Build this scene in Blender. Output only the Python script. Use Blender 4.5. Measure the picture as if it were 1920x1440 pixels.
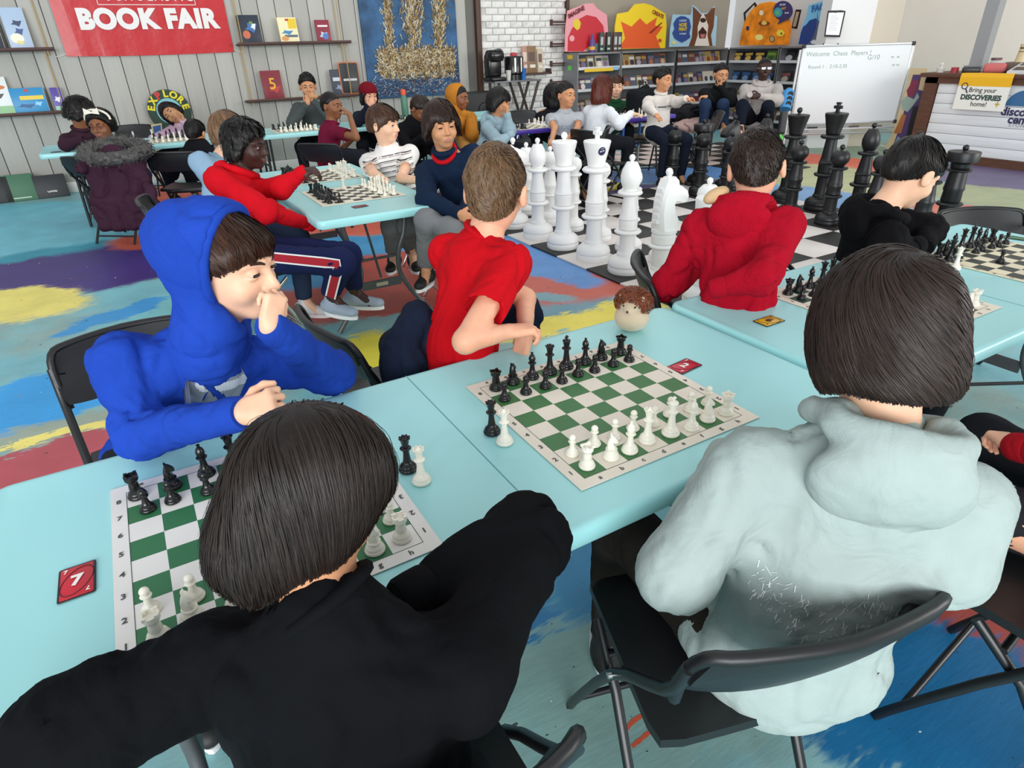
import bpy, math, random
import numpy as np
from mathutils import Matrix, Vector
R = math.radians
rnd = random.Random(7)
for o in list(bpy.data.objects): bpy.data.objects.remove(o, do_unlink=True)
scene = bpy.context.scene
COL = scene.collection

# ---------------------------------------------------------------- camera, world, light, exposure
TH = .52                       # the room's long wall runs at this angle to the camera's picture plane
FPX, PIT, ROLL, HC = 1169.7, .4951, .0293, 1.517
cd = bpy.data.cameras.new('camera'); cam = bpy.data.objects.new('camera', cd); COL.objects.link(cam)
cd.sensor_width = 36; cd.lens = FPX/1920*36; cd.clip_start = .03; cd.clip_end = 80
cam.matrix_world = (Matrix.Translation((0, 0, HC)) @ Matrix.Rotation(-TH, 4, 'Z')
                    @ Matrix.Rotation(math.pi/2-PIT, 4, 'X') @ Matrix.Rotation(-ROLL, 4, 'Z'))
scene.camera = cam
w = bpy.data.worlds.new('daylight'); scene.world = w; w.use_nodes = True
bg = w.node_tree.nodes['Background']; bg.inputs[0].default_value = (.93, .97, 1.0, 1); bg.inputs[1].default_value = .56
def area(name, loc, aim, sx, sy, power, col=(1, 1, 1)):
    l = bpy.data.lights.new(name, 'AREA'); l.shape = 'RECTANGLE'; l.size = sx; l.size_y = sy; l.energy = power; l.color = col
    o = bpy.data.objects.new(name, l); COL.objects.link(o); o.location = loc
    o.rotation_euler = (Vector(aim)-Vector(loc)).to_track_quat('-Z', 'Y').to_euler(); return o
# shop-front glazing behind and to the left of the photographer
area('shopfront_window_light', (-5.0, -7.0, 3.2), (2.5, 4.5, .6), 10, 4.0, 1150, (.95, .98, 1))
area('ceiling_panel_light', (4.5, 5.5, 4.2), (4.5, 5.8, 0), 6, 5, 55, (1, .97, .92))
area('right_wall_fill_light', (12.5, -6.5, 3.0), (9.5, 5.5, 1.0), 7, 3.6, 620, (1, .98, .95))  # added fill with no known source, brightens the cream wall on the right
scene.view_settings.view_transform = 'Standard'; scene.view_settings.look = 'None'
scene.view_settings.gamma = 1; scene.view_settings.use_curve_mapping = False
scene.view_settings.exposure = 0.34

# ---------------------------------------------------------------- picture measurements -> real places (room axes)
def ray(px, py):
    x2, y2 = (px-960)/FPX, (720-py)/FPX
    cr, sr = math.cos(ROLL), math.sin(ROLL); x = x2*cr+y2*sr; y = -x2*sr+y2*cr
    c, s = math.cos(PIT), math.sin(PIT); X, Y, Z = x, c+y*s, -s+y*c
    ct, st = math.cos(TH), math.sin(TH)
    return np.array([X*ct+Y*st, -X*st+Y*ct, Z])
O3 = np.array([0, 0, HC])
def at(px, py, d): return O3+ray(px, py)*d
def onz(px, py, z=0.): r = ray(px, py); return O3+r*((z-HC)/r[2])
def ont(px, py, t): r = ray(px, py); return O3+r*(t/r[1])
def ons(px, py, s): r = ray(px, py); return O3+r*(s/r[0])
FWD = np.array([math.sin(TH), math.cos(TH), 0]); RGT = np.array([math.cos(TH), -math.sin(TH), 0])
UPV = np.array([0, 0, 1.])
def facing(a):                 # unit vector: 0 towards the camera, 90 to picture right, 180 away
    a = R(a); return -FWD*math.cos(a)+RGT*math.sin(a)

# ---------------------------------------------------------------- materials
def lin(c):
    return tuple((x/12.92 if x <= .04045 else ((x+.055)/1.055)**2.4) for x in c)
def hexc(h): return lin(tuple(int(h[i:i+2], 16)/255 for i in (0, 2, 4)))
MATS = {}
def M(name, col, rough=.5, metal=0, noise=None, bump=None, coat=0, sheen=0, trans=0, emit=None, sss=0, spec=None, attr=None, stretch=None):
    if name in MATS: return MATS[name]
    m = bpy.data.materials.new(name); m.use_nodes = True; nt = m.node_tree; b = nt.nodes['Principled BSDF']
    if isinstance(col, str): col = hexc(col)
    b.inputs['Base Color'].default_value = (*col, 1); b.inputs['Roughness'].default_value = rough; b.inputs['Metallic'].default_value = metal
    if coat: b.inputs['Coat Weight'].default_value = coat
    if sheen: b.inputs['Sheen Weight'].default_value = sheen
    if trans: b.inputs['Transmission Weight'].default_value = trans
    if spec is not None: b.inputs['Specular IOR Level'].default_value = spec
    if sss:
        b.inputs['Subsurface Weight'].default_value = sss; b.inputs['Subsurface Radius'].default_value = (.012, .005, .003); b.inputs['Subsurface Scale'].default_value = 1
    if emit: b.inputs['Emission Color'].default_value = (*emit[0], 1); b.inputs['Emission Strength'].default_value = emit[1]
    src = None
    if noise or bump:
        tc = nt.nodes.new('ShaderNodeTexCoord'); vec = tc.outputs['Object']
        if stretch:
            mp = nt.nodes.new('ShaderNodeMapping'); mp.inputs['Scale'].default_value = stretch; nt.links.new(vec, mp.inputs[0]); vec = mp.outputs[0]
    if noise or attr:
        mx = nt.nodes.new('ShaderNodeMix'); mx.data_type = 'RGBA'; mx.blend_type = 'MULTIPLY'; mx.inputs[0].default_value = 1
        mx.inputs[6].default_value = (*col, 1)
        if attr:
            a = nt.nodes.new('ShaderNodeAttribute'); a.attribute_name = attr; nt.links.new(a.outputs[0], mx.inputs[7])
        else:
            n = nt.nodes.new('ShaderNodeTexNoise'); n.inputs['Scale'].default_value = noise[0]; n.inputs['Detail'].default_value = 4
            nt.links.new(vec, n.inputs['Vector'])
            mr = nt.nodes.new('ShaderNodeMapRange'); mr.inputs[1].default_value = .3; mr.inputs[2].default_value = .7
            mr.inputs[3].default_value = 1-noise[1]; mr.inputs[4].default_value = 1+noise[1]; nt.links.new(n.outputs[0], mr.inputs[0])
            nt.links.new(mr.outputs[0], mx.inputs[7])
        nt.links.new(mx.outputs[2], b.inputs['Base Color'])
    if bump:
        n2 = nt.nodes.new('ShaderNodeTexNoise'); n2.inputs['Scale'].default_value = bump[0]; n2.inputs['Detail'].default_value = 3
        nt.links.new(vec, n2.inputs['Vector'])
        bp = nt.nodes.new('ShaderNodeBump'); bp.inputs['Strength'].default_value = bump[1]; bp.inputs['Distance'].default_value = bump[2] if len(bump) > 2 else .01
        nt.links.new(n2.outputs[0], bp.inputs['Height']); nt.links.new(bp.outputs[0], b.inputs['Normal'])
    MATS[name] = m; return m
def P_(hexcol, rough=.55, **k): return M('paint_'+hexcol+'_%02d' % int(rough*100), hexcol, rough, **k)

# ---------------------------------------------------------------- mesh collecting
def rotz(a): c, s = math.cos(a), math.sin(a); return np.array([[c, -s, 0], [s, c, 0], [0, 0, 1.]])
def frame(y, z=UPV):           # columns x,y,z ; y forward, z approx up
    y = np.array(y, float); y /= np.linalg.norm(y); z = np.array(z, float)
    x = np.cross(y, z); n = np.linalg.norm(x)
    if n < 1e-4: x = np.cross(y, np.array([1., .1, 0])); n = np.linalg.norm(x)
    x /= n; z = np.cross(x, y); return np.stack([x, y, z], 1)
def spl(pts, k=4):              # smooth curve through the given points
    P = [np.asarray(p, float) for p in pts]; P = [2*P[0]-P[1]]+P+[2*P[-1]-P[-2]]; out = []
    for i in range(1, len(P)-2):
        for j in range(k):
            t = j/k; out.append(.5*((2*P[i])+(-P[i-1]+P[i+1])*t+(2*P[i-1]-5*P[i]+4*P[i+1]-P[i+2])*t*t+(-P[i-1]+3*P[i]-3*P[i+1]+P[i+2])*t**3))
    return out+[P[-2]]
class MB:
    def __init__(s): s.v = []; s.f = []; s.m = []; s.n = 0
    def add(s, v, f, mi=0, Rm=None, t=None):
        v = np.asarray(v, float).reshape(-1, 3)
        if Rm is not None: v = v@np.asarray(Rm).T
        if t is not None: v = v+np.asarray(t, float)
        s.v.append(v)
        for q in f: s.f.append(tuple(int(i)+s.n for i in q))
        s.m += ([mi]*len(f) if np.isscalar(mi) else list(mi)); s.n += len(v); return s
    def box(s, c, d, mi=0, Rm=None, t=None, bev=0):
        c = np.asarray(c, float); h = np.asarray(d, float)/2
        if bev:
            return s.rbox(c, d, bev, mi, Rm, t)
        v = [c+h*np.array(k) for k in ((-1,-1,-1),(1,-1,-1),(1,1,-1),(-1,1,-1),(-1,-1,1),(1,-1,1),(1,1,1),(-1,1,1))]
        return s.add(v, [(0,3,2,1),(4,5,6,7),(0,1,5,4),(1,2,6,5),(2,3,7,6),(3,0,4,7)], mi, Rm, t)
    def rbox(s, c, d, b, mi=0, Rm=None, t=None):      # box with chamfered top/bottom and rounded plan
        x, y, z = d[0]/2, d[1]/2, d[2]/2; r = min(b, x*.99, y*.99)
        out = []
        for cx, cy, a0 in ((x-r, y-r, 0), (-x+r, y-r, 90), (-x+r, -y+r, 180), (x-r, -y+r, 270)):
            for k in range(4):
                a = R(a0+k*30); out.append((cx, cy, math.cos(a), math.sin(a)))
        n = len(out); V = []; zb = min(b, z*.9)
        for zz, rr in ((-z, r-zb), (-z+zb*.3, r-zb*.3), (-z+zb, r), (z-zb, r), (z-zb*.3, r-zb*.3), (z, r-zb)):
            for cx, cy, a, e in out: V.append((c[0]+cx+a*rr, c[1]+cy+e*rr, c[2]+zz))
        F = [(k*n+i, k*n+(i+1) % n, (k+1)*n+(i+1) % n, (k+1)*n+i) for k in range(5) for i in range(n)]
        F += [tuple(range(n-1, -1, -1)), tuple(range(5*n, 6*n))]
        return s.add(V, F, mi, Rm, t)
    def tube(s, pts, r, n=8, mi=0, closed=False, caps=True, Rm=None, t=None):
        P = [np.asarray(p, float) for p in pts]; K = len(P); V = []
        rr = r if hasattr(r, '__len__') else [r]*K
        prev = None
        for i in range(K):
            a = P[(i-1) % K] if (i > 0 or closed) else P[i]; b = P[(i+1) % K] if (i < K-1 or closed) else P[i]
            d = b-a; d = d/(np.linalg.norm(d)+1e-12)
            if prev is None:
                u = np.cross(d, (0, 0, 1.));
                if np.linalg.norm(u) < .2: u = np.cross(d, (1., 0, 0))
            else: u = prev-d*(prev@d)
            u /= np.linalg.norm(u)+1e-12; w_ = np.cross(d, u); prev = u
            for k in range(n):
                an = 2*math.pi*k/n; V.append(P[i]+(u*math.cos(an)+w_*math.sin(an))*rr[i])
        kk = K if closed else K-1
        F = [(i*n+k, i*n+(k+1) % n, ((i+1) % K)*n+(k+1) % n, ((i+1) % K)*n+k) for i in range(kk) for k in range(n)]
        if caps and not closed: F += [tuple(range(n-1, -1, -1)), tuple(range((K-1)*n, K*n))]
        return s.add(V, F, mi, Rm, t)
    def lathe(s, prof, n=24, mi=0, Rm=None, t=None):
        V = []; K = len(prof)
        for r, z in prof:
            for k in range(n):
                a = 2*math.pi*k/n; V.append((r*math.cos(a), r*math.sin(a), z))
        F = [(i*n+k, i*n+(k+1) % n, (i+1)*n+(k+1) % n, (i+1)*n+k) for i in range(K-1) for k in range(n)]
        F += [tuple(range(n-1, -1, -1)), tuple(range((K-1)*n, K*n))]
        return s.add(V, F, mi, Rm, t)
    def prism(s, poly, z0, z1, mi=0, Rm=None, t=None):   # polygon in xy
        n = len(poly); V = [(x, y, z0) for x, y in poly]+[(x, y, z1) for x, y in poly]
        F = [tuple(range(n-1, -1, -1)), tuple(range(n, 2*n))]+[(i, (i+1) % n, n+(i+1) % n, n+i) for i in range(n)]
        return s.add(V, F, mi, Rm, t)
    def quad(s, a, b, c, d, mi=0): return s.add([a, b, c, d], [(0, 1, 2, 3)], mi)
    def mesh(s, name, mats, smooth=True, ang=50):
        me = bpy.data.meshes.new(name); V = np.concatenate(s.v) if s.v else np.zeros((0, 3))
        me.from_pydata(V.tolist(), [], s.f)
        for m in (mats if isinstance(mats, (list, tuple)) else [mats]): me.materials.append(m)
        if any(s.m): me.polygons.foreach_set('material_index', s.m)
        if smooth:
            me.polygons.foreach_set('use_smooth', [True]*len(s.f)); me.update()
            try: me.set_sharp_from_angle(angle=R(ang))
            except Exception: pass
        me.update(); return me
def link(name, me, parent=None, loc=None, rz=None):
    o = bpy.data.objects.new(name, me); COL.objects.link(o)
    if parent is not None: o.parent = parent
    if loc is not None: o.location = tuple(loc)
    if rz is not None: o.rotation_euler = (0, 0, rz)
    return o
def obj(name, mb, mats, parent=None, loc=None, rz=None, smooth=True, ang=50, label=None):
    o = link(name, mb.mesh(name, mats, smooth, ang), parent, loc, rz)
    if label: o['label'] = label
    return o
def tag(o, label=None, cat=None, group=None, kind=None):
    if label: o['label'] = label
    if cat: o['category'] = cat
    if group: o['group'] = group
    if kind: o['kind'] = kind
    return o
def thing(name, label, cat, loc=(0, 0, 0), rz=0, group=None):
    o = bpy.data.objects.new(name, None); COL.objects.link(o); o.empty_display_size = .05
    o.location = tuple(loc); o.rotation_euler = (0, 0, rz); return tag(o, label, cat, group)
def dup(root, loc=None, rz=None, label=None, group=None, parent=None):
    def cp(o, par):
        c = o.copy(); COL.objects.link(c)
        if par is not None: c.parent = par
        for ch in o.children: cp(ch, c)
        return c
    r = cp(root, parent)
    if loc is not None: r.location = tuple(loc)
    if rz is not None: r.rotation_euler = (0, 0, rz)
    if label: r['label'] = label
    if group: r['group'] = group
    return r
def struct(name, mb, mats, **k):
    o = obj(name, mb, mats, **k); o['kind'] = 'structure'; return o
_fc = {}
def text_mb(txt, size, bold=0., extr=0., align='CENTER', spacing=1.0, res=2):
    res = 6 if size > .15 else (3 if size > .05 else 2)
    key = (txt, size, bold, extr, align, spacing)
    if key not in _fc:
        cu = bpy.data.curves.new('t', 'FONT'); cu.body = txt; cu.size = size; cu.offset = bold; cu.extrude = extr
        cu.align_x = align; cu.align_y = 'CENTER'; cu.resolution_u = res; cu.space_character = spacing
        o = bpy.data.objects.new('t', cu); me = bpy.data.meshes.new_from_object(o)
        V = np.array([v.co[:] for v in me.vertices]).reshape(-1, 3); F = [tuple(p.vertices) for p in me.polygons]
        bpy.data.objects.remove(o); bpy.data.curves.remove(cu); bpy.data.meshes.remove(me); _fc[key] = (V, F)
    return _fc[key]
def add_text(mb, txt, size, origin, X, Y, mi=0, bold=0., align='CENTER', lift=.001, spacing=1.0, extr=0.):
    V, F = text_mb(txt, size, bold, extr, align, spacing)
    X = np.array(X, float); Y = np.array(Y, float); N = np.cross(X, Y); N /= np.linalg.norm(N)
    W = np.asarray(origin, float)+V[:, :1]*X+V[:, 1:2]*Y+(V[:, 2:3]+lift)*N
    mb.add(W, F, mi)

# ---------------------------------------------------------------- smooth distance fields and their surface
def nrm(v): v = np.asarray(v, float); return v/(np.linalg.norm(v)+1e-12)
class Field:
    def __init__(s): s.p = []; s.lo = np.full(3, 1e9); s.hi = -s.lo
    def bb(s, c, r): s.lo = np.minimum(s.lo, np.asarray(c)-r); s.hi = np.maximum(s.hi, np.asarray(c)+r)
    def cap(s, a, b, ra, rb=None, k=.02, op='+', sq=None, B=None):
        # sq: (sx,sy,sz) squash of the section measured in frame B
        a = np.asarray(a, float); b = np.asarray(b, float); rb = ra if rb is None else rb
        if sq is not None:
            B = np.asarray(B); iv = 1/np.asarray(sq, float); T = B*iv; mn = min(sq)
            a2, b2 = a@T, b@T
            def fn(p, a2=a2, b2=b2, T=T):
                q = p@T; ab = b2-a2; h = np.clip(((q-a2)@ab)/(ab@ab+1e-12), 0, 1)
                return (np.linalg.norm(q-a2-h[:, None]*ab, axis=1)-(ra+(rb-ra)*h))*mn
            m = max(sq)
        else:
            def fn(p):
                ab = b-a; h = np.clip(((p-a)@ab)/(ab@ab+1e-12), 0, 1)
                return np.linalg.norm(p-a-h[:, None]*ab, axis=1)-(ra+(rb-ra)*h)
            m = 1
        s.p.append((fn, k, op))
        if op == '+': s.bb(a, ra*m); s.bb(b, rb*m)
        return s
    def ell(s, c, r, B=None, k=.02, op='+'):
        c = np.asarray(c, float); r = np.asarray(r, float); B = np.eye(3) if B is None else np.asarray(B)
        def fn(p):
            q = (p-c)@B; k0 = np.linalg.norm(q/r, axis=1); k1 = np.linalg.norm(q/(r*r), axis=1)+1e-9
            return k0*(k0-1)/k1
        s.p.append((fn, k, op))
        if op == '+': s.bb(c, r.max())
        return s
    def rbox(s, c, h, rad, B=None, k=.02, op='+'):
        c = np.asarray(c, float); h = np.asarray(h, float)-rad; B = np.eye(3) if B is None else np.asarray(B)
        def fn(p):
            q = np.abs((p-c)@B)-h
            return np.linalg.norm(np.maximum(q, 0), axis=1)+np.minimum(q.max(1), 0)-rad
        s.p.append((fn, k, op))
        if op == '+': s.bb(c, np.linalg.norm(h)+rad)
        return s
    def tor(s, c, Rr, r, B, sx=1., k=.01, op='+'):       # ring in the xy plane of B
        c = np.asarray(c, float); B = np.asarray(B)
        def fn(p):
            q = (p-c)@B; l = np.hypot(q[:, 0]/sx, q[:, 1])-Rr
            return np.hypot(l, q[:, 2])-r
        s.p.append((fn, k, op))
        if op == '+': s.bb(c, Rr*max(1, sx)+r)
        return s
    def fn(s, f, k=0, op='&'): s.p.append((f, k, op)); return s
    def __call__(s, p):
        d = None
        for fn, k, op in s.p:
            e = fn(p)
            if op == '~': d = d+e; continue
            if op == '-': e = -e
            if d is None: d = e; continue
            if op == '+':
                if k > 0: h = np.maximum(k-np.abs(d-e), 0)/k; d = np.minimum(d, e)-h*h*k*.25
                else: d = np.minimum(d, e)
            else:
                if k > 0: h = np.maximum(k-np.abs(d-e), 0)/k; d = np.maximum(d, e)+h*h*k*.25
                else: d = np.maximum(d, e)
        return d
    def mesh(s, res, pad=None): return surf(s, s.lo-(pad or 2.5*res), s.hi+(pad or 2.5*res), res)
def surf(fn, lo, hi, res):
    lo = np.asarray(lo, float); n = np.ceil((np.asarray(hi)-lo)/res).astype(int)+1; n = (n+3)//4*4
    cn = n//4
    g = [lo[i]+(np.arange(cn[i])*4+1.5)*res for i in range(3)]
    C = np.stack(np.meshgrid(*g, indexing='ij'), -1).reshape(-1, 3); dc = fn(C).reshape(cn)
    D = np.repeat(np.repeat(np.repeat(dc, 4, 0), 4, 1), 4, 2)
    idx = np.argwhere(np.abs(D) < 5.2*res)
    if len(idx) == 0: return np.zeros((0, 3)), np.zeros((0, 4), int)
    D[tuple(idx.T)] = fn(lo+idx*res)
    I = D < 0
    nx, ny, nz = D.shape
    c = I[:-1, :-1, :-1].astype(np.int8)
    for dx, dy, dz in ((1,0,0),(0,1,0),(0,0,1),(1,1,0),(1,0,1),(0,1,1),(1,1,1)):
        c = c+I[dx:nx-1+dx, dy:ny-1+dy, dz:nz-1+dz]
    act = (c > 0) & (c < 8); cells = np.argwhere(act); vid = -np.ones(act.shape, int); vid[act] = np.arange(len(cells))
    acc = np.zeros((len(cells), 3)); cnt = np.zeros(len(cells))
    cs = [(0,0,0),(1,0,0),(0,1,0),(1,1,0),(0,0,1),(1,0,1),(0,1,1),(1,1,1)]
    vals = [D[tuple((cells+np.array(k)).T)] for k in cs]
    for a, b in ((0,1),(2,3),(4,5),(6,7),(0,2),(1,3),(4,6),(5,7),(0,4),(1,5),(2,6),(3,7)):
        va, vb = vals[a], vals[b]; m = (va < 0) != (vb < 0); tt = np.where(m, va/(va-vb+1e-20), 0)
        pa, pb = np.array(cs[a]), np.array(cs[b])
        acc += np.where(m[:, None], pa+(pb-pa)*tt[:, None], 0); cnt += m
    V = lo+(cells+acc/cnt[:, None])*res
    Q = []
    for ax in range(3):
        o1, o2 = [(1, 2), (2, 0), (0, 1)][ax]
        sl = [slice(1, -1)]*3; sl[ax] = slice(0, -1); sh = list(sl); sh[ax] = slice(1, None)
        a = I[tuple(sl)]; b = I[tuple(sh)]; e = np.argwhere(a != b)
        if len(e) == 0: continue
        off = np.array([1, 1, 1]); off[ax] = 0; e = e+off
        fl = I[tuple(e.T)]
        u = np.zeros(3, int); u[o1] = 1; v = np.zeros(3, int); v[o2] = 1
        def g_(x): return vid[tuple(x.T)]
        q = np.stack([g_(e-u-v), g_(e-v), g_(e), g_(e-u)], 1)
        q[~fl] = q[~fl][:, ::-1]; Q.append(q)
    Q = np.concatenate(Q); Q = Q[(Q >= 0).all(1)]
    return V, Q
def grad(fn, p, e=.002):
    g = np.stack([fn(p+np.eye(3)[i]*e)-fn(p-np.eye(3)[i]*e) for i in range(3)], 1)
    return g/(np.linalg.norm(g, axis=1, keepdims=True)+1e-9)
_H = np.random.RandomState(3).rand(65536)
def vnoise(p):
    i = np.floor(p).astype(int); f = p-i; f = f*f*(3-2*f); o = 0
    for dx in (0, 1):
        for dy in (0, 1):
            for dz in (0, 1):
                h = _H[((i[:, 0]+dx)*73+(i[:, 1]+dy)*9277+(i[:, 2]+dz)*26699) & 65535]
                o = o+h*(f[:, 0] if dx else 1-f[:, 0])*(f[:, 1] if dy else 1-f[:, 1])*(f[:, 2] if dz else 1-f[:, 2])
    return o
def wrinkle(amp, B, sc=(16, 16, 5), seed=0):         # soft folds running along B's third axis
    B = np.asarray(B)
    def f(p):
        q = (p@B); w_ = vnoise(q*4+seed)*1.6; q = q*np.array(sc)+w_[:, None]+seed*3.7
        n = vnoise(q); n2 = vnoise(q*2.3+9)
        return amp*(.85*np.exp(-((n-.5)/.075)**2)+.4*np.exp(-((n2-.5)/.08)**2)-.9*(vnoise(q*.55+31)-.5))
    return f
def vq_mesh(name, V, F, mats, mi=None, smooth=True):
    me = bpy.data.meshes.new(name); F = np.asarray(F); nf = len(F); k = F.shape[1] if nf else 4
    me.vertices.add(len(V)); me.vertices.foreach_set('co', np.asarray(V, np.float32).ravel())
    me.loops.add(nf*k); me.loops.foreach_set('vertex_index', F.astype(np.int32).ravel())
    me.polygons.add(nf); me.polygons.foreach_set('loop_start', np.arange(0, nf*k, k, dtype=np.int32))
    try: me.polygons.foreach_set('loop_total', np.full(nf, k, np.int32))
    except Exception: pass
    for m in (mats if isinstance(mats, (list, tuple)) else [mats]): me.materials.append(m)
    if mi is not None: me.polygons.foreach_set('material_index', np.asarray(mi, np.int32))
    me.polygons.foreach_set('use_smooth', np.ones(nf, bool) if smooth else np.zeros(nf, bool))
    me.update(calc_edges=True); me.validate(); return me
# ================================================================ people
SKIN = dict(fair='E9B99A', rosy='E3A98A', tan='C98F68', olive='B98660', brown='8A5A3C', dark='5E3A28', deep='3E2620')
LIPC = dict(fair='CC8478', rosy='C47A6A', tan='AE745F', olive='98604C', brown='6E3E34', dark='4E2C26', deep='48282A')
def skin_mat(k): return M('skin_'+k, SKIN[k], .48, sss=.12, noise=(18, .06), bump=(220, .05, .002), spec=.35)
def hair_mat(k, col): return M('hair_'+k, col, .45, spec=.3, attr='Col', bump=(260, .15, .001))
def cloth(col, rough=.9, bump=(420, .35, .0015), noise=(9, .07), sheen=0, name=None):
    nm = name or 'cloth_'+col; new = nm not in MATS
    m = M(nm, col, rough, noise=noise, bump=bump, sheen=sheen, spec=.1)
    if new:                       # broad soft creases under the weave
        nt = m.node_tree; bs = nt.nodes['Principled BSDF']; b1 = bs.inputs['Normal'].links[0].from_node; tc = nt.nodes.new('ShaderNodeTexCoord')
        n = nt.nodes.new('ShaderNodeTexNoise'); n.inputs['Scale'].default_value = 11; n.inputs['Detail'].default_value = 2.5; n.inputs['Distortion'].default_value = 1.4; nt.links.new(tc.outputs['Object'], n.inputs['Vector'])
        b2 = nt.nodes.new('ShaderNodeBump'); b2.inputs['Strength'].default_value = .32; b2.inputs['Distance'].default_value = .022; nt.links.new(n.outputs[0], b2.inputs['Height']); nt.links.new(b2.outputs[0], b1.inputs['Normal'])
    return m
EYE_W = lambda: M('eye_white', 'B9AEA4', .35); EYE_I = lambda: M('iris_brown', '24150E', .25); LIP = lambda c: M('lip_'+c, c, .45)
def head_frame(yaw, pitch=0, roll=0):    # yaw is camera relative, pitch + looks down, roll + tips to own right
    f = facing(yaw); r = np.cross(f, UPV)
    f2 = f*math.cos(R(pitch))-UPV*math.sin(R(pitch)); u = np.cross(r, f2)
    r2 = r*math.cos(R(roll))-u*math.sin(R(roll)); u2 = u*math.cos(R(roll))+r*math.sin(R(roll))
    return np.stack([r2, f2, u2], 1)
def head_field(F, H, B, s, face=True, jaw=1., ears=True, long_=1.):
    L = lambda x, y, z: H+B@(np.array([x, y, z*long_])*s)
    F.ell(L(0, -.012, .028), np.array([.0735, .092, .081])*s, B, k=.03*s)
    F.ell(L(0, .018, -.035), np.array([.059*jaw, .066, .066])*s, B, k=.045*s)
    F.ell(L(0, .056, -.083), np.array([.024*jaw, .018, .018])*s, B, k=.03*s)
    if face:
        for sx in (-1, 1):
            F.ell(L(sx*.037, .056, -.030), np.array([.024, .022, .022])*s, B, k=.02*s)
            F.cap(L(sx*.012, .084, .024), L(sx*.047, .066, .026), .009*s, .009*s, k=.018*s)
            F.ell(L(sx*.031, .098, .004), np.array([.017, .019, .012])*s, B, k=.014*s, op='-')
            F.ell(L(sx*.031, .0710, .008), np.array([.0165, .0155, .0095])*s, B, k=.002*s); F.ell(L(sx*.031, .0700, -.002), np.array([.0165, .0150, .0075])*s, B, k=.002*s)
        F.cap(L(0, .083, .012), L(0, .103, -.026), .0065*s, .0105*s, k=.012*s)
        for sx in (-1, 1): F.ell(L(sx*.0105, .090, -.030), np.array([.0085, .0095, .0075])*s, B, k=.006*s)
        F.ell(L(0, .076, -.058), np.array([.025, .018, .015])*s, B, k=.01*s)
        F.cap(L(-.014, .0835, -.0525), L(.014, .0835, -.0525), .0045*s, k=.005*s)
        F.cap(L(-.012, .083, -.0625), L(.012, .083, -.0625), .0052*s, k=.005*s)
        F.cap(L(-.02, .098, -.058), L(.02, .098, -.058), .0062*s, k=.003*s, op='-')
    if ears:
        for sx in (-1, 1):
            Be = B@rotz(sx*R(-18))
            F.ell(L(sx*.0835, -.012, -.004), np.array([.0100, .019, .031])*s, Be, k=.008*s)
            F.ell(L(sx*.0945, -.004, .000), np.array([.0075, .010, .018])*s, Be, k=.005*s, op='-')
    return L
def two_bone(S, W, l1, l2, pole):
    d = W-S; D = np.linalg.norm(d)+1e-9
    if D > (l1+l2)*.985: f = D/((l1+l2)*.985); l1 *= f; l2 *= f
    if D < abs(l1-l2)*1.05: D = abs(l1-l2)*1.05
    a = (l1*l1-l2*l2+D*D)/(2*D); h = math.sqrt(max(l1*l1-a*a, 0)); dn = nrm(d)
    p = pole-dn*(pole@dn); return S+dn*a+nrm(p)*h
POSE = dict(relaxed=([22, 26, 14], [28, 10]), fist=([78, 92, 55], [50, 45]), chin=([62, 70, 40], [30, 25]), flat=([6, 8, 5], [12, 5]), pinch=([48, 42, 20], [38, 20]), half=([40, 50, 30], [30, 20]))
def hand_field(F, W, f, b, side, s=1., pose='relaxed'):
    # W wrist, f finger direction, b back-of-hand direction; side +1 right hand, -1 left
    Bh = frame(f, b); y, z = Bh[:, 1], Bh[:, 2]; x = Bh[:, 0]*(-side)     # +x thumb side
    B2 = np.stack([x, y, z], 1); L = lambda a, c, e: W+B2@(np.array([a, c, e])*s)
    Bx = np.stack([Bh[:, 0], y, z], 1)
    F.rbox(L(-.002, .046, 0), np.array([.033, .038, .0125])*s, .0115*s, Bx, k=.012*s)
    F.cap(L(0, -.002, 0), L(0, .024, 0), .0205*s, .023*s, k=.016*s, sq=(1, 1, .74), B=Bx)
    cur, th = POSE[pose] if isinstance(pose, str) else pose
    for i, (bx, ln, r) in enumerate(((.027, .062, .0083), (.0085, .069, .0085), (-.0105, .064, .0081), (-.028, .051, .0072))):
        p = L(bx, .078-.004*abs(i-1), .001); a = R(-3+i*0); spread = (1.5-i)*.05
        ang = 0; dv = np.array([bx*0+spread*(1 if True else 0), 1, 0])
        c2 = [c*(1+.06*(i-1)) for c in cur]
        for seg, cc in zip((.44, .31, .25), c2):
            ang += R(cc); q = p+B2@(np.array([spread*math.cos(ang), math.cos(ang), -math.sin(ang)])*ln*seg*s)
            F.cap(p, q, r*s, r*.92*s, k=.0035*s); p = q; r *= .93
    p = L(.024, .018, -.006); ang = R(th[0])
    for seg, cc, r in ((.030, 0, .0115), (.028, th[0], .0098), (.022, th[1], .0088)):
        ang2 = R(cc)
        d0 = np.array([.72, .62, -.42]) if cc == 0 else (np.array([.35, .85, -.45]) if seg == .028 else np.array([-.1*cc/20, .9, -.5]))
        q = p+B2@(nrm(d0)*seg*s); F.cap(p, q, r*s, r*.9*s, k=.005*s); p = q
    return F
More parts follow.
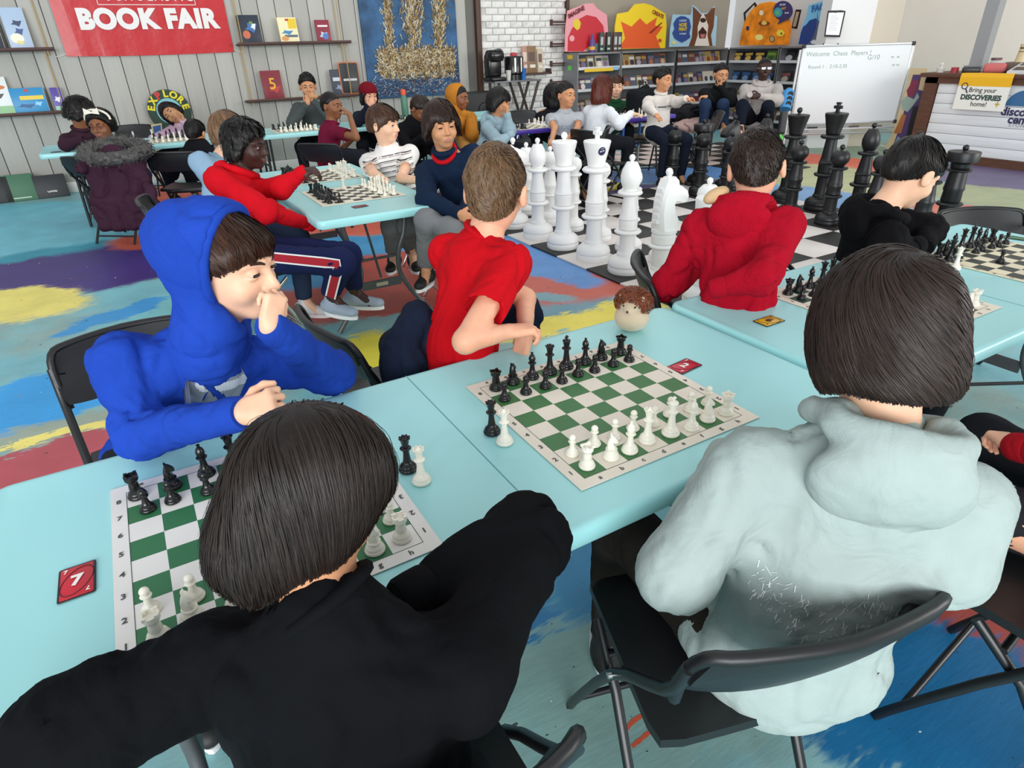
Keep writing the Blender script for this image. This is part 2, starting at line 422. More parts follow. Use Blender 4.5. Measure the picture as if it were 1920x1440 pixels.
def hair_style(F, H, B, s, st):
    g = dict(t=.012, fr=.055, nape=-.075, side=-.02, top=0, back=0, front=.0, len_=1., taper=None)
    g.update(st); L = lambda x, y, z: H+B@(np.array([x, y, z])*s); t = g['t']
    F.ell(L(0, -.014, .030+g['top']*.5), np.array([.0745+t, .094+t, .083+t+g['top']*.5])*s, B, k=.02*s)
    lowz = g['nape']
    F.ell(L(0, -.030-g['back'], -.02+lowz*.35), np.array([(.060 if g['side'] > -.03 else .068)+t, .070+t+g['back']*.6, .055-lowz*.55])*s, B, k=.03*s)
    if g['side'] < -.03:
        for sx in (-1, 1): F.ell(L(sx*(.062+t*.6), -.002, g['side']*.5), np.array([.022+t*.5, .055, .045-g['side']*.5])*s, B, k=.025*s)
    for e in g.get('extra', []): F.ell(L(*e[0]), np.array(e[1])*s, B, k=.02*s)
    # keep the face clear: cut everything low in front of a slanted hairline plane
    fr, nape, side = g['fr'], lowz, g['side']
    rise = g.get('rise', .028 if side > -.03 else .012)
    def cut(p):
        q = (p-H)@B/s
        hz = np.where(q[:, 1] > .0, side+(fr-side)*np.clip(q[:, 1]/.075, 0, 1)**.8, side+(nape+(q[:, 0]/.07)**2*rise-side)*np.clip(-q[:, 1]/.05, 0, 1))
        return (hz-q[:, 2])*s*.75
    tp = g['taper'] if g['taper'] is not None else (t*.72 if side > -.03 else t*.25)
    F.fn(lambda p: -cut(p)*0+tp*s*np.clip(1+(cut(p)/s/.75)/(.042 if side > -.03 else .02), 0, 1)**1.5+(tp*.35*s*np.clip((.045-((p-H)@B/s)[:, 2])/(.045-nape), 0, 1) if side > -.03 else 0), 0, '~')
    F.fn(lambda p: (vnoise((p-H)@B*55/s+3)-.5)*g.get('tous', .006)*s+(vnoise((p-H)@B*22/s+8)-.5)*g.get('tous', .006)*1.2*s, 0, '~')
    F.fn(cut, .006*s, '&')
    for e in g.get('extra2', []): F.ell(L(*e[0]), np.array(e[1])*s, B, k=.015*s)
    return g
def hair_strands(name, fn, V, H, B, s, mat, parent, n=900, length=.09, width=.0016, crown=(0, -.045, .115), swirl=.35, grav=.35, lift=.0035, seed=1, K=6, messy=.12, part=None, flat=True, clump=.5, flyaway=.0):
    rs = np.random.RandomState(seed)
    if len(V) == 0 or n == 0: return
    P = V[rs.randint(0, len(V), n)]+rs.normal(0, .002, (n, 3)); C = H+B@(np.array(crown)*s)
    P -= grad(fn, P)*fn(P)[:, None]
    pts = [P.copy()]; step = length*s/K*(.6+.7*rs.rand(n))[:, None]
    cl = P[rs.randint(0, n, 60)]; own = np.argmin(((P[:, None]-cl[None])**2).sum(2), 1); jit = rs.normal(0, 1, (60, 3))[own]*.6+rs.normal(0, 1, (n, 3))*.5
    nm = []
    for k in range(K+1):
        g = grad(fn, P); nm.append(g)
        if k == K: break
        d = P-C
        if part is not None:          # hair falls away from a line rather than a point
            a = B@np.array(part); d = d-a*(d@a)[:, None]*.85
        d = d/(np.linalg.norm(d, axis=1, keepdims=True)+1e-9)
        d = d+swirl*np.cross(g, d)+np.array([0, 0, -1.])*grav*(k/K+.4)+jit*messy
        d = d-g*(d*g).sum(1)[:, None]; d /= np.linalg.norm(d, axis=1, keepdims=True)+1e-9
        P = P+d*step*np.clip((g[:, 2]+.55)/.35, 0, 1)[:, None]
        tgt = lift*math.sin(math.pi*min((k+1)/K, 1)*.8)*s+(rs.rand(n)[:, None]**6*flyaway)[:, 0]
        P = P-grad(fn, P)*(fn(P)-tgt)[:, None]; pts.append(P.copy())
    pts = np.stack(pts, 1); nm = np.stack(nm, 1)          # n,K+1,3
    for _ in range(3): pts[:, 1:-1] = pts[:, 1:-1]*.5+(pts[:, :-2]+pts[:, 2:])*.25; pts[:, -1] = pts[:, -1]*.6+pts[:, -2]*.4
    tn = np.gradient(pts, axis=1); tn /= np.linalg.norm(tn, axis=2, keepdims=True)+1e-9
    sd = np.cross(tn, nm); sd /= np.linalg.norm(sd, axis=2, keepdims=True)+1e-9
    wv = width*s*(.7+.6*rs.rand(n))[:, None, None]*np.sin(np.linspace(.5, math.pi*.985, K+1))[None, :, None]
    if flat:
        base = np.stack([pts-sd*wv, pts+sd*wv+nm*wv*.5], 2).reshape(-1, 3); i = np.arange(n)[:, None]*(K+1)*2+np.arange(K)[None]*2; q = np.stack([i, i+1, i+3, i+2], -1).reshape(-1, 4)
    else:
        base = np.stack([pts-sd*wv, pts+nm*wv*.7, pts+sd*wv], 2).reshape(-1, 3); i = np.arange(n)[:, None]*(K+1)*3+np.arange(K)[None]*3
        q = np.concatenate([np.stack([i, i+1, i+4, i+3], -1), np.stack([i+1, i+2, i+5, i+4], -1)], 0).reshape(-1, 4)
    me = vq_mesh(name, base, q, mat)
    ca = me.color_attributes.new('Col', 'FLOAT_COLOR', 'POINT'); v = (.62+.75*rs.rand(n)**1.5)
    cc = np.ones((len(base), 4), np.float32); cc[:, :3] = np.repeat(v, (K+1)*(2 if flat else 3))[:, None]; ca.data.foreach_set('color', cc.ravel())
    o = link(name, me, parent); return o
def white_attr(me, v=1.):
    ca = me.color_attributes.new('Col', 'FLOAT_COLOR', 'POINT'); ca.data.foreach_set('color', np.tile(np.array([v, v, v, 1], np.float32), len(me.vertices)))
def project_to(fn, P, d, maxd=.25):          # march points along d until they meet the surface
    P = np.array(P, float); t = np.zeros(len(P))
    for _ in range(26):
        e = fn(P+d*t[:, None]); t = np.clip(t+e*.8, 0, maxd)
    return P+d*t[:, None]
def decal(name, fn, origin, X, Y, V, F, mat, parent, lift=.0015):
    X = nrm(X); Y = nrm(Y); N = np.cross(X, Y)
    P = np.asarray(origin)+V[:, :1]*X+V[:, 1:2]*Y+N*.12
    P = project_to(fn, P, -N)+N*lift
    mb = MB(); mb.add(P, F); return obj(name, mb, mat, parent, smooth=True, ang=180)
def grid_patch(w, h, n, m, keep=None):
    xs = np.linspace(-w/2, w/2, n+1); ys = np.linspace(-h/2, h/2, m+1)
    V = np.array([(x, y, 0) for y in ys for x in xs]); F = []
    for j in range(m):
        for i in range(n):
            if keep is None or keep((xs[i]+xs[i+1])/2, (ys[j]+ys[j+1])/2): F.append((j*(n+1)+i, j*(n+1)+i+1, (j+1)*(n+1)+i+1, (j+1)*(n+1)+i))
    return V, F

def person(label, head, yaw=180, pitch=0, roll=0, byaw=None, s=1., pelvis=None, c7=None, arms=None, skin='fair', hair=None, haircol='1A1412', hk=None,
           top='404040', topmat=None, sleeve='long', bottom='20242C', shoe='202020', legs='sit', res=.011, hres=.0055, dres=.005, wr=.006, lean=None,
           collar='crew', hood=None, lip=None, face=True, jaw=1., width=1., seat=.47, group=None, ears=True, strands=700, swirl=.35, sw=.0018, slen=.08, sox='E8E8E8', shoulder=None, brow=None, hood_col=None, hoodk=1., seed=1, crown=(0, -.045, .115), grav=.35, messy=.12, part=None, fly=0., eyes=True, handp='relaxed', neckr=.046, lift=.0035, tail=.0, hs=None, hscale=.88, drop=.066):
    hs = s if hs is None else hs
    H = np.array(head, float); B = head_frame(yaw, pitch, roll); byaw = yaw if byaw is None else byaw
    bf = facing(byaw); br = np.cross(bf, UPV)
    C7 = np.array(c7, float) if c7 is not None else H-B[:, 2]*.075*s-UPV*.065*s-bf*.022*s
    if pelvis is None:
        ln = .10 if lean is None else lean
        pelvis = np.array([C7[0], C7[1], seat+.10*s])-bf*ln
    PV = np.array(pelvis, float)
    root = thing('person', label, 'person', (PV[0], PV[1], 0), 0, group); inv = -np.array([PV[0], PV[1], 0])
    up = nrm(C7-PV); bfx = nrm(bf-up*(bf@up)); brx = np.cross(bfx, up); TB = np.stack([brx, bfx, up], 1)
    wS = (.150*s*width) if shoulder is None else shoulder
    Sh = {+1: C7-up*drop*s+brx*wS, -1: C7-up*drop*s-brx*wS}
    Hp = {+1: PV+br*.085*s, -1: PV-br*.085*s}
    arms = arms or {}
    A = {}
    for sd in (1, -1):
        a = dict(arms.get(sd, {})); W = a.get('w'); l1, l2 = .255*s, .215*s
        if W is None: W = PV+bf*.30*s+br*sd*.10*s+UPV*.14*s
        W = np.array(W, float); E_ = a.get('e')
        E_ = two_bone(Sh[sd], W, l1, l2, a.get('pole', -UPV*1.0+br*sd*.45-bf*.35)) if E_ is None else np.array(E_, float)
        fd = nrm(W-E_); A[sd] = dict(W=W, E=E_, f=nrm(a.get('f', fd)), b=a.get('b', UPV), pose=a.get('pose', handp), show=a.get('show', True), sleeve=a.get('sleeve', sleeve))
    K_, An = {}, {}
    for sd in (1, -1):
        if isinstance(legs, dict): K_[sd], An[sd] = np.array(legs[sd][0], float), np.array(legs[sd][1], float)
        else:
            K_[sd] = Hp[sd]+bf*.38*s+br*sd*.04*s; K_[sd][2] = seat+.045*s
            An[sd] = K_[sd]-bf*.04*s; An[sd][2] = .085*s
    def place(o): return o
    def mk(name, V, Q, mats, mi=None, parent=root, lab=None):
        me = vq_mesh(name, V+inv, Q, mats, mi); o = link(name, me, parent)
        if lab: o['label'] = lab
        return o
    sk = skin_mat(skin)
    # --- body: one continuous skin, finer where it is seen
    F = Field(); F.cap(PV+up*.02, PV+up*.16*s, .10*s, .095*s, k=.04, sq=(1, .7, 1), B=TB); F.cap(PV+up*.16*s, C7-up*.10*s, .095*s, .10*s, k=.04, sq=(1, .68, 1), B=TB)
    F.cap(Sh[1], Sh[-1], .04*s, k=.05)
    F.cap(C7-up*.03*s, H-B[:, 2]*.055*hs-B[:, 1]*.012*hs, neckr*s*1.08, neckr*s, k=.03)
    for sd in (1, -1):
        F.cap(Sh[sd], A[sd]['E'], .040*s, .031*s, k=.02); F.cap(A[sd]['E'], A[sd]['W'], .032*s, .022*s, k=.015)
        if legs is None: continue
        F.cap(Hp[sd], K_[sd], .066*s, .047*s, k=.03); F.cap(K_[sd], An[sd], .046*s, .030*s, k=.02)
        F.cap(An[sd], An[sd]+bf*.09*s-UPV*.05*s, .03*s, .024*s, k=.02)
    V1, Q1 = F.mesh((.010 if res < .008 else .014) if sleeve == 'short' else .019)
    FH = Field(); L = head_field(FH, H, B, hs, face, jaw, ears); FH.cap(C7, H-B[:, 2]*.055*hs-B[:, 1]*.012*hs, neckr*s*1.08, neckr*s, k=.03)
    V2, Q2 = FH.mesh(hres)
    Vs, Qs, mi = [V1, V2], [Q1, Q2+len(V1)], [np.zeros(len(Q1), int)]
    if face:
        q = (V2[Q2].mean(1)-H)@B/hs
        lm = ((q[:, 1] > .083) & (np.abs(q[:, 0]) < .018-.2*np.abs(q[:, 2]+.058)) & (np.abs(q[:, 2]+.058) < .0085)).astype(int); mi.append(lm)
    else: mi.append(np.zeros(len(Q2), int))
    n0 = len(V1)+len(V2)
    for sd in (1, -1):
        if A[sd]['show']:
            Fh = Field(); hand_field(Fh, A[sd]['W'], A[sd]['f'], A[sd]['b'], sd, s*hscale, A[sd]['pose'])
            Fh.cap(A[sd]['E']+(A[sd]['W']-A[sd]['E'])*.55, A[sd]['W'], .027*s, .0215*s, k=.012)
            V3, Q3 = Fh.mesh(dres); Vs.append(V3); Qs.append(Q3+n0); mi.append(np.zeros(len(Q3), int)); n0 += len(V3)
    mk('body', np.concatenate(Vs), np.concatenate(Qs), [sk, LIP(lip or LIPC[skin])], np.concatenate(mi))
    # --- face details
    if face and eyes:
        for sd in (1, -1):
            mb = MB(); c = L(sd*.031, .0775, .004)-0; r = .0122*hs
            fl = 0
            n1, n2 = 8, 14; V = []; Fq = []; mis = []
            for i in range(n1+1):
                a = math.pi*.5*i/n1*1.1
                for j in range(n2):
                    b_ = 2*math.pi*j/n2; V.append(c+B@np.array([math.sin(a)*math.cos(b_)*1.12, math.cos(a), math.sin(a)*math.sin(b_)*.42])*r)
            for i in range(n1):
                for j in range(n2):
                    Fq.append((i*n2+j, i*n2+(j+1) % n2, (i+1)*n2+(j+1) % n2, (i+1)*n2+j)); mis.append(1 if i < 5 else 0)
            mb.add(np.array(V)+inv, Fq, mis); obj('eye', mb, [EYE_W(), EYE_I()], root, ang=180)
            bb = MB(); bm = hair_mat(haircol if not brow else brow, brow or haircol)
            pts = [L(sd*x, y, z)+inv for x, y, z in ((.013, .0925, .0225), (.024, .090, .0275), (.037, .0825, .0285), (.049, .070, .0235))]
            bb.tube(pts, [.0026*hs, .0036*hs, .003*hs, .0012*hs], 6); ob = obj('eyebrow', bb, bm, root); white_attr(ob.data, .8)
    # --- top garment
    tm = topmat or cloth(top)
    FT = Field(); tb = (1, .72, 1)
    FT.cap(PV-up*.02*s, PV+up*.15*s, .128*s*width, .122*s*width, k=.05, sq=tb, B=TB)
    FT.cap(PV+up*.15*s, C7-up*.13*s, .122*s*width, .128*s*width, k=.05, sq=tb, B=TB)
    FT.cap(Sh[1]-up*.010*s-brx*.02*s, Sh[-1]-up*.010*s+brx*.02*s, .052*s, k=.06)
    FT.cap(C7-up*.085*s, C7-up*.006*s, .088*s, .056*s, k=.045)
    cuffs = []
    for sd in (1, -1):
        a = A[sd]
        if a['sleeve'] == 'short':
            e = Sh[sd]+(a['E']-Sh[sd])*.62; FT.cap(Sh[sd], e, .052*s, .060*s, k=.045)
            e2 = e+nrm(a['E']-Sh[sd])*.03*s
            FT.cap(e2, e2+nrm(a['E']-Sh[sd])*.05*s, .058*s, k=.004, op='-')
        else:
            FT.cap(Sh[sd], a['E'], .053*s*(1+(hoodk-1)*.6), .052*s*hoodk, k=.05); ce = a['E']+(a['W']-a['E'])*.90
            FT.cap(a['E'], ce, .053*s*hoodk, .034*s, k=.03); cuffs.append((ce, nrm(a['W']-a['E']), a))
    for sd in (1, -1): FT.cap(Hp[sd], Hp[sd]+(K_[sd]-Hp[sd])*.12, .088*s, .075*s, k=.03)
    if wr:
        FT.fn(wrinkle(wr, TB, (13, 13, 6), seed), 0, '~')
        for sd in (1, -1):   # bunching round the elbows
            Ee = A[sd]['E']; fw = wrinkle(wr*1.0, frame(A[sd]['W']-Sh[sd]), (9, 26, 9), seed+3)
            FT.fn(lambda p, Ee=Ee, fw=fw: fw(p)*np.exp(-((p-Ee)**2).sum(1)/(.09*s)**2), 0, '~')
    V, Q = FT.mesh(res)
    nm = dict(crew='sweatshirt', hoodie='hooded_sweatshirt', tee='t_shirt', jacket='jacket', polo='polo_shirt').get(collar, 'sweatshirt')
    to = mk(nm, V, Q, tm)
    for ce, dr, a in cuffs:
        mb = MB(); pr = [(.0335, -.012), (.0352, -.004), (.0345, .014), (.0325, .034), (.029, .040), (.024, .038)]
        mb.lathe([(r_*s, z_*s) for r_, z_ in pr], 20, 0, np.stack([np.cross(frame(dr)[:, 0], dr)*1., frame(dr)[:, 0], dr], 1), ce+inv); obj('cuff', mb, tm, root, ang=60)
    if collar in ('crew', 'tee', 'hoodie', 'jacket') and hood is None:
        mb = MB(); nb = H-B[:, 2]*.055*hs-B[:, 1]*.012*hs; dn = nrm(nb-C7); Bc = frame(bf, dn); pts = []
        hh = .034 if collar == 'jacket' else .016
        for k in range(20):
            a = 2*math.pi*k/20; pts.append(C7+inv+Bc@np.array([math.cos(a)*.058*s, math.sin(a)*.060*s+.006, (hh-.012)*s-math.sin(a)*.018*s]))
        mb.tube(pts, .009*s if collar != 'jacket' else .016*s, 8, closed=True); obj('collar', mb, tm, root, ang=180)
    if collar == 'polo':
        mb = MB()
        for sd in (1, -1):
            a0 = C7+inv; V = [a0+TB@(np.array(q)*s) for q in ((0, -.055, .035), (sd*.055, -.02, .03), (sd*.05, .045, .0), (sd*.012, .082, -.045), (sd*.045, .085, -.055), (sd*.085, .03, -.022), (sd*.078, -.045, .0), (0, -.075, .01))]
            Bn = TB[:, 2]*.006
            mb.add(np.array(V+[v+Bn for v in V]), [(0, 1, 6, 7), (1, 2, 5, 6), (2, 3, 4, 5), (8, 9, 14, 15), (9, 10, 13, 14), (10, 11, 12, 13), (0, 8, 15, 7), (7, 15, 14, 6), (6, 14, 13, 5), (5, 13, 12, 4), (4, 12, 11, 3), (3, 11, 10, 2), (2, 10, 9, 1), (1, 9, 8, 0)])
        obj('collar', mb, tm, root, ang=60)
    hm = hood_col or tm
    if hood == 'down':
        FD = Field(); Bd = frame(nrm(bfx-up*.45), nrm(up+bfx*.45))
        cc = C7-up*.002*s+bfx*.012*s
        FD.tor(cc+up*.006*s, .070*s, .023*s, Bd, 1.22, k=.02)
        FD.ell(C7-bfx*.080*s-up*.050*s, np.array([.112, .048, .085])*s, np.stack([brx, nrm(bfx+up*.25), nrm(up-bfx*.25)], 1), k=.045)
        FD.ell(C7-bfx*.050*s+up*.015*s, np.array([.105, .045, .038])*s, TB, k=.03)
        FD.ell(C7-bfx*.045*s+up*.052*s, np.array([.080, .030, .034])*s, TB, k=.022, op='-')
        FD.cap(C7-up*.05*s, C7+up*.12*s+bfx*.03*s, .052*s, .060*s, k=.01, op='-')
        if wr: FD.fn(wrinkle(wr*.6, TB, (8, 8, 11), seed+5), 0, '~')
        V, Q = FD.mesh(res*.85); mk('hood', V, Q, hm)
    if hood == 'up':
        FD = Field(); g = .020; h_ = hs; ye = .012; g = .027
        FD.ell(L(0, -.018, .026), np.array([.0755+g, .102+g, .086+g])*h_, B, k=.04)
        FD.ell(L(0, -.070-tail, .050), np.array([.045, .070, .055])*h_, B, k=.07)
        FD.cap(L(0, -.030, -.05), L(0, -.040, -.13), .082*h_, .080*h_, k=.05)
        FD.fn(lambda p: ((p-H)@B)[:, 1]-(ye+.10*np.clip(((p-H)@B)[:, 2]/h_, -.2, .2))*h_, .006, '&')
        FD.ell(L(0, .0, .006), np.array([.0785, .108, .099])*h_, B, k=.008, op='-')
        FD.cap(C7+up*.035*s-bfx*.005*s, C7-up*.03*s+bfx*.005*s, .082*s, .088*s, k=.03)
        FD.ell(L(0, .055, -.04), np.array([.066, .070, .085])*h_, B, k=.02, op='-')
        if wr: FD.fn(wrinkle(wr*.7, TB, (9, 9, 16), seed+5), 0, '~')
        V, Q = FD.mesh(res*.8); mk('hood', V, Q, hm)
        mb = MB(); pts = []
        for k in range(30):
            a = R(-62+304*k/29); x, z = math.cos(a), math.sin(a)
            zz = .014+z*.103; pts.append(L(x*.087, ye+.10*zz-.004, zz)+inv)
        mb.tube(pts, .0105*h_, 8)
        if strands > 90: obj('hood_hem', mb, hm, root, ang=180)
    # --- trousers and shoes
    if legs is not None:
        bmt = cloth(bottom); FB = Field()
        FB.cap(Hp[1]+bf*.03*s, Hp[-1]+bf*.03*s, .082*s, k=.04)
        for sd in (1, -1):
            FB.cap(Hp[sd]+bf*.03*s, K_[sd], .079*s, .066*s, k=.04); FB.cap(K_[sd], An[sd]+UPV*.035*s, .064*s, .050*s, k=.03)
            FB.cap(An[sd]+UPV*.0*s-UPV*.03*s, An[sd]-UPV*.10*s, .06*s, k=.006, op='-')
        if wr: FB.fn(wrinkle(.006, np.eye(3), (10, 10, 7), seed+8), 0, '~')
        V, Q = FB.mesh(max(res*1.2, .013)); mk('trousers', V, Q, bmt)
        if shoe:
            for sd in (1, -1):
                FS = Field(); fa = nrm(np.array([An[sd][0]-K_[sd][0], An[sd][1]-K_[sd][1], 0])*0+bf+br*sd*.15); Bs = frame(fa)
                a = An[sd]; g0 = np.array([a[0], a[1], a[2]-.085*s])
                FS.cap(g0+UPV*.045*s-fa*.035*s, g0+UPV*.034*s+fa*.135*s, .040*s, .030*s, k=.02, sq=(1, 1, .85), B=Bs); FS.cap(g0+UPV*.05*s, a+UPV*.012*s, .040*s, .034*s, k=.03)
                FS.fn(lambda p, z=g0[2]+.016*s: z-p[:, 2], .004, '&')
                V, Q = FS.mesh(.0095); so = mk('shoe', V, Q, M('shoe_'+shoe, shoe, .6, bump=(90, .3, .002)))
                mb = MB(); out = []
                for k in range(20):
                    an = 2*math.pi*k/20; yy = math.sin(an); xx = math.cos(an); out.append((xx*.041*s*(1-.12*yy), yy*.113*s+.050*s))
                mb.prism(out, 0.002, .020*s, 0, np.stack([np.cross(fa, UPV), fa, UPV], 1), g0+inv); obj('sole', mb, M('shoe_sole', sox, .6), so)
    # --- hair
    hd = None
    if hair is not None:
        FR = Field(); hair_style(FR, H, B, hs, hair); V, Q = FR.mesh(max(hres*.9, .005)); hmat = hair_mat(haircol, haircol)
        o = mk('hair', V, Q, hmat); white_attr(o.data, .55)
        if strands:
            st = hair_strands('hair_strands', FR, V, H, B, hs, hmat, o, n=strands, length=slen, width=sw, swirl=swirl, seed=seed+11, crown=crown, grav=grav, messy=messy, part=part, flyaway=fly, lift=lift, flat=strands < 7000, K=8 if strands > 7000 else 6)
            if st: st.location = tuple(inv); st['kind'] = 'stuff'
        hd = o
    return dict(root=root, H=H, B=B, L=L, C7=C7, PV=PV, up=up, bf=bfx, br=brx, TB=TB, A=A, FT=FT, inv=inv, K=K_, An=An, s=s, mk=mk, hair=hd, Sh=Sh, tm=tm)
def person_decal(P, name, V, F, mat, up_off, side_off=0, back=False, scale=1., Y=None, tilt=0):
    n = P['bf']*(-1 if back else 1); X = P['br']*(-1 if not back else 1)*(1); Yv = P['up']
    if not back: X = -P['br']
    N = np.cross(X, Yv)
    if N@n < 0: X = -X
    if tilt: X, Yv = X*math.cos(R(tilt))+Yv*math.sin(R(tilt)), -X*math.sin(R(tilt))+Yv*math.cos(R(tilt))
    org = P['C7']+P['up']*up_off+X*side_off
    o = decal(name, P['FT'], org+n*.08, X, Yv, np.asarray(V)*scale, F, mat, P['root']); o.location = tuple(P['inv']); return o
# ================================================================ setting
TW = 10.1                                   # distance line of the long plank wall
# painted floor: every colour field is paint on the concrete, shaped by ellipses warped with noise
def floor_material():
    m = bpy.data.materials.new('painted_concrete'); m.use_nodes = True; nt = m.node_tree; b = nt.nodes['Principled BSDF']; N = nt.nodes.new; K = nt.links.new
    geo = N('ShaderNodeNewGeometry')
    def noise(sc, det=5, stretch=None, rot=0):
        v = geo.outputs['Position']
        if stretch:
            mp = N('ShaderNodeMapping'); mp.inputs['Scale'].default_value = stretch; mp.inputs['Rotation'].default_value = (0, 0, rot); K(v, mp.inputs[0]); v = mp.outputs[0]
        n = N('ShaderNodeTexNoise'); n.inputs['Scale'].default_value = sc; n.inputs['Detail'].default_value = det; n.inputs['Roughness'].default_value = .6; K(v, n.inputs['Vector']); return n
    n1 = noise(1.6); n2 = noise(9, 6, (1, 5, 1), -.7)
    def vm(op, a, bb):
        x = N('ShaderNodeVectorMath'); x.operation = op
        for i, q in enumerate((a, bb)):
            if isinstance(q, tuple): x.inputs[i].default_value = q
            else: K(q, x.inputs[i])
        return x
    w1 = vm('SUBTRACT', n1.outputs['Color'], (.5, .5, .5)); w1 = vm('MULTIPLY', w1.outputs[0], (.55, .55, 0))
    w2 = vm('SUBTRACT', n2.outputs['Color'], (.5, .5, .5)); w2 = vm('MULTIPLY', w2.outputs[0], (.22, .22, 0))
    pos = vm('ADD', vm('ADD', geo.outputs['Position'], w1.outputs[0]).outputs[0], w2.outputs[0]).outputs[0]
    base = N('ShaderNodeMix'); base.data_type = 'RGBA'; n3 = noise(1.1, 4); cr = N('ShaderNodeMapRange'); cr.inputs[1].default_value = .42; cr.inputs[2].default_value = .6; K(n3.outputs[0], cr.inputs[0]); K(cr.outputs[0], base.inputs[0])
    base.inputs[6].default_value = (*hexc('7CBAC4'), 1); base.inputs[7].default_value = (*hexc('93AFA8'), 1)
    prev = base.outputs[2]
    for col, c, a, e, soft in PATCH:
        C = onz(*c); A = onz(*a)-C; E_ = onz(*e)-C
        det = A[0]*E_[1]-A[1]*E_[0]; ra = (E_[1]/det, -E_[0]/det, 0); re = (-A[1]/det, A[0]/det, 0)
        q = vm('SUBTRACT', pos, (C[0], C[1], 0)).outputs[0]
        def dot(v):
            x = vm('DOT_PRODUCT', q, v); return x.outputs['Value']
        cx = N('ShaderNodeCombineXYZ'); K(dot(ra), cx.inputs[0]); K(dot(re), cx.inputs[1]); ln = N('ShaderNodeVectorMath'); ln.operation = 'LENGTH'; K(cx.outputs[0], ln.inputs[0])
        mr = N('ShaderNodeMapRange'); mr.inputs[1].default_value = 1+soft; mr.inputs[2].default_value = 1-soft; mr.interpolation_type = 'SMOOTHSTEP'; K(ln.outputs['Value'], mr.inputs[0])
        mx = N('ShaderNodeMix'); mx.data_type = 'RGBA'; K(mr.outputs[0], mx.inputs[0]); K(prev, mx.inputs[6]); mx.inputs[7].default_value = (*hexc(col), 1); prev = mx.outputs[2]
    for sc, th, col in ((26, .735, 'E9E6DA'), (17, .745, 'D8604E'), (21, .735, '33454C'), (48, .73, '2C3A44')):
        s_ = noise(sc, 2); mr = N('ShaderNodeMapRange'); mr.inputs[1].default_value = th; mr.inputs[2].default_value = th+.012; K(s_.outputs[0], mr.inputs[0])
        mx = N('ShaderNodeMix'); mx.data_type = 'RGBA'; K(mr.outputs[0], mx.inputs[0]); K(prev, mx.inputs[6]); mx.inputs[7].default_value = (*hexc(col), 1); prev = mx.outputs[2]
    n4 = noise(3.5, 6); mr = N('ShaderNodeMapRange'); mr.inputs[1].default_value = .3; mr.inputs[2].default_value = .7; mr.inputs[3].default_value = .86; mr.inputs[4].default_value = 1.1; K(n4.outputs[0], mr.inputs[0])
    mx = N('ShaderNodeMix'); mx.data_type = 'RGBA'; mx.blend_type = 'MULTIPLY'; mx.inputs[0].default_value = 1; K(prev, mx.inputs[6]); K(mr.outputs[0], mx.inputs[7])
    K(mx.outputs[2], b.inputs['Base Color']); b.inputs['Roughness'].default_value = .42; b.inputs['Specular IOR Level'].default_value = .35
    bp = N('ShaderNodeBump'); bp.inputs['Strength'].default_value = .15; bp.inputs['Distance'].default_value = .01; K(n2.outputs[0], bp.inputs['Height']); K(bp.outputs[0], b.inputs['Normal'])
    return m
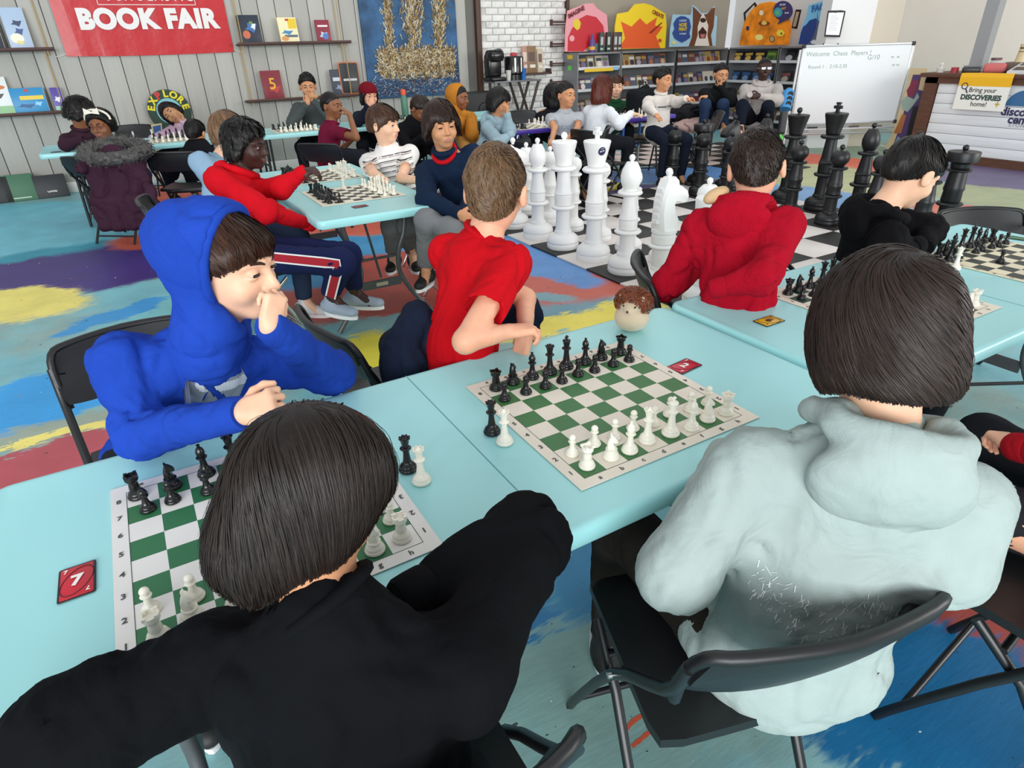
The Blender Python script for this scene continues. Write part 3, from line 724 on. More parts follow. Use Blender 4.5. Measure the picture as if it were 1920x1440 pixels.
PATCH = [  # colour, centre, first axis end, second axis end (measured in the photograph, laid on the floor), softness
 ('74C4D6', (60, 420), (430, 400), (60, 475), .1), ('7FC6CC', (430, 600), (650, 560), (430, 700), .3),
 ('2E9CB4', (40, 495), (255, 455), (40, 522), .12), ('45307A', (150, 505), (470, 462), (150, 548), .1), ('45307A', (330, 470), (560, 440), (330, 510), .1),
 ('D0604A', (300, 447), (400, 436), (300, 460), .2), ('E0705A', (340, 368), (420, 360), (340, 400), .1), ('E0705A', (700, 400), (900, 380), (700, 440), .1),
 ('F0E078', (30, 572), (165, 556), (30, 604), .12), ('3E9AD8', (215, 590), (330, 555), (205, 605), .14), ('33A2E6', (90, 745), (300, 690), (100, 790), .1),
 ('9AA898', (150, 800), (420, 760), (150, 822), .2), ('F2E27A', (60, 822), (330, 780), (60, 829), .08), ('B8505A', (60, 868), (420, 800), (60, 905), .06),
 ('B64A3A', (690, 545), (900, 520), (690, 600), .08), ('C4523E', (760, 500), (960, 490), (760, 540), .2), ('4C9CCC', (660, 462), (800, 455), (660, 485), .12), ('2F8FC0', (560, 520), (660, 510), (560, 545), .2),
 ('F4E650', (690, 668), (780, 640), (700, 715), .16), ('F0DE58', (1070, 598), (1240, 570), (1070, 620), .18), ('6C98A8', (1050, 575), (1150, 560), (1050, 590), .2),
 ('C8604E', (1060, 535), (1230, 520), (1050, 572), .16), ('7FA6B0', (1020, 556), (1090, 560), (1020, 566), .3), ('5E94D2', (1000, 492), (1130, 530), (960, 505), .08), ('5E94D2', (930, 440), (1060, 500), (900, 470), .08),
 ('E8D240', (1115, 345), (1200, 330), (1115, 375), .12), ('5C8CC4', (1290, 322), (1480, 310), (1290, 338), .1), ('5F5584', (1240, 362), (1420, 345), (1240, 385), .1), ('6FA0B4', (1130, 385), (1230, 380), (1130, 400), .2),
 ('8FA894', (1620, 285), (1760, 300), (1620, 310), .1), ('E0674A', (1560, 303), (1740, 320), (1560, 316), .08), ('B9BC8C', (1560, 335), (1780, 360), (1560, 365), .1), ('6F9CCB', (1540, 375), (1700, 400), (1540, 400), .1),
 ('6E6284', (1850, 330), (2060, 350), (1850, 352), .08), ('A9B08A', (1860, 368), (2060, 390), (1860, 388), .1), ('D8705C', (1840, 402), (2000, 420), (1840, 418), .1), ('C9A08C', (1900, 412), (2060, 430), (1900, 420), .2),
 ('A6BEC0', (1050, 300), (1150, 290), (1050, 330), .3),
 ('86A8A2', (1260, 1260), (1560, 1180), (1260, 1500), .4), ('2E86B4', (1085, 1075), (1180, 1010), (1120, 1150), .35), ('2D7FB4', (960, 1185), (1020, 1170), (960, 1215), .3),
 ('A8463A', (1850, 1180), (2050, 1080), (1700, 1060), .1), ('A8463A', (1890, 1320), (2000, 1300), (1860, 1440), .2), ('146A9C', (1720, 1300), (1940, 1420), (1560, 1440), .12), ('146A9C', (1600, 1230), (1760, 1180), (1560, 1330), .12),
 ('C8583E', (1240, 1337), (1268, 1330), (1238, 1352), .2)]
FM = floor_material()
mb = MB(); mb.add([(-9, -3, 0), (14, -3, 0), (14, 12, 0), (-9, 12, 0)], [(0, 1, 2, 3)]); struct('floor', mb, FM, smooth=False)
# thin dribbled paint lines near the camera
for k, pts in enumerate((((1185, 1400), (1215, 1375), (1250, 1362), (1300, 1358), (1308, 1320), (1290, 1300)), ((1165, 1375), (1190, 1350), (1215, 1335), (1238, 1330)))):
    mb = MB(); P = [onz(*p) for p in pts]; Q = []
    for a, b_ in zip(P[:-1], P[1:]):
        for j in range(5): Q.append(a+(b_-a)*j/5)
    mb2 = MB(); V = []
    for j, p in enumerate(Q):
        d = Q[min(j+1, len(Q)-1)]-Q[max(j-1, 0)]; n_ = nrm(np.array([-d[1], d[0], 0])); w_ = .004+.004*rnd.random(); V += [p-n_*w_+UPV*.0006, p+n_*w_+UPV*.0006]
    mb2.add(V, [(2*j, 2*j+1, 2*j+3, 2*j+2) for j in range(len(Q)-1)]); o = struct('trim_%d' % (k+20), mb2, P_('C8583E', .4), smooth=False); o['label'] = 'thin dribble of orange paint on the floor'

def planks_wall(name, s0, s1, z1, step, mats, t, label):
    mb = MB(); mb.box(((s0+s1)/2, t+.06, z1/2), (s1-s0, .08, z1)); root = struct(name, mb, P_('6E6C66', .8), smooth=False)
    me = []
    for v in range(3):
        mb = MB(); mb.rbox((0, 0, z1/2), (step-.009, .018, z1), .004); me.append(mb.mesh('plank', mats[v % len(mats)]))
    n = int((s1-s0)/step)
    for i in range(n): link('plank', me[(i*7) % 3], root, (s0+step*(i+.5), t+.011, 0))
    return root
gw = [M('grey_board_%d' % i, c, .7, noise=(3, .05), bump=(30, .25, .003), stretch=(6, 6, .5)) for i, c in enumerate(('B1AFA8', 'ACAAA3', 'B6B4AD'))]
planks_wall('wall_left', -4.4, 5.3, 2.9, .222, gw, TW, 'grey')
mb = MB(); mb.rbox((.45, TW-.012, .065), (9.7, .022, .13), .006); struct('baseboard_left', mb, P_('DAD8D2', .5))
mb = MB(); mb.rbox((5.345, TW-.01, 1.45), (.085, .09, 2.9), .006); struct('trim_1', mb, M('dark_wood_trim', '4A3024', .5, noise=(8, .2), stretch=(8, 8, 1)))
mb = MB(); mb.rbox((7.06, TW-.01, 1.45), (.05, .08, 2.9), .006); struct('trim_2', mb, M('dark_wood_trim', '4A3024'))
# white-painted brick panel between the two dark posts
mb = MB(); mb.box((6.2, TW+.05, 1.45), (1.66, .06, 2.9)); bw = struct('wall_brick', mb, M('mortar', 'CBC9C4', .9), smooth=False)
bmats = [M('painted_brick_%d' % i, c, .75, noise=(n_, a), bump=(40, .6, .006)) for i, (c, n_, a) in enumerate((('E6E4E0', 12, .1), ('DEDCD8', 20, .22), ('EEECE8', 9, .08)))]
bme = []
for i in range(3):
    mb = MB(); mb.rbox((0, 0, 0), (.213, .03, .082), .006); bme.append(mb.mesh('brick', bmats[i]))
row = 0; z = .05; nb = 0
while z < 2.9:
    s_ = 5.42+(.11 if row % 2 else 0)
    while s_ < 7.0:
        o = link('brick', bme[rnd.choice((0, 0, 2, 2, 1))], bw, (s_+.08, TW+.008+rnd.uniform(-.004, .004), z)); s_ += .228; nb += 1
    z += .094; row += 1
mb = MB(); mb.box((9.0, TW+.05, 1.45), (3.9, .08, 2.9)); struct('wall_back', mb, M('taupe_wall', 'A39A8B', .85, noise=(2, .03)), smooth=False)
mb = MB(); mb.box((11.15, 8.55, 1.45), (.1, 3.1, 2.9)); struct('wall_right', mb, M('white_wall', 'E3E1DE', .8), smooth=False)
mb = MB(); mb.box((12.3, 3.0, 1.6), (.1, 9.5, 3.2)); struct('wall_cream', mb, M('cream_wall', 'FBEFE2', .85, noise=(1.2, .03)), smooth=False)
pil = MB(); pil.box((0, 0, 1.45), (.62, .42, 2.9)); struct('trim_3', pil, M('pillar_white', 'E9E8E6', .7), loc=(9.62, 6.62, 0), rz=-.62, smooth=False)
pil = MB(); pil.box((0, 0, 1.45), (.42, .40, 2.9)); struct('trim_4', pil, M('pillar_beige', 'D8CCBA', .8), loc=(10.12, 6.40, 0), rz=-.62, smooth=False)
col_ = MB(); col_.box((0, 0, 1.6), (.16, .16, 3.2)); col_.box((0, 0, 1.12), (.24, .24, .03)); struct('trim_5', col_, M('grey_steel_post', '9C9C9E', .5), loc=(10.3, 4.98, 0), smooth=False)

# ---- red banner
mb = MB(); W, Hh = 24, 14; V = []; F = []
bs0, bs1, bz0, bz1 = -.30, 1.62, 1.555, 2.62
for j in range(Hh+1):
    for i in range(W+1):
        u, v = i/W, j/Hh; V.append((bs0+(bs1-bs0)*u, TW-.016-.006*abs(math.sin(u*19))*(1-.3*v)-.004*math.sin(u*7+v*3), bz0+(bz1-bz0)*v+.012*math.sin(u*math.pi)*(-1 if v < .5 else 0)))
for j in range(Hh):
    for i in range(W): F.append((j*(W+1)+i, j*(W+1)+i+1, (j+1)*(W+1)+i+1, (j+1)*(W+1)+i))
mb.add(V, F); ban = thing('banner', 'large red vinyl banner with white BOOK FAIR lettering tied to the plank wall', 'banner', (.66, TW-.02, 1.55)); bi = np.array([-.66, -TW+.02, -1.55])
def sub(mb_, off): mb_.v = [v+off for v in mb_.v]; return mb_
obj('banner_sheet', sub(mb, bi), M('red_vinyl', 'C4101C', .38, bump=(5, .5, .02), coat=.2), ban)
mb = MB(); add_text(mb, 'BOOK FAIR', .285, (ont(281, 36, TW-.03)[0], TW-.03, ont(281, 37, TW-.03)[2]), (1, 0, 0), (0, 0, 1), bold=.017, spacing=1.08); obj('lettering', sub(mb, bi), P_('EDE9E6', .5), ban, smooth=False)
zl_ = ont(275, 9, TW-.03)[2]; xa, xb = ont(184, 9, TW-.03)[0], ont(366, 6, TW-.03)[0]
mb = MB(); add_text(mb, 'SCHOLASTIC', .135, ((xa+xb)/2+.04, TW-.03, zl_+.085), (1, 0, 0), (0, 0, 1), bold=.001, spacing=1.3); obj('lettering', sub(mb, bi), P_('EDE9E6', .5), ban, smooth=False)
for c_, d_ in ((((xa+xb)/2, zl_), (xb-xa, .007)), (((xa+xb)/2, zl_+.17), (xb-xa, .007)), ((xa, zl_+.085), (.007, .17)), ((xb, zl_+.085), (.007, .17))):
    mb = MB(); mb.box((c_[0], TW-.031, c_[1]), (d_[0], .001, d_[1])); obj('border_line', sub(mb, bi), P_('EDE9E6', .5), ban, smooth=False)
for sx, zz in ((bs0, bz0), (bs1, bz0)):
    mb = MB(); d = -1 if sx < 0 else 1
    mb.tube([(sx, TW-.02, zz+.03), (sx+d*.06, TW-.015, zz+.005), (sx+d*.12, TW-.012, zz+.0)], .004, 5); obj('tie_string', sub(mb, bi), P_('E8E4DC', .8), ban)

# ---- rope-hung shelves
wood = M('dark_shelf_wood', '4B2F28', .5, noise=(14, .2), stretch=(1, 8, 8)); rope = M('sisal_rope', 'B49A6E', .9, bump=(200, .5, .002))
def rope_shelf(s0, s1, z, label, ropes, zt):
    t = thing('wall_shelf', label, 'shelf', ((s0+s1)/2, TW, z)); iv = -np.array([(s0+s1)/2, TW, z])
    mb = MB(); mb.rbox(((s0+s1)/2, TW-.095, z), (s1-s0, .17, .022), .004); mb.rbox(((s0+s1)/2, TW-.183, z+.012), (s1-s0, .012, .03), .003); obj('board', sub(mb, iv), wood, t)
    for r in ropes:
        for dy in (.02, .17):
            mb = MB(); mb.tube([(r, TW-dy, z-.06), (r+.004, TW-dy, z+.2), (r, TW-dy*.9, zt)], .006, 6); obj('rope', sub(mb, iv), rope, t)
    return t
rope_shelf(-2.3, -.40, 1.63, 'dark wooden shelf hung on rope, upper one left of the red banner', (-.47,), 2.6)
rope_shelf(-2.3, -.44, .955, 'dark wooden shelf hung on rope, lower one left of the red banner', (-.50,), 1.63)
rope_shelf(1.66, 3.20, 1.635, 'dark wooden shelf hung on rope, upper one right of the red banner', (1.72, 3.06), 2.6)
rope_shelf(1.62, 3.27, .945, 'dark wooden shelf hung on rope, lower one right of the red banner', (1.70, 3.10), 1.63)

# ---- books shown face out
def book(name, label, cat, loc, rz, w_, h, d, cover, bands=(), txt=None, lean=.16, group=None, parts=True, tcol='F2F0EA', tsz=.03):
    t = thing(name, label, cat, loc, rz, group); Rl = np.array([[1, 0, 0], [0, math.cos(lean), math.sin(lean)], [0, -math.sin(lean), math.cos(lean)]])  # leans back to +y
    mb = MB(); mb.rbox((0, 0, h/2), (w_, d, h), .002, 0, Rl); 
    obj('cover', mb, P_(cover, .4), t)
    mb = MB(); mb.box((.003, 0, h/2), (w_, d*.7, h-.006), 0, Rl); obj('pages', mb, P_('E6E0D2', .8), t, smooth=False)
    for i, (c, x, z, bw_, bh, kind) in enumerate(bands):
        mb = MB()
        if kind == 'r': mb.box((x*w_, -d/2-.0008, h*z), (bw_*w_, .001, bh*h), 0, Rl)
        else:
            n = 14 if kind == 'o' else 9; pl = []
            for k in range(n):
                a = 2*math.pi*k/n; r_ = 1 if kind == 'o' else (1 if k % 2 else .55); pl.append((x*w_+math.cos(a)*bw_*w_*.5*r_, h*z+math.sin(a)*bh*h*.5*r_))
            V = [(px, -d/2-.0012-.0002*i, pz) for px, pz in pl]; mb.add(V, [tuple(range(n))], 0, Rl)
        obj('cover_art', mb, P_(c, .4), t, smooth=False)
    if txt:
        for tx, tz, ts in txt:
            mb = MB(); add_text(mb, tx, ts, (0, -d/2-.002, h*tz), (1, 0, 0), (0, 0, 1), bold=.0015); mb.v = [v@Rl.T for v in mb.v]; obj('title', mb, P_(tcol, .5), t, smooth=False)
    return t
sy = TW-.12
for a in (
 ('paperback', 'dark navy picture book cut by the left edge on the upper shelf', (-1.02, sy, 1.645), .30, .46, .03, '1C2230', [('3A4458', 0, .4, .7, .3, 'o')], None),
 ('paperback', 'pale blue and white patterned comic on the upper left shelf', (-.70, sy, 1.645), .22, .42, .03, 'AFC3DC', [('3C4668', .1, .62, .6, .18, 's'), ('F3EFD8', -.1, .25, .6, .25, 'o'), ('4A5A8C', .1, .42, .5, .2, 's'), ('E8D98C', 0, .15, .5, .12, 's')], None),
 ('paperback', 'white comic with an orange spot at the far left of the lower shelf', (-1.10, sy, .97), .22, .40, .02, 'E6ECEA', [('D0742E', .1, .72, .6, .12, 'o'), ('4A4A44', 0, .5, .7, .16, 's'), ('8FBF8C', 0, .12, 1, .2, 'r')], None),
 ('paperback', 'bright blue puzzle book with yellow title strip on the lower left shelf', (-.82, sy, .97), .34, .27, .03, '2E8FC4', [('E8C93A', .1, .6, .7, .16, 'r'), ('C23A3A', 0, .9, .14, .1, 'r'), ('1C5C90', -.1, .28, .7, .2, 's'), ('8CD0EE', .25, .35, .3, .22, 's')], None),
 ('paperback', 'small purple and white comic at the end of the lower left shelf', (-.53, sy, .97), .11, .26, .03, '5A4AA0', [('EDEDF4', 0, .5, .7, .3, 's'), ('9CC8B0', 0, .12, .9, .18, 'r')], None),
 ('paperback', 'dark blue building brick book with a space figure on the upper right shelf', (1.86, sy, 1.65), .27, .33, .05, '1E2A3C', [('3F6EA8', .1, .55, .7, .4, 's'), ('C96A4A', -.2, .3, .35, .3, 'o'), ('E4ECF0', .2, .6, .3, .3, 's'), ('6A8A5A', .1, .72, .2, .12, 'o')], None),
 ('paperback', 'yellow and white building brick book with racing cars on the upper right shelf', (2.36, sy, 1.65), .25, .30, .05, 'EFE6B8', [('E8C42C', .25, .75, .45, .4, 'r'), ('3C86B8', -.05, .4, .8, .2, 's'), ('C23A2E', 0, .9, .18, .08, 'r'), ('D89A5A', -.25, .15, .4, .2, 'o'), ('5C6A78', .1, .25, .7, .1, 'r')], None),
 ('paperback', 'maroon game guide with blue figures on the upper right shelf', (2.84, sy, 1.65), .20, .27, .025, '8A2438', [('B8C8E0', 0, .3, .7, .4, 's'), ('4A7ABE', .1, .25, .4, .3, 'o'), ('F0E8E8', 0, .72, .7, .08, 'r')], None),
 ('paperback', 'maroon game guide with a big yellow 5 on the lower right shelf', (2.02, sy, .96), .27, .36, .025, '7E1F2C', [('B8382E', .1, .35, .7, .3, 's')], [('5', .52, .20), ]),
 ('paperback', 'grey game guide with pale lettering on the lower right shelf', (2.97, sy, .96), .23, .34, .025, '3C424E', [('C8CED8', 0, .62, .8, .14, 'r'), ('8A92A6', 0, .3, .7, .25, 's')], None)):
    book(a[0], a[1], 'book', a[2], 0, a[3], a[4], a[5], a[6], a[7], a[8], tcol='E8B02C' if '5' in a[1] else 'F2F0EA')
t = thing('picture_frame', 'black plaque in an orange rim leaning at the end of the lower right shelf', 'plaque', (3.13, TW-.10, .957))
mb = MB(); mb.rbox((0, 0, 0), (.30, .42, .02), .03); mb.v = [v@np.array([[1, 0, 0], [0, .1, 1], [0, 1, -.1]]).T+np.array([0, 0, .22]) for v in mb.v]; obj('rim', mb, P_('C9744A', .5), t)
mb = MB(); mb.rbox((0, 0, .012), (.27, .39, .01), .025); mb.v = [v@np.array([[1, 0, 0], [0, .1, -1], [0, 1, .1]]).T+np.array([0, 0, .22]) for v in mb.v]; obj('panel', mb, P_('2A2A2C', .4), t)
mb = MB(); mb.box((0, -.021, .20), (.2, .001, .03)); mb.box((0, -.021, .14), (.16, .001, .012)); obj('lettering', mb, P_('C8C8C8', .5), t, smooth=False)

# ---- textured painting
p0, p1 = 3.42, 4.95; t = thing('painting', 'tall blue abstract canvas with three raised straw coloured trunks on the plank wall', 'painting', (4.19, TW, .87)); iv = -np.array([4.19, TW, .87])
mb = MB(); mb.rbox(((p0+p1)/2, TW-.03, 1.85), (p1-p0, .04, 1.96), .004); obj('canvas', sub(mb, iv), M('blue_canvas', '33587E', .7, noise=(3.5, .55), bump=(25, .8, .01)), t)
def straws(n, fn, cols, seed):
    r = random.Random(seed); mb = MB()
    for i in range(n):
        x, z, a, l = fn(r); dx, dz = math.cos(a)*l, math.sin(a)*l; h = r.uniform(.004, .03); w_ = r.uniform(.0025, .006); px_, pz_ = -math.sin(a)*w_, math.cos(a)*w_
        mb.add([(x-px_, TW-.052-h*.3, z-pz_), (x+px_, TW-.052-h*.3, z+pz_), (x+dx+px_, TW-.052-h, z+dz+pz_), (x+dx-px_, TW-.052-h, z+dz-pz_), (x+dx/2, TW-.052-h*1.6-.005, z+dz/2)], [(0, 1, 4), (1, 2, 4), (2, 3, 4), (3, 0, 4)], r.randrange(len(cols)))
    return mb, cols
sc_ = [P_('C8AC7C', .8), P_('E2D2AC', .8), P_('A88A58', .8), P_('8F7A5C', .8), P_('EDE6D2', .8)]
def trunk(x0, w0, x1, w1):
    def f(r):
        v = r.random()**.9; xc = x1+(x0-x1)*v; w_ = w1+(w0-w1)*v; return xc+r.gauss(0, w_*.34), 1.52+v*1.3, r.gauss(math.pi/2, .45), r.uniform(.03, .12)
    return f
for k, (a, n_) in enumerate(((trunk(3.92, .15, 3.80, .10), 420), (trunk(4.28, .42, 4.20, .13), 700), (trunk(4.74, .36, 4.62, .11), 620))):
    mb, cs = straws(n_, a, sc_, k+3); o = obj('straw_relief', sub(mb, iv), cs, t, smooth=False); o['kind'] = 'stuff'
mb, cs = straws(1900, lambda r: (r.uniform(3.62, 4.86), 1.10+.42*r.random()**.8*(1 if True else 0), r.gauss(math.pi/2, 1.1), r.uniform(.03, .10)), sc_, 9); o = obj('straw_relief', sub(mb, iv), cs, t, smooth=False); o['kind'] = 'stuff'
mb, cs = straws(500, lambda r: (r.uniform(3.44, 4.92), r.uniform(.9, 1.16), r.gauss(0, .9), r.uniform(.02, .06)), [P_('8C93A4', .8), P_('C4C8CC', .8), P_('4A6484', .8), P_('76606A', .8)], 5); o = obj('paint_ridges', sub(mb, iv), cs, t, smooth=False); o['kind'] = 'stuff'

# ---- book fair cases
metal = M('case_grey_metal', '8F9093', .4, metal=.55); metalw = M('case_shelf_lip', 'D2D2D2', .4); black_ = P_('17171A', .5)
def case(a, b_, front, label):     # a,b: left/right front corners in plan (seen from the room); front: outward direction
    a = np.array([*a, 0.]); b_ = np.array([*b_, 0.]); u = nrm(b_-a); w_ = np.linalg.norm(b_-a); t = thing('book_case', label, 'bookcase', a); bk = -np.array([*front, 0.]); Bm = np.stack([u, bk, UPV], 1); D = .42
    zt = 1.385
    for x in (.012, w_-.012):
        mb = MB(); mb.box((x, D/2, zt/2), (.02, D, zt), 0, Bm); obj('side_panel', mb, metal, t, smooth=False)
    mb = MB(); mb.box((w_/2, D, zt/2), (w_, .02, zt), 0, Bm); obj('back_panel', mb, metal, t, smooth=False)
    mb = MB(); mb.box((w_/2, D/2, zt), (w_, D, .025), 0, Bm); obj('top_panel', mb, metal, t, smooth=False)
    for z in (1.16, .82, .47, .16):
        mb = MB(); mb.box((w_/2, D/2+.02, z-.02), (w_-.04, D-.04, .014), 0, Bm); mb.box((w_/2, .012, z), (w_-.04, .014, .045), 1, Bm); obj('shelf', mb, [metal, metalw], t, smooth=False)
    return t, a, u, bk, w_, Bm
ct = []
divs = [(6.985, 7.92), (7.93, 9.21), (9.235, 10.56)]
names = ['grey metal book case at the left end beneath the pink standee', 'grey metal book case beneath the yellow CREATE standee', 'grey metal book case beneath the dog photograph board']
for (a, b_), nm in zip(divs, names): ct.append(case((a, 9.65), (b_, 9.65), (0, -1), nm))
ct.append(case((10.6, 9.66), (10.6, 8.50), (-1, 0), 'grey metal book case beneath the orange sun standee')); ct.append(case((10.6, 8.48), (10.6, 7.36), (-1, 0), 'grey metal book case partly behind the whiteboard'))
pal = ['7A4A3A', '9C8A6A', '54607A', 'B9A68A', '6A3A44', '8A9A9C', 'C8B8A0', '3E4A5A', 'A86A4A', 'D8CDBE', '6E7A5A', '4A3A34', 'A89AA8', '2E3440', 'C09A4A', '7A6A8A']
def mini_book(c1, c2, c3, w_, h):
    mb = MB(); mb.box((0, 0, h/2), (w_, .022, h), 0); mb.box((0, -.0115, h*.72), (w_*.8, .001, h*.22), 1)
    n = 9; mb.add([(math.cos(2*math.pi*k/n)*w_*.32, -.0118, h*.36+math.sin(2*math.pi*k/n)*h*.24) for k in range(n)], [tuple(range(n))], 2); mb.box((0, 0, h-.001), (w_*.98, .014, .003), 3)
    return mb.mesh('paperback', [P_(c1, .5), P_(c2, .5), P_(c3, .5), P_('E6E0D2', .8)], smooth=False)
lib = [mini_book(rnd.choice(pal), rnd.choice(pal+['E8E2D6']), rnd.choice(pal+['E8E2D6']), .15, .21) for _ in range(20)]
libs = {3: [mini_book('1E1C28', 'D8B24A', 'E0B860', .24, .20), mini_book('5A7A3A', '8CB04A', '3E5A2E', .24, .20), mini_book('1B2638', '2E5A8C', '6E8CB4', .22, .21)], 4: [mini_book('1A1A1E', '2A2A30', 'C8C8CC', .24, .21), mini_book('26262C', '8A4A44', 'B8A8A0', .22, .21)]}
ORD = ['first', 'second', 'third', 'fourth', 'fifth', 'sixth', 'seventh', 'eighth', 'ninth', 'tenth']
desc = ['left end case', 'case under the yellow standee', 'case under the dog board', 'case under the orange sun', 'case behind the whiteboard']
for ci, (t, a, u, bk, w_, Bm) in enumerate(ct):
    for ri, z in enumerate((1.15, .81, .46, .15)):
        x = .1; cnt = [0]
        while x < w_-.10:
            if ci in libs and ri < 2: me = libs[ci][(0 if x < w_*.55 else 1) if ci == 3 and ri == 0 else (2 if ci == 3 else ri)]; st_ = .26
            else: me = rnd.choice(lib); st_ = rnd.choice((.125, .14, .165))
            p = a+u*x+bk*(.10+rnd.uniform(0, .04)); o = link('paperback', me); yaw = math.atan2(u[1], u[0])
            o.rotation_euler = (-.30, rnd.uniform(-.04, .04), yaw+rnd.uniform(-.12, .12)); o.location = (p[0], p[1], z-.010)
            cnt[0] += 1; tag(o, 'paperback facing out, %s from the left, %s shelf, %s' % (ORD[cnt[0]-1], ('top', 'second', 'third', 'bottom')[ri], desc[ci]), 'book', 'books on the %s shelf of the %s' % (('top', 'second', 'third', 'bottom')[ri], desc[ci])); x += st_
mb = MB(); mb.box((.45, -.012, 1.13), (.62, .004, .05), 0); o = obj('shelf_sign', mb, P_('E8C22C', .5), ct[0][0], smooth=False); o['label'] = 'yellow strip along the shelf lip'
mb = MB(); mb.box((.82, -.012, 1.14), (.12, .004, .05), 0); mb.box((.05, .1, 0), (0, 0, 0)); obj('shelf_sign', mb, P_('8CB8D8', .5), ct[0][0], smooth=False)
mb = MB(); mb.box((-.004, .22, 1.34), (.004, .15, .06), 0); obj('sticker', mb, P_('E8C22C', .5), ct[0][0], smooth=False)
mb = MB(); mb.box((-.004, .22, 1.17), (.004, .11, .07), 0); obj('sticker', mb, P_('6CCB5C', .5), ct[0][0], smooth=False)
for k in (0, 2): 
    mb = MB(); mb.box((ct[k][4]+.008, .0, .69), (.025, .03, 1.36), 0); obj('hinge_strip', mb, black_, ct[k][0], smooth=False) if k else None
mb = MB(); mb.box((9.222, 9.64, .69), (.03, .03, 1.38)); o = struct('trim_6', mb, black_, smooth=False)

# ---- cut-out standees on top of the cases (flat boards standing at their own distance)
def board(name, label, cat, layers, plane, axis='t', th=.012, group=None):
    f = (lambda p: ont(p[0], p[1], plane)) if axis == 't' else (lambda p: ons(p[0], p[1], plane))
    P0 = [f(p) for p in layers[0][1]]; c = np.mean(P0, 0); c[2] = min(p[2] for p in P0); t = thing(name, label, cat, c)
    back = np.array([0, 1., 0]) if axis == 't' else np.array([1., 0, 0])
    for i, (nm, px, colr) in enumerate(layers):
        mb = MB(); P = [f(p)-c-back*(.0015*i) for p in px]; n = len(P); dpt = back*(th if i == 0 else .001)
        mb.add(P+[p+dpt for p in P], [tuple(range(n)), tuple(range(2*n-1, n-1, -1))]+[(k, (k+1) % n, n+(k+1) % n, n+k) for k in range(n)]); obj(nm, mb, colr if not isinstance(colr, str) else P_(colr, .45), t, smooth=False)
    return t, c, back
def btext(t, c, back, txt, p, sz, colr, axis, plane, rot=0., bold=.004, k=8):
    f = (lambda p: ont(p[0], p[1], plane)) if axis == 't' else (lambda p: ons(p[0], p[1], plane))
    X = np.array([1., 0, 0]) if axis == 't' else np.array([0, -1., 0]); Y = UPV; a = R(rot); X, Y = X*math.cos(a)+Y*math.sin(a), -X*math.sin(a)+Y*math.cos(a)
    mb = MB(); add_text(mb, txt, sz, f(p)-c-back*.0015*k, X, Y, bold=bold); obj('lettering', mb, P_(colr, .5), t, smooth=False)
def circ(x, y, rx, ry, n=20, a0=0, a1=360): return [(x+rx*math.cos(R(a0+(a1-a0)*k/(n if a1-a0 == 360 else n-1))), y-ry*math.sin(R(a0+(a1-a0)*k/(n if a1-a0 == 360 else n-1)))) for k in range(n)]
T1 = 9.8
t, c, b_ = board('standee', 'pink cut-out display board with red shape and word IMAGINE on the book case', 'standee', [
 ('board', [(1059, 97), (1060, 55), (1064, 20), (1080, 14), (1097, 7), (1112, 6), (1120, 16), (1138, 28), (1140, 55), (1141, 96)], 'E79AA2'),
 ('printed_art', [(1064, 96), (1065, 70), (1072, 54), (1085, 36), (1100, 28), (1118, 32), (1131, 48), (1134, 68), (1124, 80), (1098, 92), (1094, 96)], 'C41E2C'),
 ('printed_art', [(1075, 50), (1074, 42), (1078, 36), (1085, 36), (1089, 43), (1087, 53), (1082, 57)], 'E2C22E'),
 ('printed_art', [(1098, 95), (1104, 86), (1122, 80), (1138, 90), (1138, 96)], '7F9A9A'), ('printed_art', circ(1072, 72, 5, 6, 8), 'EBA0A4')], T1)
btext(t, c, b_, 'IMAGINE', (1080, 23), .088, '6A1A22', 't', T1, 22, .004)
t, c, b_ = board('standee', 'yellow cut-out display board with orange starburst and word CREATE on the book case', 'standee', [
 ('board', [(1152, 92), (1153, 50), (1157, 26), (1178, 22), (1190, 8), (1208, 6), (1222, 10), (1248, 26), (1250, 48), (1247, 90)], 'F2CE1C'),
 ('printed_art', [(1160, 91), (1172, 72), (1164, 40), (1184, 50), (1200, 34), (1212, 46), (1232, 32), (1228, 48), (1243, 50), (1230, 68), (1238, 90)], 'E4591E'),
 ('printed_art', [(1216, 63), (1218, 60), (1240, 42), (1242, 43), (1222, 62)], '8C2A1C'), ('printed_art', circ(1237, 76, 4, 4, 5), 'C8442A')], T1)
btext(t, c, b_, 'CREATE', (1233, 27), .080, '8A2A20', 't', T1, -18, .003)
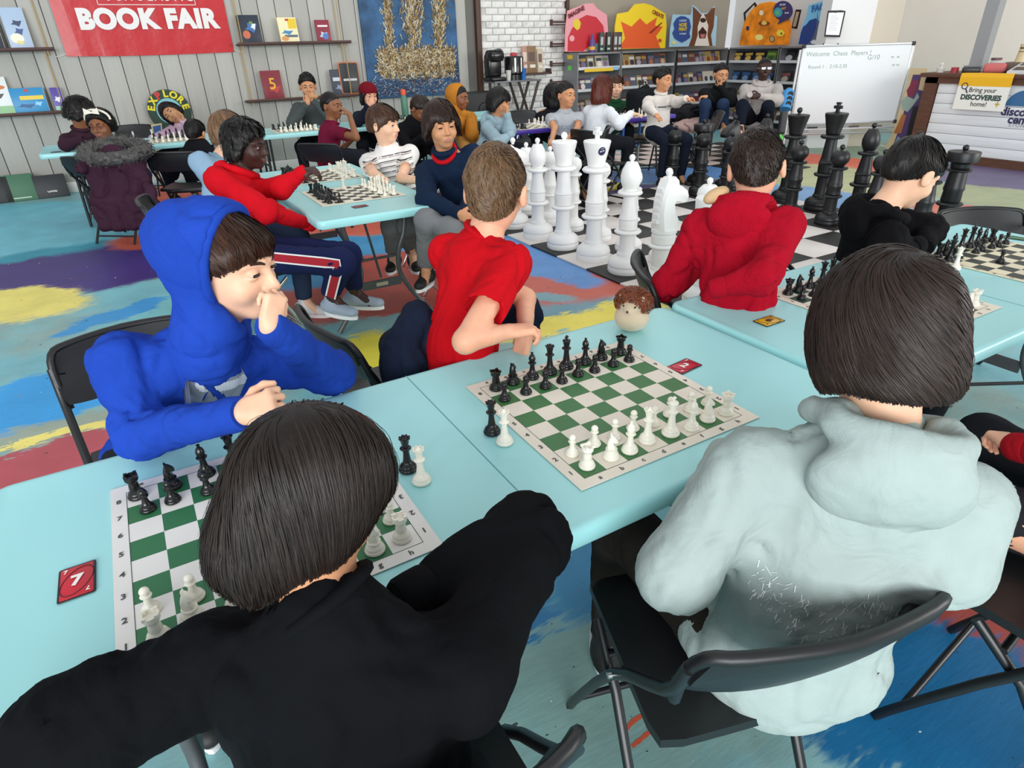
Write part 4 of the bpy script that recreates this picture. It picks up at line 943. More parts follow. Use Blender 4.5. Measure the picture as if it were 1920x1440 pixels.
t, c, b_ = board('standee', 'light blue display board with a brown and white dog photograph on the book case', 'standee', [
 ('board', [(1255, 88), (1257, 54), (1262, 27), (1296, 28), (1299, 9), (1306, 14), (1316, 25), (1326, 24), (1341, 11), (1341, 30), (1345, 30), (1342, 86)], 'A9CFE2'),
 ('dog_photo', [(1291, 87), (1297, 70), (1299, 45), (1299, 12), (1306, 18), (1315, 28), (1326, 26), (1334, 16), (1341, 14), (1338, 50), (1333, 66), (1336, 86)], '6E4128'),
 ('dog_photo', [(1302, 86), (1308, 66), (1308, 50), (1314, 32), (1318, 24), (1322, 32), (1328, 48), (1326, 66), (1330, 86)], 'E8DED2'),
 ('dog_photo', circ(1318, 38, 5.5, 4.5), '2A1A18'), ('dog_photo', [(1309, 60), (1317, 50), (1325, 60), (1322, 72), (1311, 72)], '3A1C1A'), ('dog_photo', [(1312, 64), (1322, 64), (1320, 71), (1314, 71)], 'C07068'),
 ('printed_art', [(1264, 72), (1260, 62), (1264, 54), (1262, 44), (1268, 34), (1276, 30), (1284, 31), (1292, 36), (1295, 50), (1292, 62), (1294, 70), (1286, 76), (1278, 80), (1270, 76)], '2F4E92'),
 ('printed_art', circ(1263, 80, 4, 4, 5), 'E6DE8A')], T1)
btext(t, c, b_, "A DOG'S", (1279, 39), .045, 'E8ECF4', 't', T1, 0, .001, 12); btext(t, c, b_, 'NOSE', (1279, 47), .075, 'E8C22C', 't', T1, 0, .003, 12); btext(t, c, b_, 'PRINT', (1279, 55), .075, 'E8C22C', 't', T1, 0, .003, 12); btext(t, c, b_, 'is unique!', (1279, 63), .042, 'E8ECF4', 't', T1, 0, .001, 12)
SUN = M('sun_print', 'F08A14', .45, noise=(5, .45)); S1 = 10.75
t, c, b_ = board('standee', 'orange and yellow sun cut-out with planets on the corner book case', 'standee', [
 ('board', [(1386, 85), (1390, 62), (1396, 40), (1408, 20), (1424, 7), (1444, 3), (1462, 7), (1476, 22), (1483, 45), (1482, 66), (1478, 84)], SUN),
 ('printed_art', circ(1433, 44, 11, 5), '8A3A12'), ('printed_art', circ(1433, 43, 5, 4), 'E8C460'), ('printed_art', circ(1402, 53, 3, 4.5), '3A2A5A'), ('printed_art', circ(1428, 24, 4, 5), 'F6E2B8'), ('printed_art', circ(1448, 73, 5, 6.5), '6A4A2A'), ('printed_art', circ(1448, 73, 3.6, 5), 'B8A27A'), ('printed_art', circ(1424, 70, 8, 6, 7), 'FAE68A'), ('printed_art', circ(1464, 62, 8, 7, 6), 'F8D84A'), ('printed_art', circ(1466, 63, 1.6, 2.2), '5A2A12')], S1, 's')
t, c, b_ = board('speech_bubble_sign', 'navy speech bubble sign with a small globe on the sun cut-out', 'sign', [('board', circ(1468, 20, 18, 18.5, 22, -60, 250)+[(1457, 46)], '3A3064'), ('printed_art', circ(1459, 23, 8, 9), '3E9AAE'), ('printed_art', circ(1458, 24, 4, 5, 7), '5AB878')], S1-.04, 's')
btext(t, c, b_, "I'M SO", (1468, 9), .045, 'E8E4F4', 's', S1-.04, 0, .001, 5); btext(t, c, b_, 'HOT', (1470, 16), .045, 'E8A44A', 's', S1-.04, 0, .002, 5); btext(t, c, b_, 'Earths', (1476, 24), .035, 'E8E4F4', 's', S1-.04, 0, .001, 5)
t, c, b_ = board('picture_frame', 'black framed print leaning on the wall behind the orange sun', 'picture', [('frame', [(1484, 52), (1492, 18), (1502, 18), (1494, 54)], '1A1A1C'), ('print', [(1486, 50), (1493, 22), (1499, 22), (1492, 50)], 'C8B89A')], 11.088, 's')
t, c, b_ = board('picture_frame', 'black framed mirror tucked behind the top left of the orange sun', 'picture', [('frame', [(1396, 46), (1394, 24), (1415, 4), (1419, 10), (1410, 24)], '2A1A14'), ('print', [(1399, 40), (1398, 26), (1414, 9), (1415, 13), (1408, 22)], 'E2DCD6')], 11.088, 's')
t, c, b_ = board('poster', 'blue poster with mountain shapes reading FAC beside the white pillar', 'poster', [('sheet', [(1496, 83), (1504, 50), (1512, 30), (1516, 10), (1549, 0), (1545, 40), (1534, 84)], '7FC4EA'), ('printed_art', [(1497, 83), (1502, 60), (1506, 50), (1512, 46), (1518, 38), (1530, 34), (1534, 40), (1544, 30), (1541, 60), (1533, 84)], '1F3F86'), ('printed_art', [(1514, 84), (1524, 70), (1531, 50), (1533, 20), (1535, 56), (1542, 66), (1534, 84)], '5A6478'), ('printed_art', [(1520, 78), (1527, 74), (1533, 80), (1530, 83), (1522, 82)], 'E8ECF4')], 10.7, 's')
btext(t, c, b_, 'FAC', (1534, 15), .13, '2A6AA8', 's', 10.7, 8, .006, 6)

# little boxes on the first case
for k, (x, colr) in enumerate(((7.83, '3A4A44'), (7.98, '2C3A34'), (8.13, '5A4A44'), (8.22, '463A3C'))):
    t = thing('boxed_toy', 'small dark boxed item, number %s from the left in front of the pink standee' % ('one', 'two', 'three', 'four')[k], 'box', (x-.3, 9.73, 1.398)); mb = MB(); mb.rbox((0, 0, .15), (.085, .05, .30), .003); obj('carton', mb, P_(colr, .4), t); mb = MB(); mb.box((0, -.026, .17), (.05, .001, .12)); mb.box((0, -.026, .05), (.06, .001, .03)); obj('printed_label', mb, P_('B8C0BC', .4), t, smooth=False)
t = thing('glue_bottle', 'small purple bottle with orange spot standing before the pink standee', 'bottle', (7.34, 9.73, 1.398)); mb = MB(); mb.lathe([(.05, 0), (.055, .03), (.05, .17), (.03, .2), (.022, .24), (.012, .28)], 14); obj('bottle', mb, P_('5A4A8A', .4), t); mb = MB(); mb.lathe([(.056, .04), (.0565, .09)], 14); obj('printed_label', mb, P_('E8A82C', .4), t)
# wall rack of dark slats on the brick
for k, z in enumerate((1.83, 1.51, 1.215, .93)):
    t = thing('wall_rack', 'dark wooden picture ledge on the brick, %s of four' % ('topmost', 'second', 'third', 'lowest')[k], 'ledge', (6.88, TW, z)); mb = MB(); mb.box((0, -.04, 0), (.32, .06, .012)); mb.box((0, -.075, .035), (.32, .008, .02)); mb.box((-.155, -.04, .03), (.012, .07, .09)); obj('ledge', mb, wood, t, smooth=False)
# ================================================================ furniture
aqua = M('aqua_plastic', 'A2DEDF', .34, bump=(500, .05, .0005), noise=(2.2, .03)); graym = M('grey_steel_tube', '5C5E60', .4, metal=.4); chrome = M('chrome_tube', 'C8C8C8', .2, metal=.95)
blk = M('black_plastic', '17181A', .42, bump=(300, .08, .0006)); blkm = M('black_steel_tube', '1A1B1D', .35); purp = M('purple_plastic', '4A349A', .4); bluel = M('blue_steel_tube', '2F62B8', .4)
def folding_table(label, c, L_, W_, z, mat, legm, along='s', group=None, fold=True, legw=.0):
    t = thing('folding_table', label, 'table', (c[0], c[1], 0), 0 if along == 's' else math.pi/2, group)
    mb = MB(); r = .045; h = .045; prof = [(-h, -.004), (-h+.006, 0), (-.012, 0), (-.004, -.004), (0, -.012), (-.0015, -.020)]
    out = []
    for cx, cy, a0 in ((L_/2-r, W_/2-r, 0), (-L_/2+r, W_/2-r, 90), (-L_/2+r, -W_/2+r, 180), (L_/2-r, -W_/2+r, 270)):
        for k in range(7):
            a = R(a0+k*15); out.append((cx, cy, math.cos(a), math.sin(a)))
    n = len(out); V = []
    for dz, dr in prof:
        for cx, cy, a, e in out: V.append((cx+a*(r+dr), cy+e*(r+dr), z+dz))
    K = len(prof); F = [(k*n+i, k*n+(i+1) % n, (k+1)*n+(i+1) % n, (k+1)*n+i) for k in range(K-1) for i in range(n)]; F += [tuple(range(n-1, -1, -1)), tuple(range((K-1)*n, K*n))]
    mb.add(V, F)
    obj('table_top', mb, mat, t, ang=50)
    if fold:
        mb = MB(); mb.box((0, 0, z-.0012), (.0022, W_-.01, .0008)); obj('centre_fold', mb, P_('5E9EA2', .6), t, smooth=False)
    zl = z-h
    for sx in (-1, 1):
        x0 = sx*(L_/2-.24)
        if legm is bluel:
            for sy in (-1, 1):
                mb = MB(); mb.tube([(sx*(L_/2-.12), sy*(W_/2-.1), zl), (sx*(L_/2-.11), sy*(W_/2-.09), .30)], .0165, 8); mb.tube([(sx*(L_/2-.11), sy*(W_/2-.09), .32), (sx*(L_/2-.11), sy*(W_/2-.09), .0)], .012, 8, 1); obj('leg', mb, [legm, chrome], t)
        elif legw:
            for sy in (-1, 1):
                mb = MB(); mb.tube([(x0, sy*(W_/2-.07), zl), (x0+sx*.02, sy*(W_/2-.07), .01)], .014, 8); mb.tube([(x0-sx*.05, sy*(W_/2-.12), zl), (x0-sx*.045, sy*(W_/2-.12), .03)], .012, 8); obj('leg', mb, legm, t)
            mb = MB(); mb.tube([(x0+sx*.02, -(W_/2-.07), .05), (x0+sx*.02, W_/2-.07, .05)], .012, 8); obj('crossbar', mb, legm, t); mb = MB(); mb.tube([(x0, -(W_/2-.07), .40), (x0, W_/2-.07, .40)], .010, 8); obj('crossbar', mb, legm, t)
        else:
            for sy in (-1, 1):
                mb = MB(); mb.tube(spl([(x0, sy*.20, zl), (x0, sy*.175, .55), (x0, sy*.135, .46), (x0, sy*.12, .36), (x0, sy*.135, .28), (x0+sx*.01, sy*.20, .16), (x0+sx*.02, sy*.31, .012)], 3), .0155, 10); obj('leg', mb, legm, t)
            mb = MB(); mb.box((x0, 0, .26), (.012, .25, .05)); obj('crossbar', mb, legm, t, smooth=False)
            mb = MB(); mb.box((x0+sx*.0075, 0, .26), (.002, .075, .022)); o = obj('maker_plate', mb, P_('B8B09A', .4), t, smooth=False)
            mb = MB(); mb.tube([(x0, 0, .30), (x0-sx*.25, 0, zl-.01)], .008, 8); mb.tube([(x0, -.13, .42), (x0, .13, .42)], .008, 8); obj('brace', mb, legm, t)
    return t
TZ = .737
T_main = folding_table('aqua folding table in the foreground carrying two green chess mats and the plush hedgehog', (.50, 1.08), 1.86, .76, TZ, aqua, graym)
T_right = folding_table('aqua folding table on the right butted against the foreground table', (2.365, 1.08), 1.83, .76, TZ+.004, aqua, graym)
T_mid = folding_table('aqua folding table in the middle distance with its short end towards us', (1.15, 4.255), 1.83, .76, TZ, aqua, graym, 't')
T_fa = folding_table('aqua folding table by the plank wall at far left beside the purple coat', (.205, 8.03), 1.83, .78, TZ, aqua, blkm, legw=1)
T_fb = folding_table('aqua folding table by the plank wall behind the maroon shirt', (2.05, 8.03), 1.83, .78, TZ, aqua, blkm, legw=1)
T_fc = folding_table('aqua folding table at the far end of the wall row near the green flask', (3.95, 8.03), 1.9, .78, TZ, aqua, blkm, legw=1)
T_p1 = folding_table('small purple children\'s table with blue legs beside the grey T-shirt child', (4.08, 6.50), 1.0, .62, .72, purp, bluel, 's', fold=False)
T_p2 = folding_table('small purple children\'s table with blue legs beside the white jacket child', (5.67, 6.62), .90, .66, .72, purp, bluel, 's', fold=False)

def make_chair(label, cat='chair', kind='black'):
    t = thing('folding_chair', label, cat); fm = blkm if kind != 'chrome' else chrome
    mb = MB()                                            # seat: moulded tray, +y is the sitter's front
    N = 10; V = []; F = []
    for j in range(N+1):
        for i in range(N+1):
            u, v = i/N*2-1, j/N*2-1; x = u*.20*(1-.05*v if True else 1); y = v*.20; e = max(abs(u), abs(v))
            V.append((x*(1-.04*(abs(v) > .9)), y*(1-.04*(abs(u) > .9)), .445+.012*e**3-.018*(v > .85)*1+.006*u*u))
    for j in range(N):
        for i in range(N): F.append((j*(N+1)+i, j*(N+1)+i+1, (j+1)*(N+1)+i+1, (j+1)*(N+1)+i))
    m = len(V); V += [(x, y, z-.022) for x, y, z in V]; F += [tuple(q+m for q in f[::-1]) for f in F]
    ring = [i for i in range(N+1)]+[(j)*(N+1)+N for j in range(1, N+1)]+[N*(N+1)+i for i in range(N-1, -1, -1)]+[j*(N+1) for j in range(N-1, 0, -1)]
    for k in range(len(ring)): a, b_ = ring[k], ring[(k+1) % len(ring)]; F.append((a, a+m, b_+m, b_))
    mb.add(V, F); obj('seat', mb, blk, t, ang=50)
    mb = MB(); V = []; F = []; N = 14; Mh = 8                # backrest: curved moulded panel with rolled top
    for j in range(Mh+1):
        v = j/Mh; 
        for i in range(N+1):
            u = i/N*2-1; hw = .215*(1-.16*max(0, abs(v-.45)-.25)**1.2*2); zz = .615+.165*v-.016*abs(u)**4*(1 if v > .5 else -1)
            V.append((u*hw, -.212-.068*v-.034*(1-u*u)-.008*math.sin(math.pi*v), zz))
    for j in range(Mh):
        for i in range(N): F.append((j*(N+1)+i, j*(N+1)+i+1, (j+1)*(N+1)+i+1, (j+1)*(N+1)+i))
    m = len(V); V += [(x, y+.016, z) for x, y, z in V]; F = F+[tuple(q+m for q in f[::-1]) for f in F]
    ring = [i for i in range(N+1)]+[j*(N+1)+N for j in range(1, Mh+1)]+[Mh*(N+1)+i for i in range(N-1, -1, -1)]+[j*(N+1) for j in range(Mh-1, 0, -1)]
    for k in range(len(ring)): a, b_ = ring[k], ring[(k+1) % len(ring)]; F.append((a, a+m, b_+m, b_))
    mb.add(V, F)
    mb.tube(spl([(-.205, -.215, .61), (-.212, -.240, .70), (-.200, -.268, .765), (-.15, -.292, .778), (0, -.314, .783), (.15, -.292, .778), (.200, -.268, .765), (.212, -.240, .70), (.205, -.215, .61)], 3), .011, 8)
    obj('backrest', mb, blk, t, ang=50)
    for sx in (-1, 1):
        mb = MB(); mb.tube(spl([(sx*.213, -.252, .73), (sx*.215, -.205, .62), (sx*.215, -.02, .42), (sx*.215, .19, .04), (sx*.215, .20, 0)], 3), .0115, 10); obj('leg', mb, fm, t)
        mb = MB(); mb.tube([(sx*.195, .11, .425), (sx*.195, .0, .33), (sx*.195, -.21, .0)], .0115, 8); obj('leg', mb, fm, t)
        mb = MB(); mb.tube([(sx*.226, -.035, .44), (sx*.234, -.035, .44)], .007, 8); obj('rivet', mb, chrome, t)
    for q0 in ((.215, .165, .09), (.195, -.17, .065), (.195, .05, .385)): mb = MB(); mb.tube([(-q0[0], q0[1], q0[2]), q0], .009, 8); obj('crossbar', mb, fm, t)
    return t
_cb, _cc = [None], [None]
def chair(label, loc, face, kind='black', z=0):            # face: unit vector the sitter looks along
    rz = math.atan2(face[1], face[0])-math.pi/2; c = _cb if kind != 'chrome' else _cc
    if c[0] is None:
        c[0] = make_chair(label, kind=kind); c[0].location = (loc[0], loc[1], z); c[0].rotation_euler = (0, 0, rz); return c[0]
    return dup(c[0], (loc[0], loc[1], z), rz, label)

# ---- whiteboard on its stand
def onpl(px, py, p, n): r = ray(px, py); return O3+r*(((p-O3)@n)/(r@n))
a, b_ = at(1508, 84, 8.6), at(1712, 84, 8.6); a[2] = b_[2] = 1.42
u = nrm((b_-a)*np.array([1, 1, 0])); n_ = np.cross(u, UPV); bl, br_ = onpl(1480, 224, a, n_), onpl(1675, 236, a, n_); zb = (bl[2]+br_[2])/2; w_ = np.linalg.norm(b_-a)
wb = thing('whiteboard', 'large white dry-erase board on a rolling stand with faint green handwriting', 'whiteboard', (*((a+b_)/2)[:2], 0)); iv = -np.array([*((a+b_)/2)[:2], 0]); Bw = np.stack([u, -n_, UPV], 1)
mid = np.array([0, 0, 0.])
hz = 1.42-zb
mb = MB(); mb.rbox((0, 0, zb+hz/2), (w_, .02, hz), .008, 0, Bw); obj('panel', mb, M('whiteboard_enamel', 'E4E8EA', .55), wb)
mb = MB()
for x, z, dx, dz in ((0, zb, w_+.03, .03), (0, 1.42, w_+.03, .03), (-w_/2, zb+hz/2, .03, hz), (w_/2, zb+hz/2, .03, hz)): mb.rbox((x, 0, z), (dx, .032, dz), .006, 0, Bw)
obj('frame', mb, M('aluminium_frame', 'C9CBCC', .35, metal=.5), wb)
for sx in (-1, 1):
    for z in (zb, 1.42): mb = MB(); mb.rbox((sx*w_/2, -.005, z), (.05, .045, .05), .012, 0, Bw); obj('corner_cap', mb, P_('2A2A2C', .5), wb)
    mb = MB(); mb.tube([Bw@np.array((sx*(w_/2+.03), .02, 1.38)), Bw@np.array((sx*(w_/2+.05), .02, .05))], .016, 8); mb.tube([Bw@np.array((sx*(w_/2+.05), -.28, .05)), Bw@np.array((sx*(w_/2+.05), .3, .05))], .016, 8); obj('stand_leg', mb, M('white_steel', 'E2E2E0', .4), wb)
mb = MB(); mb.rbox((0, -.05, zb-.07), (w_*.96, .1, .02), .004, 0, Bw); mb.tube([Bw@np.array((-w_/2-.05, .02, zb-.14)), Bw@np.array((w_/2+.05, .02, zb-.14))], .016, 8); obj('pen_tray', mb, M('aluminium_frame', 'C9CBCC'), wb)
mb = MB(); green = M('green_marker', '8DA398', .6)
def wtxt(s_, x, z, sz): add_text(mb, s_, sz, Bw@np.array((x*w_, -.011, zb+z*hz)), u, UPV, bold=0, lift=.0)
wtxt('Welcome  Chess  Players !', -.17, .90, .082); wtxt('Round 1 :  2:10-2:35', -.25, .74, .066); wtxt('G/10', .16, .84, .085); wtxt('w  w', .36, .84, .06); wtxt('w w', .38, .74, .06)
obj('handwriting', mb, green, wb, smooth=False)
for k, (x, c) in enumerate(((-.30, '2A2A2C'), (.10, '5A4A44'), (.32, '6A5A54'))):
    mb = MB(); mb.tube([Bw@np.array((x*w_-.07, -.06, zb-.048)), Bw@np.array((x*w_+.07, -.06, zb-.048))], .011, 8); mb.v = [v-iv for v in mb.v]; tag(obj('marker_pen', mb, P_(c, .4)), 'marker pen lying on the whiteboard tray, %s' % ('dark one at left', 'brown one in the middle', 'brown one at right')[k], 'pen')

# ---- counter on the right
CS = 9.55; ctr = thing('service_counter', 'long counter faced with white boards and framed in brown wood on the right', 'counter', (CS, 3.6, 0)); iv = np.array([-CS, -3.6, 0]); bw_ = M('brown_counter_wood', '5C3B2B', .5, noise=(6, .2), stretch=(6, 1, 6))
mb = MB(); mb.rbox((CS+.30, 3.35, 1.045), (.72, 3.85, .05), .006); obj('counter_top', sub(mb, iv), bw_, ctr)
mb = MB(); mb.box((CS+.02, 5.12, .51), (.10, .16, 1.02)); obj('post', sub(mb, iv), bw_, ctr, smooth=False)
mb = MB(); mb.box((CS+.02, 3.35, .985), (.10, 3.7, .075)); obj('rail', sub(mb, iv), bw_, ctr, smooth=False)
mb = MB(); mb.box((CS+.02, 3.35, .05), (.10, 3.7, .10)); obj('plinth', sub(mb, iv), bw_, ctr, smooth=False)
mb = MB(); mb.box((CS+.33, 3.3, .5), (.5, 3.6, 1.0)); obj('carcass', sub(mb, iv), P_('4A4A4A', .8), ctr, smooth=False)
wp = M('white_board', 'E6E8EA', .6, noise=(6, .05), stretch=(1, .4, 6), bump=(20, .2, .003))
for k in range(7): mb = MB(); mb.rbox((CS+.02, 3.22, .10+.1215*(k+.5)), (.03, 3.62, .117), .003); obj('plank', sub(mb, iv), wp, ctr)
mb = MB(); add_text(mb, 'discovery', .13, (CS+.0, ons(1877, 209, CS)[1], ons(1880, 209, CS)[2]), (0, -1, 0), (0, 0, 1), bold=.004, align='LEFT'); add_text(mb, 'center', .13, (CS+.0, ons(1890, 224, CS)[1], ons(1890, 224, CS)[2]), (0, -1, 0), (0, 0, 1), bold=.004, align='LEFT'); obj('lettering', sub(mb, iv), P_('37305E', .5), ctr, smooth=False)
mb = MB(); add_text(mb, 'STONY', .06, (CS+.0, ons(1891, 234, CS)[1], ons(1891, 234, CS)[2]), (0, -1, 0), (0, 0, 1), bold=0, align='LEFT', spacing=1.2); obj('lettering', sub(mb, iv), P_('8A8A90', .5), ctr, smooth=False)
mb = MB(); mb.add([(CS-.001, ons(1920, 195, CS)[1]+.20*math.cos(R(k*12)), ons(1905, 199, CS)[2]+.18*math.sin(R(k*12))) for k in range(16)], [tuple(range(16))]); obj('logo_dome', sub(mb, iv), P_('3A6C9A', .5), ctr, smooth=False)
# yellow cloth sign over the counter edge
sg = thing('counter_sign', 'white and yellow sign reading Bring your DISCOVERIES home hanging off the counter', 'sign', (CS-.06, 4.12, .6)); iv = -np.array([CS-.06, 4.12, .6])
y0, y1 = ons(1893, 170, CS-.07)[1], ons(1797, 160, CS-.07)[1]
mb = MB(); mb.add([(CS+.1, y1, 1.075), (CS+.1, y0, 1.075), (CS-.065, y0, 1.076), (CS-.065, y1, 1.076), (CS-.075, y1, 1.03), (CS-.075, y0, 1.03), (CS-.07, y0, .93), (CS-.07, y1, .93)], [(0, 1, 2, 3), (3, 2, 5, 4), (4, 5, 6, 7)]); obj('yellow_flap', sub(mb, iv), P_('F2B81C', .6), sg, smooth=False)
mb = MB(); mb.box((CS-.066, (y0+y1)/2, .80), (.004, y1-y0, .29)); obj('card', sub(mb, iv), P_('F1EFE6', .6), sg, smooth=False)
for tx, z, sz, c, bo in (('Bring your', .885, .075, '4A4A44', .001), ('DISCOVERIES', .80, .080, '2F4A44', .004), ('home!', .725, .075, '4A4A44', .001)):
    mb = MB(); add_text(mb, tx, sz, (CS-.0695, (y0+y1)/2, z), (0, -1, 0), (0, 0, 1), bold=bo); obj('lettering', sub(mb, iv), P_(c, .5), sg, smooth=False)
mb = MB(); mb.tube([(CS-.071, y1-.08+.035*math.cos(R(30*k)), .93+.035*math.sin(R(30*k))) for k in range(12)], .006, 6, closed=True); mb.tube([(CS-.071, y1-.10, .90), (CS-.071, y1-.13, .85)], .008, 6); obj('magnifier_print', sub(mb, iv), P_('3A3A5A', .5), sg)
mb = MB(); mb.add([(CS-.0695, y0+.09+.035*math.cos(R(45*k))*(1 if k % 2 == 0 else .35), .735+.045*math.sin(R(45*k))*(1 if k % 2 == 0 else .35)) for k in range(8)], [tuple(range(8))]); obj('star_print', sub(mb, iv), P_('C8A84A', .5), sg, smooth=False)
# things on the counter
def simple(name, label, cat, loc, pieces, rz=0, group=None):
    t = thing(name, label, cat, loc, rz, group)
    for nm, mb, m in pieces: obj(nm, mb, m, t)
    return t
mb = MB(); mb.add([(-.14, -.17, 0), (.14, -.17, 0), (.14, .17, 0), (-.14, .17, 0), (-.14, -.17, .03), (.14, -.17, .03), (.14, .17, .13), (-.14, .17, .13)], [(0, 3, 2, 1), (4, 5, 6, 7), (0, 1, 5, 4), (1, 2, 6, 5), (2, 3, 7, 6), (3, 0, 4, 7)])
k1 = MB(); k1.add([(-.11, .02, .092), (.11, .02, .092), (.11, .13, .124), (-.11, .13, .124)], [(0, 1, 2, 3)]); k1.add([(-.11, -.13, .046), (.11, -.13, .046), (.11, -.03, .076), (-.11, -.03, .076)], [(0, 1, 2, 3)])
simple('card_terminal', 'grey and white till with sloping screen on the counter', 'till', (CS+.15, 4.12, 1.07), [('case', mb, P_('D0D2D2', .5)), ('screen', k1, P_('4A3638', .3))], -math.pi/2)
mb = MB(); mb.lathe([(.075, 0), (.07, .02), (.055, .17), (.062, .19), (.058, .2)], 8); k1 = MB(); k1.tube([(.06, 0, .16), (.11, 0, .14), (.12, 0, .09), (.10, 0, .04), (.066, 0, .04)], .009, 8); k2 = MB()
for z in (.05, .10, .145): k2.lathe([(.068-z*.07, z), (.068-z*.07, z+.018)], 8)
simple('stein', 'tall tan tankard with handle and dark bands standing on the counter items', 'mug', (CS+.35, 4.30, 1.19), [('body', mb, P_('D8C49A', .5)), ('handle', k1, P_('D8CBB0', .5)), ('band', k2, P_('5A4A3A', .5))], -1.2)
mb = MB(); mb.rbox((0, 0, .06), (.2, .26, .12), .02); simple('storage_tub', 'brown tub under the tan tankard on the counter', 'tub', (CS+.36, 4.32, 1.07), [('tub', mb, P_('6A5A50', .6))])
mb = MB(); mb.rbox((0, 0, .055), (.16, .24, .11), .03); simple('gift_box', 'pink box beside the till on the counter', 'box', (CS+.24, 4.52, 1.07), [('box', mb, P_('C86A6A', .6))], .3)
mb = MB(); mb.lathe([(.06, 0), (.062, .02), (.055, .13), (.05, .14)], 14); k1 = MB(); k1.lathe([(.062, .14), (.062, .165)], 14); simple('jar', 'glass jar with dark lid behind the pink box', 'jar', (CS+.42, 4.62, 1.07), [('glass', mb, P_('C8C4C4', .2)), ('lid', k1, P_('6A4A4C', .4))])
mb = MB(); mb.rbox((0, 0, .035), (.14, .2, .07), .02); simple('camera', 'small black camera lying left of the pink box', 'camera', (CS+.12, 4.74, 1.07), [('body', mb, P_('2E2E32', .4))], .5)
mb = MB(); mb.lathe([(.045, 0), (.045, .06), (.03, .065)], 12); simple('paper_cup', 'red cup at the foot of the grey post on the counter', 'cup', (CS+.10, 4.93, 1.07), [('cup', mb, P_('A8323A', .5))])
mb = MB(); mb.lathe([(.04, 0), (.05, .05), (.02, .06), (.03, .1), (.005, .12)], 12); simple('glass_ornament', 'small clear ornament left of the grey post on the counter', 'ornament', (CS+.12, 5.12, 1.07), [('glass', mb, P_('D8D4CE', .2))])
mb = MB(); mb.add([(0, -.09, 0), (0, .09, 0), (0, .07, .26), (0, -.07, .26)], [(0, 1, 2, 3)]); k1 = MB(); k1.add([(-.002, .05*math.cos(R(k*45)), .13+.08*math.sin(R(k*45))) for k in range(8)], [tuple(range(8))]); simple('acrylic_stand', 'clear stand with a blue flower print right of the till', 'stand', (CS+.2, 3.93, 1.07), [('sheet', mb, P_('DCDCE0', .2)), ('print', k1, P_('7C8AA0', .5))])
# white drawer unit glimpsed beneath the whiteboard
dr_ = thing('drawer_unit', 'low white unit with an open dark shelf beneath the whiteboard', 'cabinet', (9.85, 6.75, 0), -.55)
mb = MB(); mb.box((0, 0, .24), (1.3, .4, .48)); obj('carcass', mb, P_('DCE0DE', .6), dr_, smooth=False); mb = MB(); mb.box((.1, -.201, .36), (.7, .01, .14)); obj('open_shelf', mb, P_('3A2E2C', .7), dr_, smooth=False); mb = MB(); mb.box((.55, -.203, .36), (.14, .01, .14)); obj('panel', mb, P_('5A5A78', .6), dr_, smooth=False)
mb = MB(); mb.box((.2, -.25, .09), (.7, .1, .16)); obj('kick_board', mb, P_('9CB49A', .6), dr_, smooth=False)
# painted wooden cut-out screen left of the counter
t, c, b2 = board('painted_screen', 'tall painted wooden screen in purple and tan beside the counter', 'screen', [('panel', [(1650, 300), (1672, 250), (1700, 160), (1706, 128), (1738, 128), (1733, 160), (1745, 165), (1742, 200), (1722, 262), (1705, 300)], 'C8B48C'),
 ('painted_field', [(1668, 290), (1690, 230), (1706, 160), (1712, 140), (1728, 140), (1722, 168), (1735, 172), (1730, 196), (1712, 250), (1696, 290)], '4C3A66'), ('painted_field', [(1700, 170), (1712, 150), (1724, 150), (1716, 175), (1704, 190)], '7A2A44'), ('painted_field', [(1690, 190), (1700, 180), (1714, 186), (1720, 174), (1724, 182), (1712, 198), (1702, 210), (1692, 205)], '8FA39A'), ('painted_field', [(1676, 250), (1692, 214), (1700, 216), (1690, 250)], 'A0623A'), ('painted_field', [(1672, 280), (1684, 255), (1692, 262), (1684, 285)], '6A86A0')], 9.75, 's')
t, c, b2 = board('display_screen', 'black display screen standing between the painted screen and the counter', 'panel', [('panel', [(1690, 300), (1712, 200), (1740, 196), (1722, 300)], '17171C')], 9.68, 's')
# clipboards on the white pillar
for k, (px, lab) in enumerate(((((1545, 69), (1552, 20), (1586, 19), (1575, 70)), 'black clipboard with a printed sheet high on the white pillar'), (((1541, 86), (1543, 81), (1573, 81), (1571, 86)), 'black clipboard just above the whiteboard on the white pillar'))):
    dd = 8.93; P = [at(*p, dd) for p in px]; cc = np.mean(P, 0); t = thing('clipboard', lab, 'clipboard', cc); nn = nrm(O3-cc)
    mb = MB(); mb.add([p-cc for p in P]+[p-cc-nn*.01 for p in P], [(0, 1, 2, 3), (7, 6, 5, 4), (0, 1, 5, 4), (1, 2, 6, 5), (2, 3, 7, 6), (3, 0, 4, 7)]); obj('backing', mb, P_('26222A', .5), t, smooth=False)
    mb = MB(); q = [(p-cc)*(.84 if k == 0 else .8)+nn*.003 for p in P]; mb.add(q, [(0, 1, 2, 3)]); obj('sheet', mb, P_('ECEBEA', .7), t, smooth=False)
    if k == 0:
        mb = MB()
        for j in range(9): v = .15+.08*j; A_ = q[1]*(1-v)+q[0]*v; B_ = q[2]*(1-v)+q[3]*v; A2 = A_*.85+B_*.15; B2_ = A_*(.25 if j % 3 else .4)+B_*(.75 if j % 3 else .6); dz = nn*.001; hh = (q[0]-q[1])*.012; mb.add([A2+dz, B2_+dz, B2_+dz+hh, A2+dz+hh], [(0, 1, 2, 3)])
        obj('printed_lines', mb, P_('9A98A8', .7), t, smooth=False)
        mb = MB(); mb.rbox((0, 0, 0), (.05, .02, .02), .004, 0, None, (P[1]+P[2])/2-cc+nn*.01-UPV*.02); obj('clip', mb, P_('3A3438', .4), t)
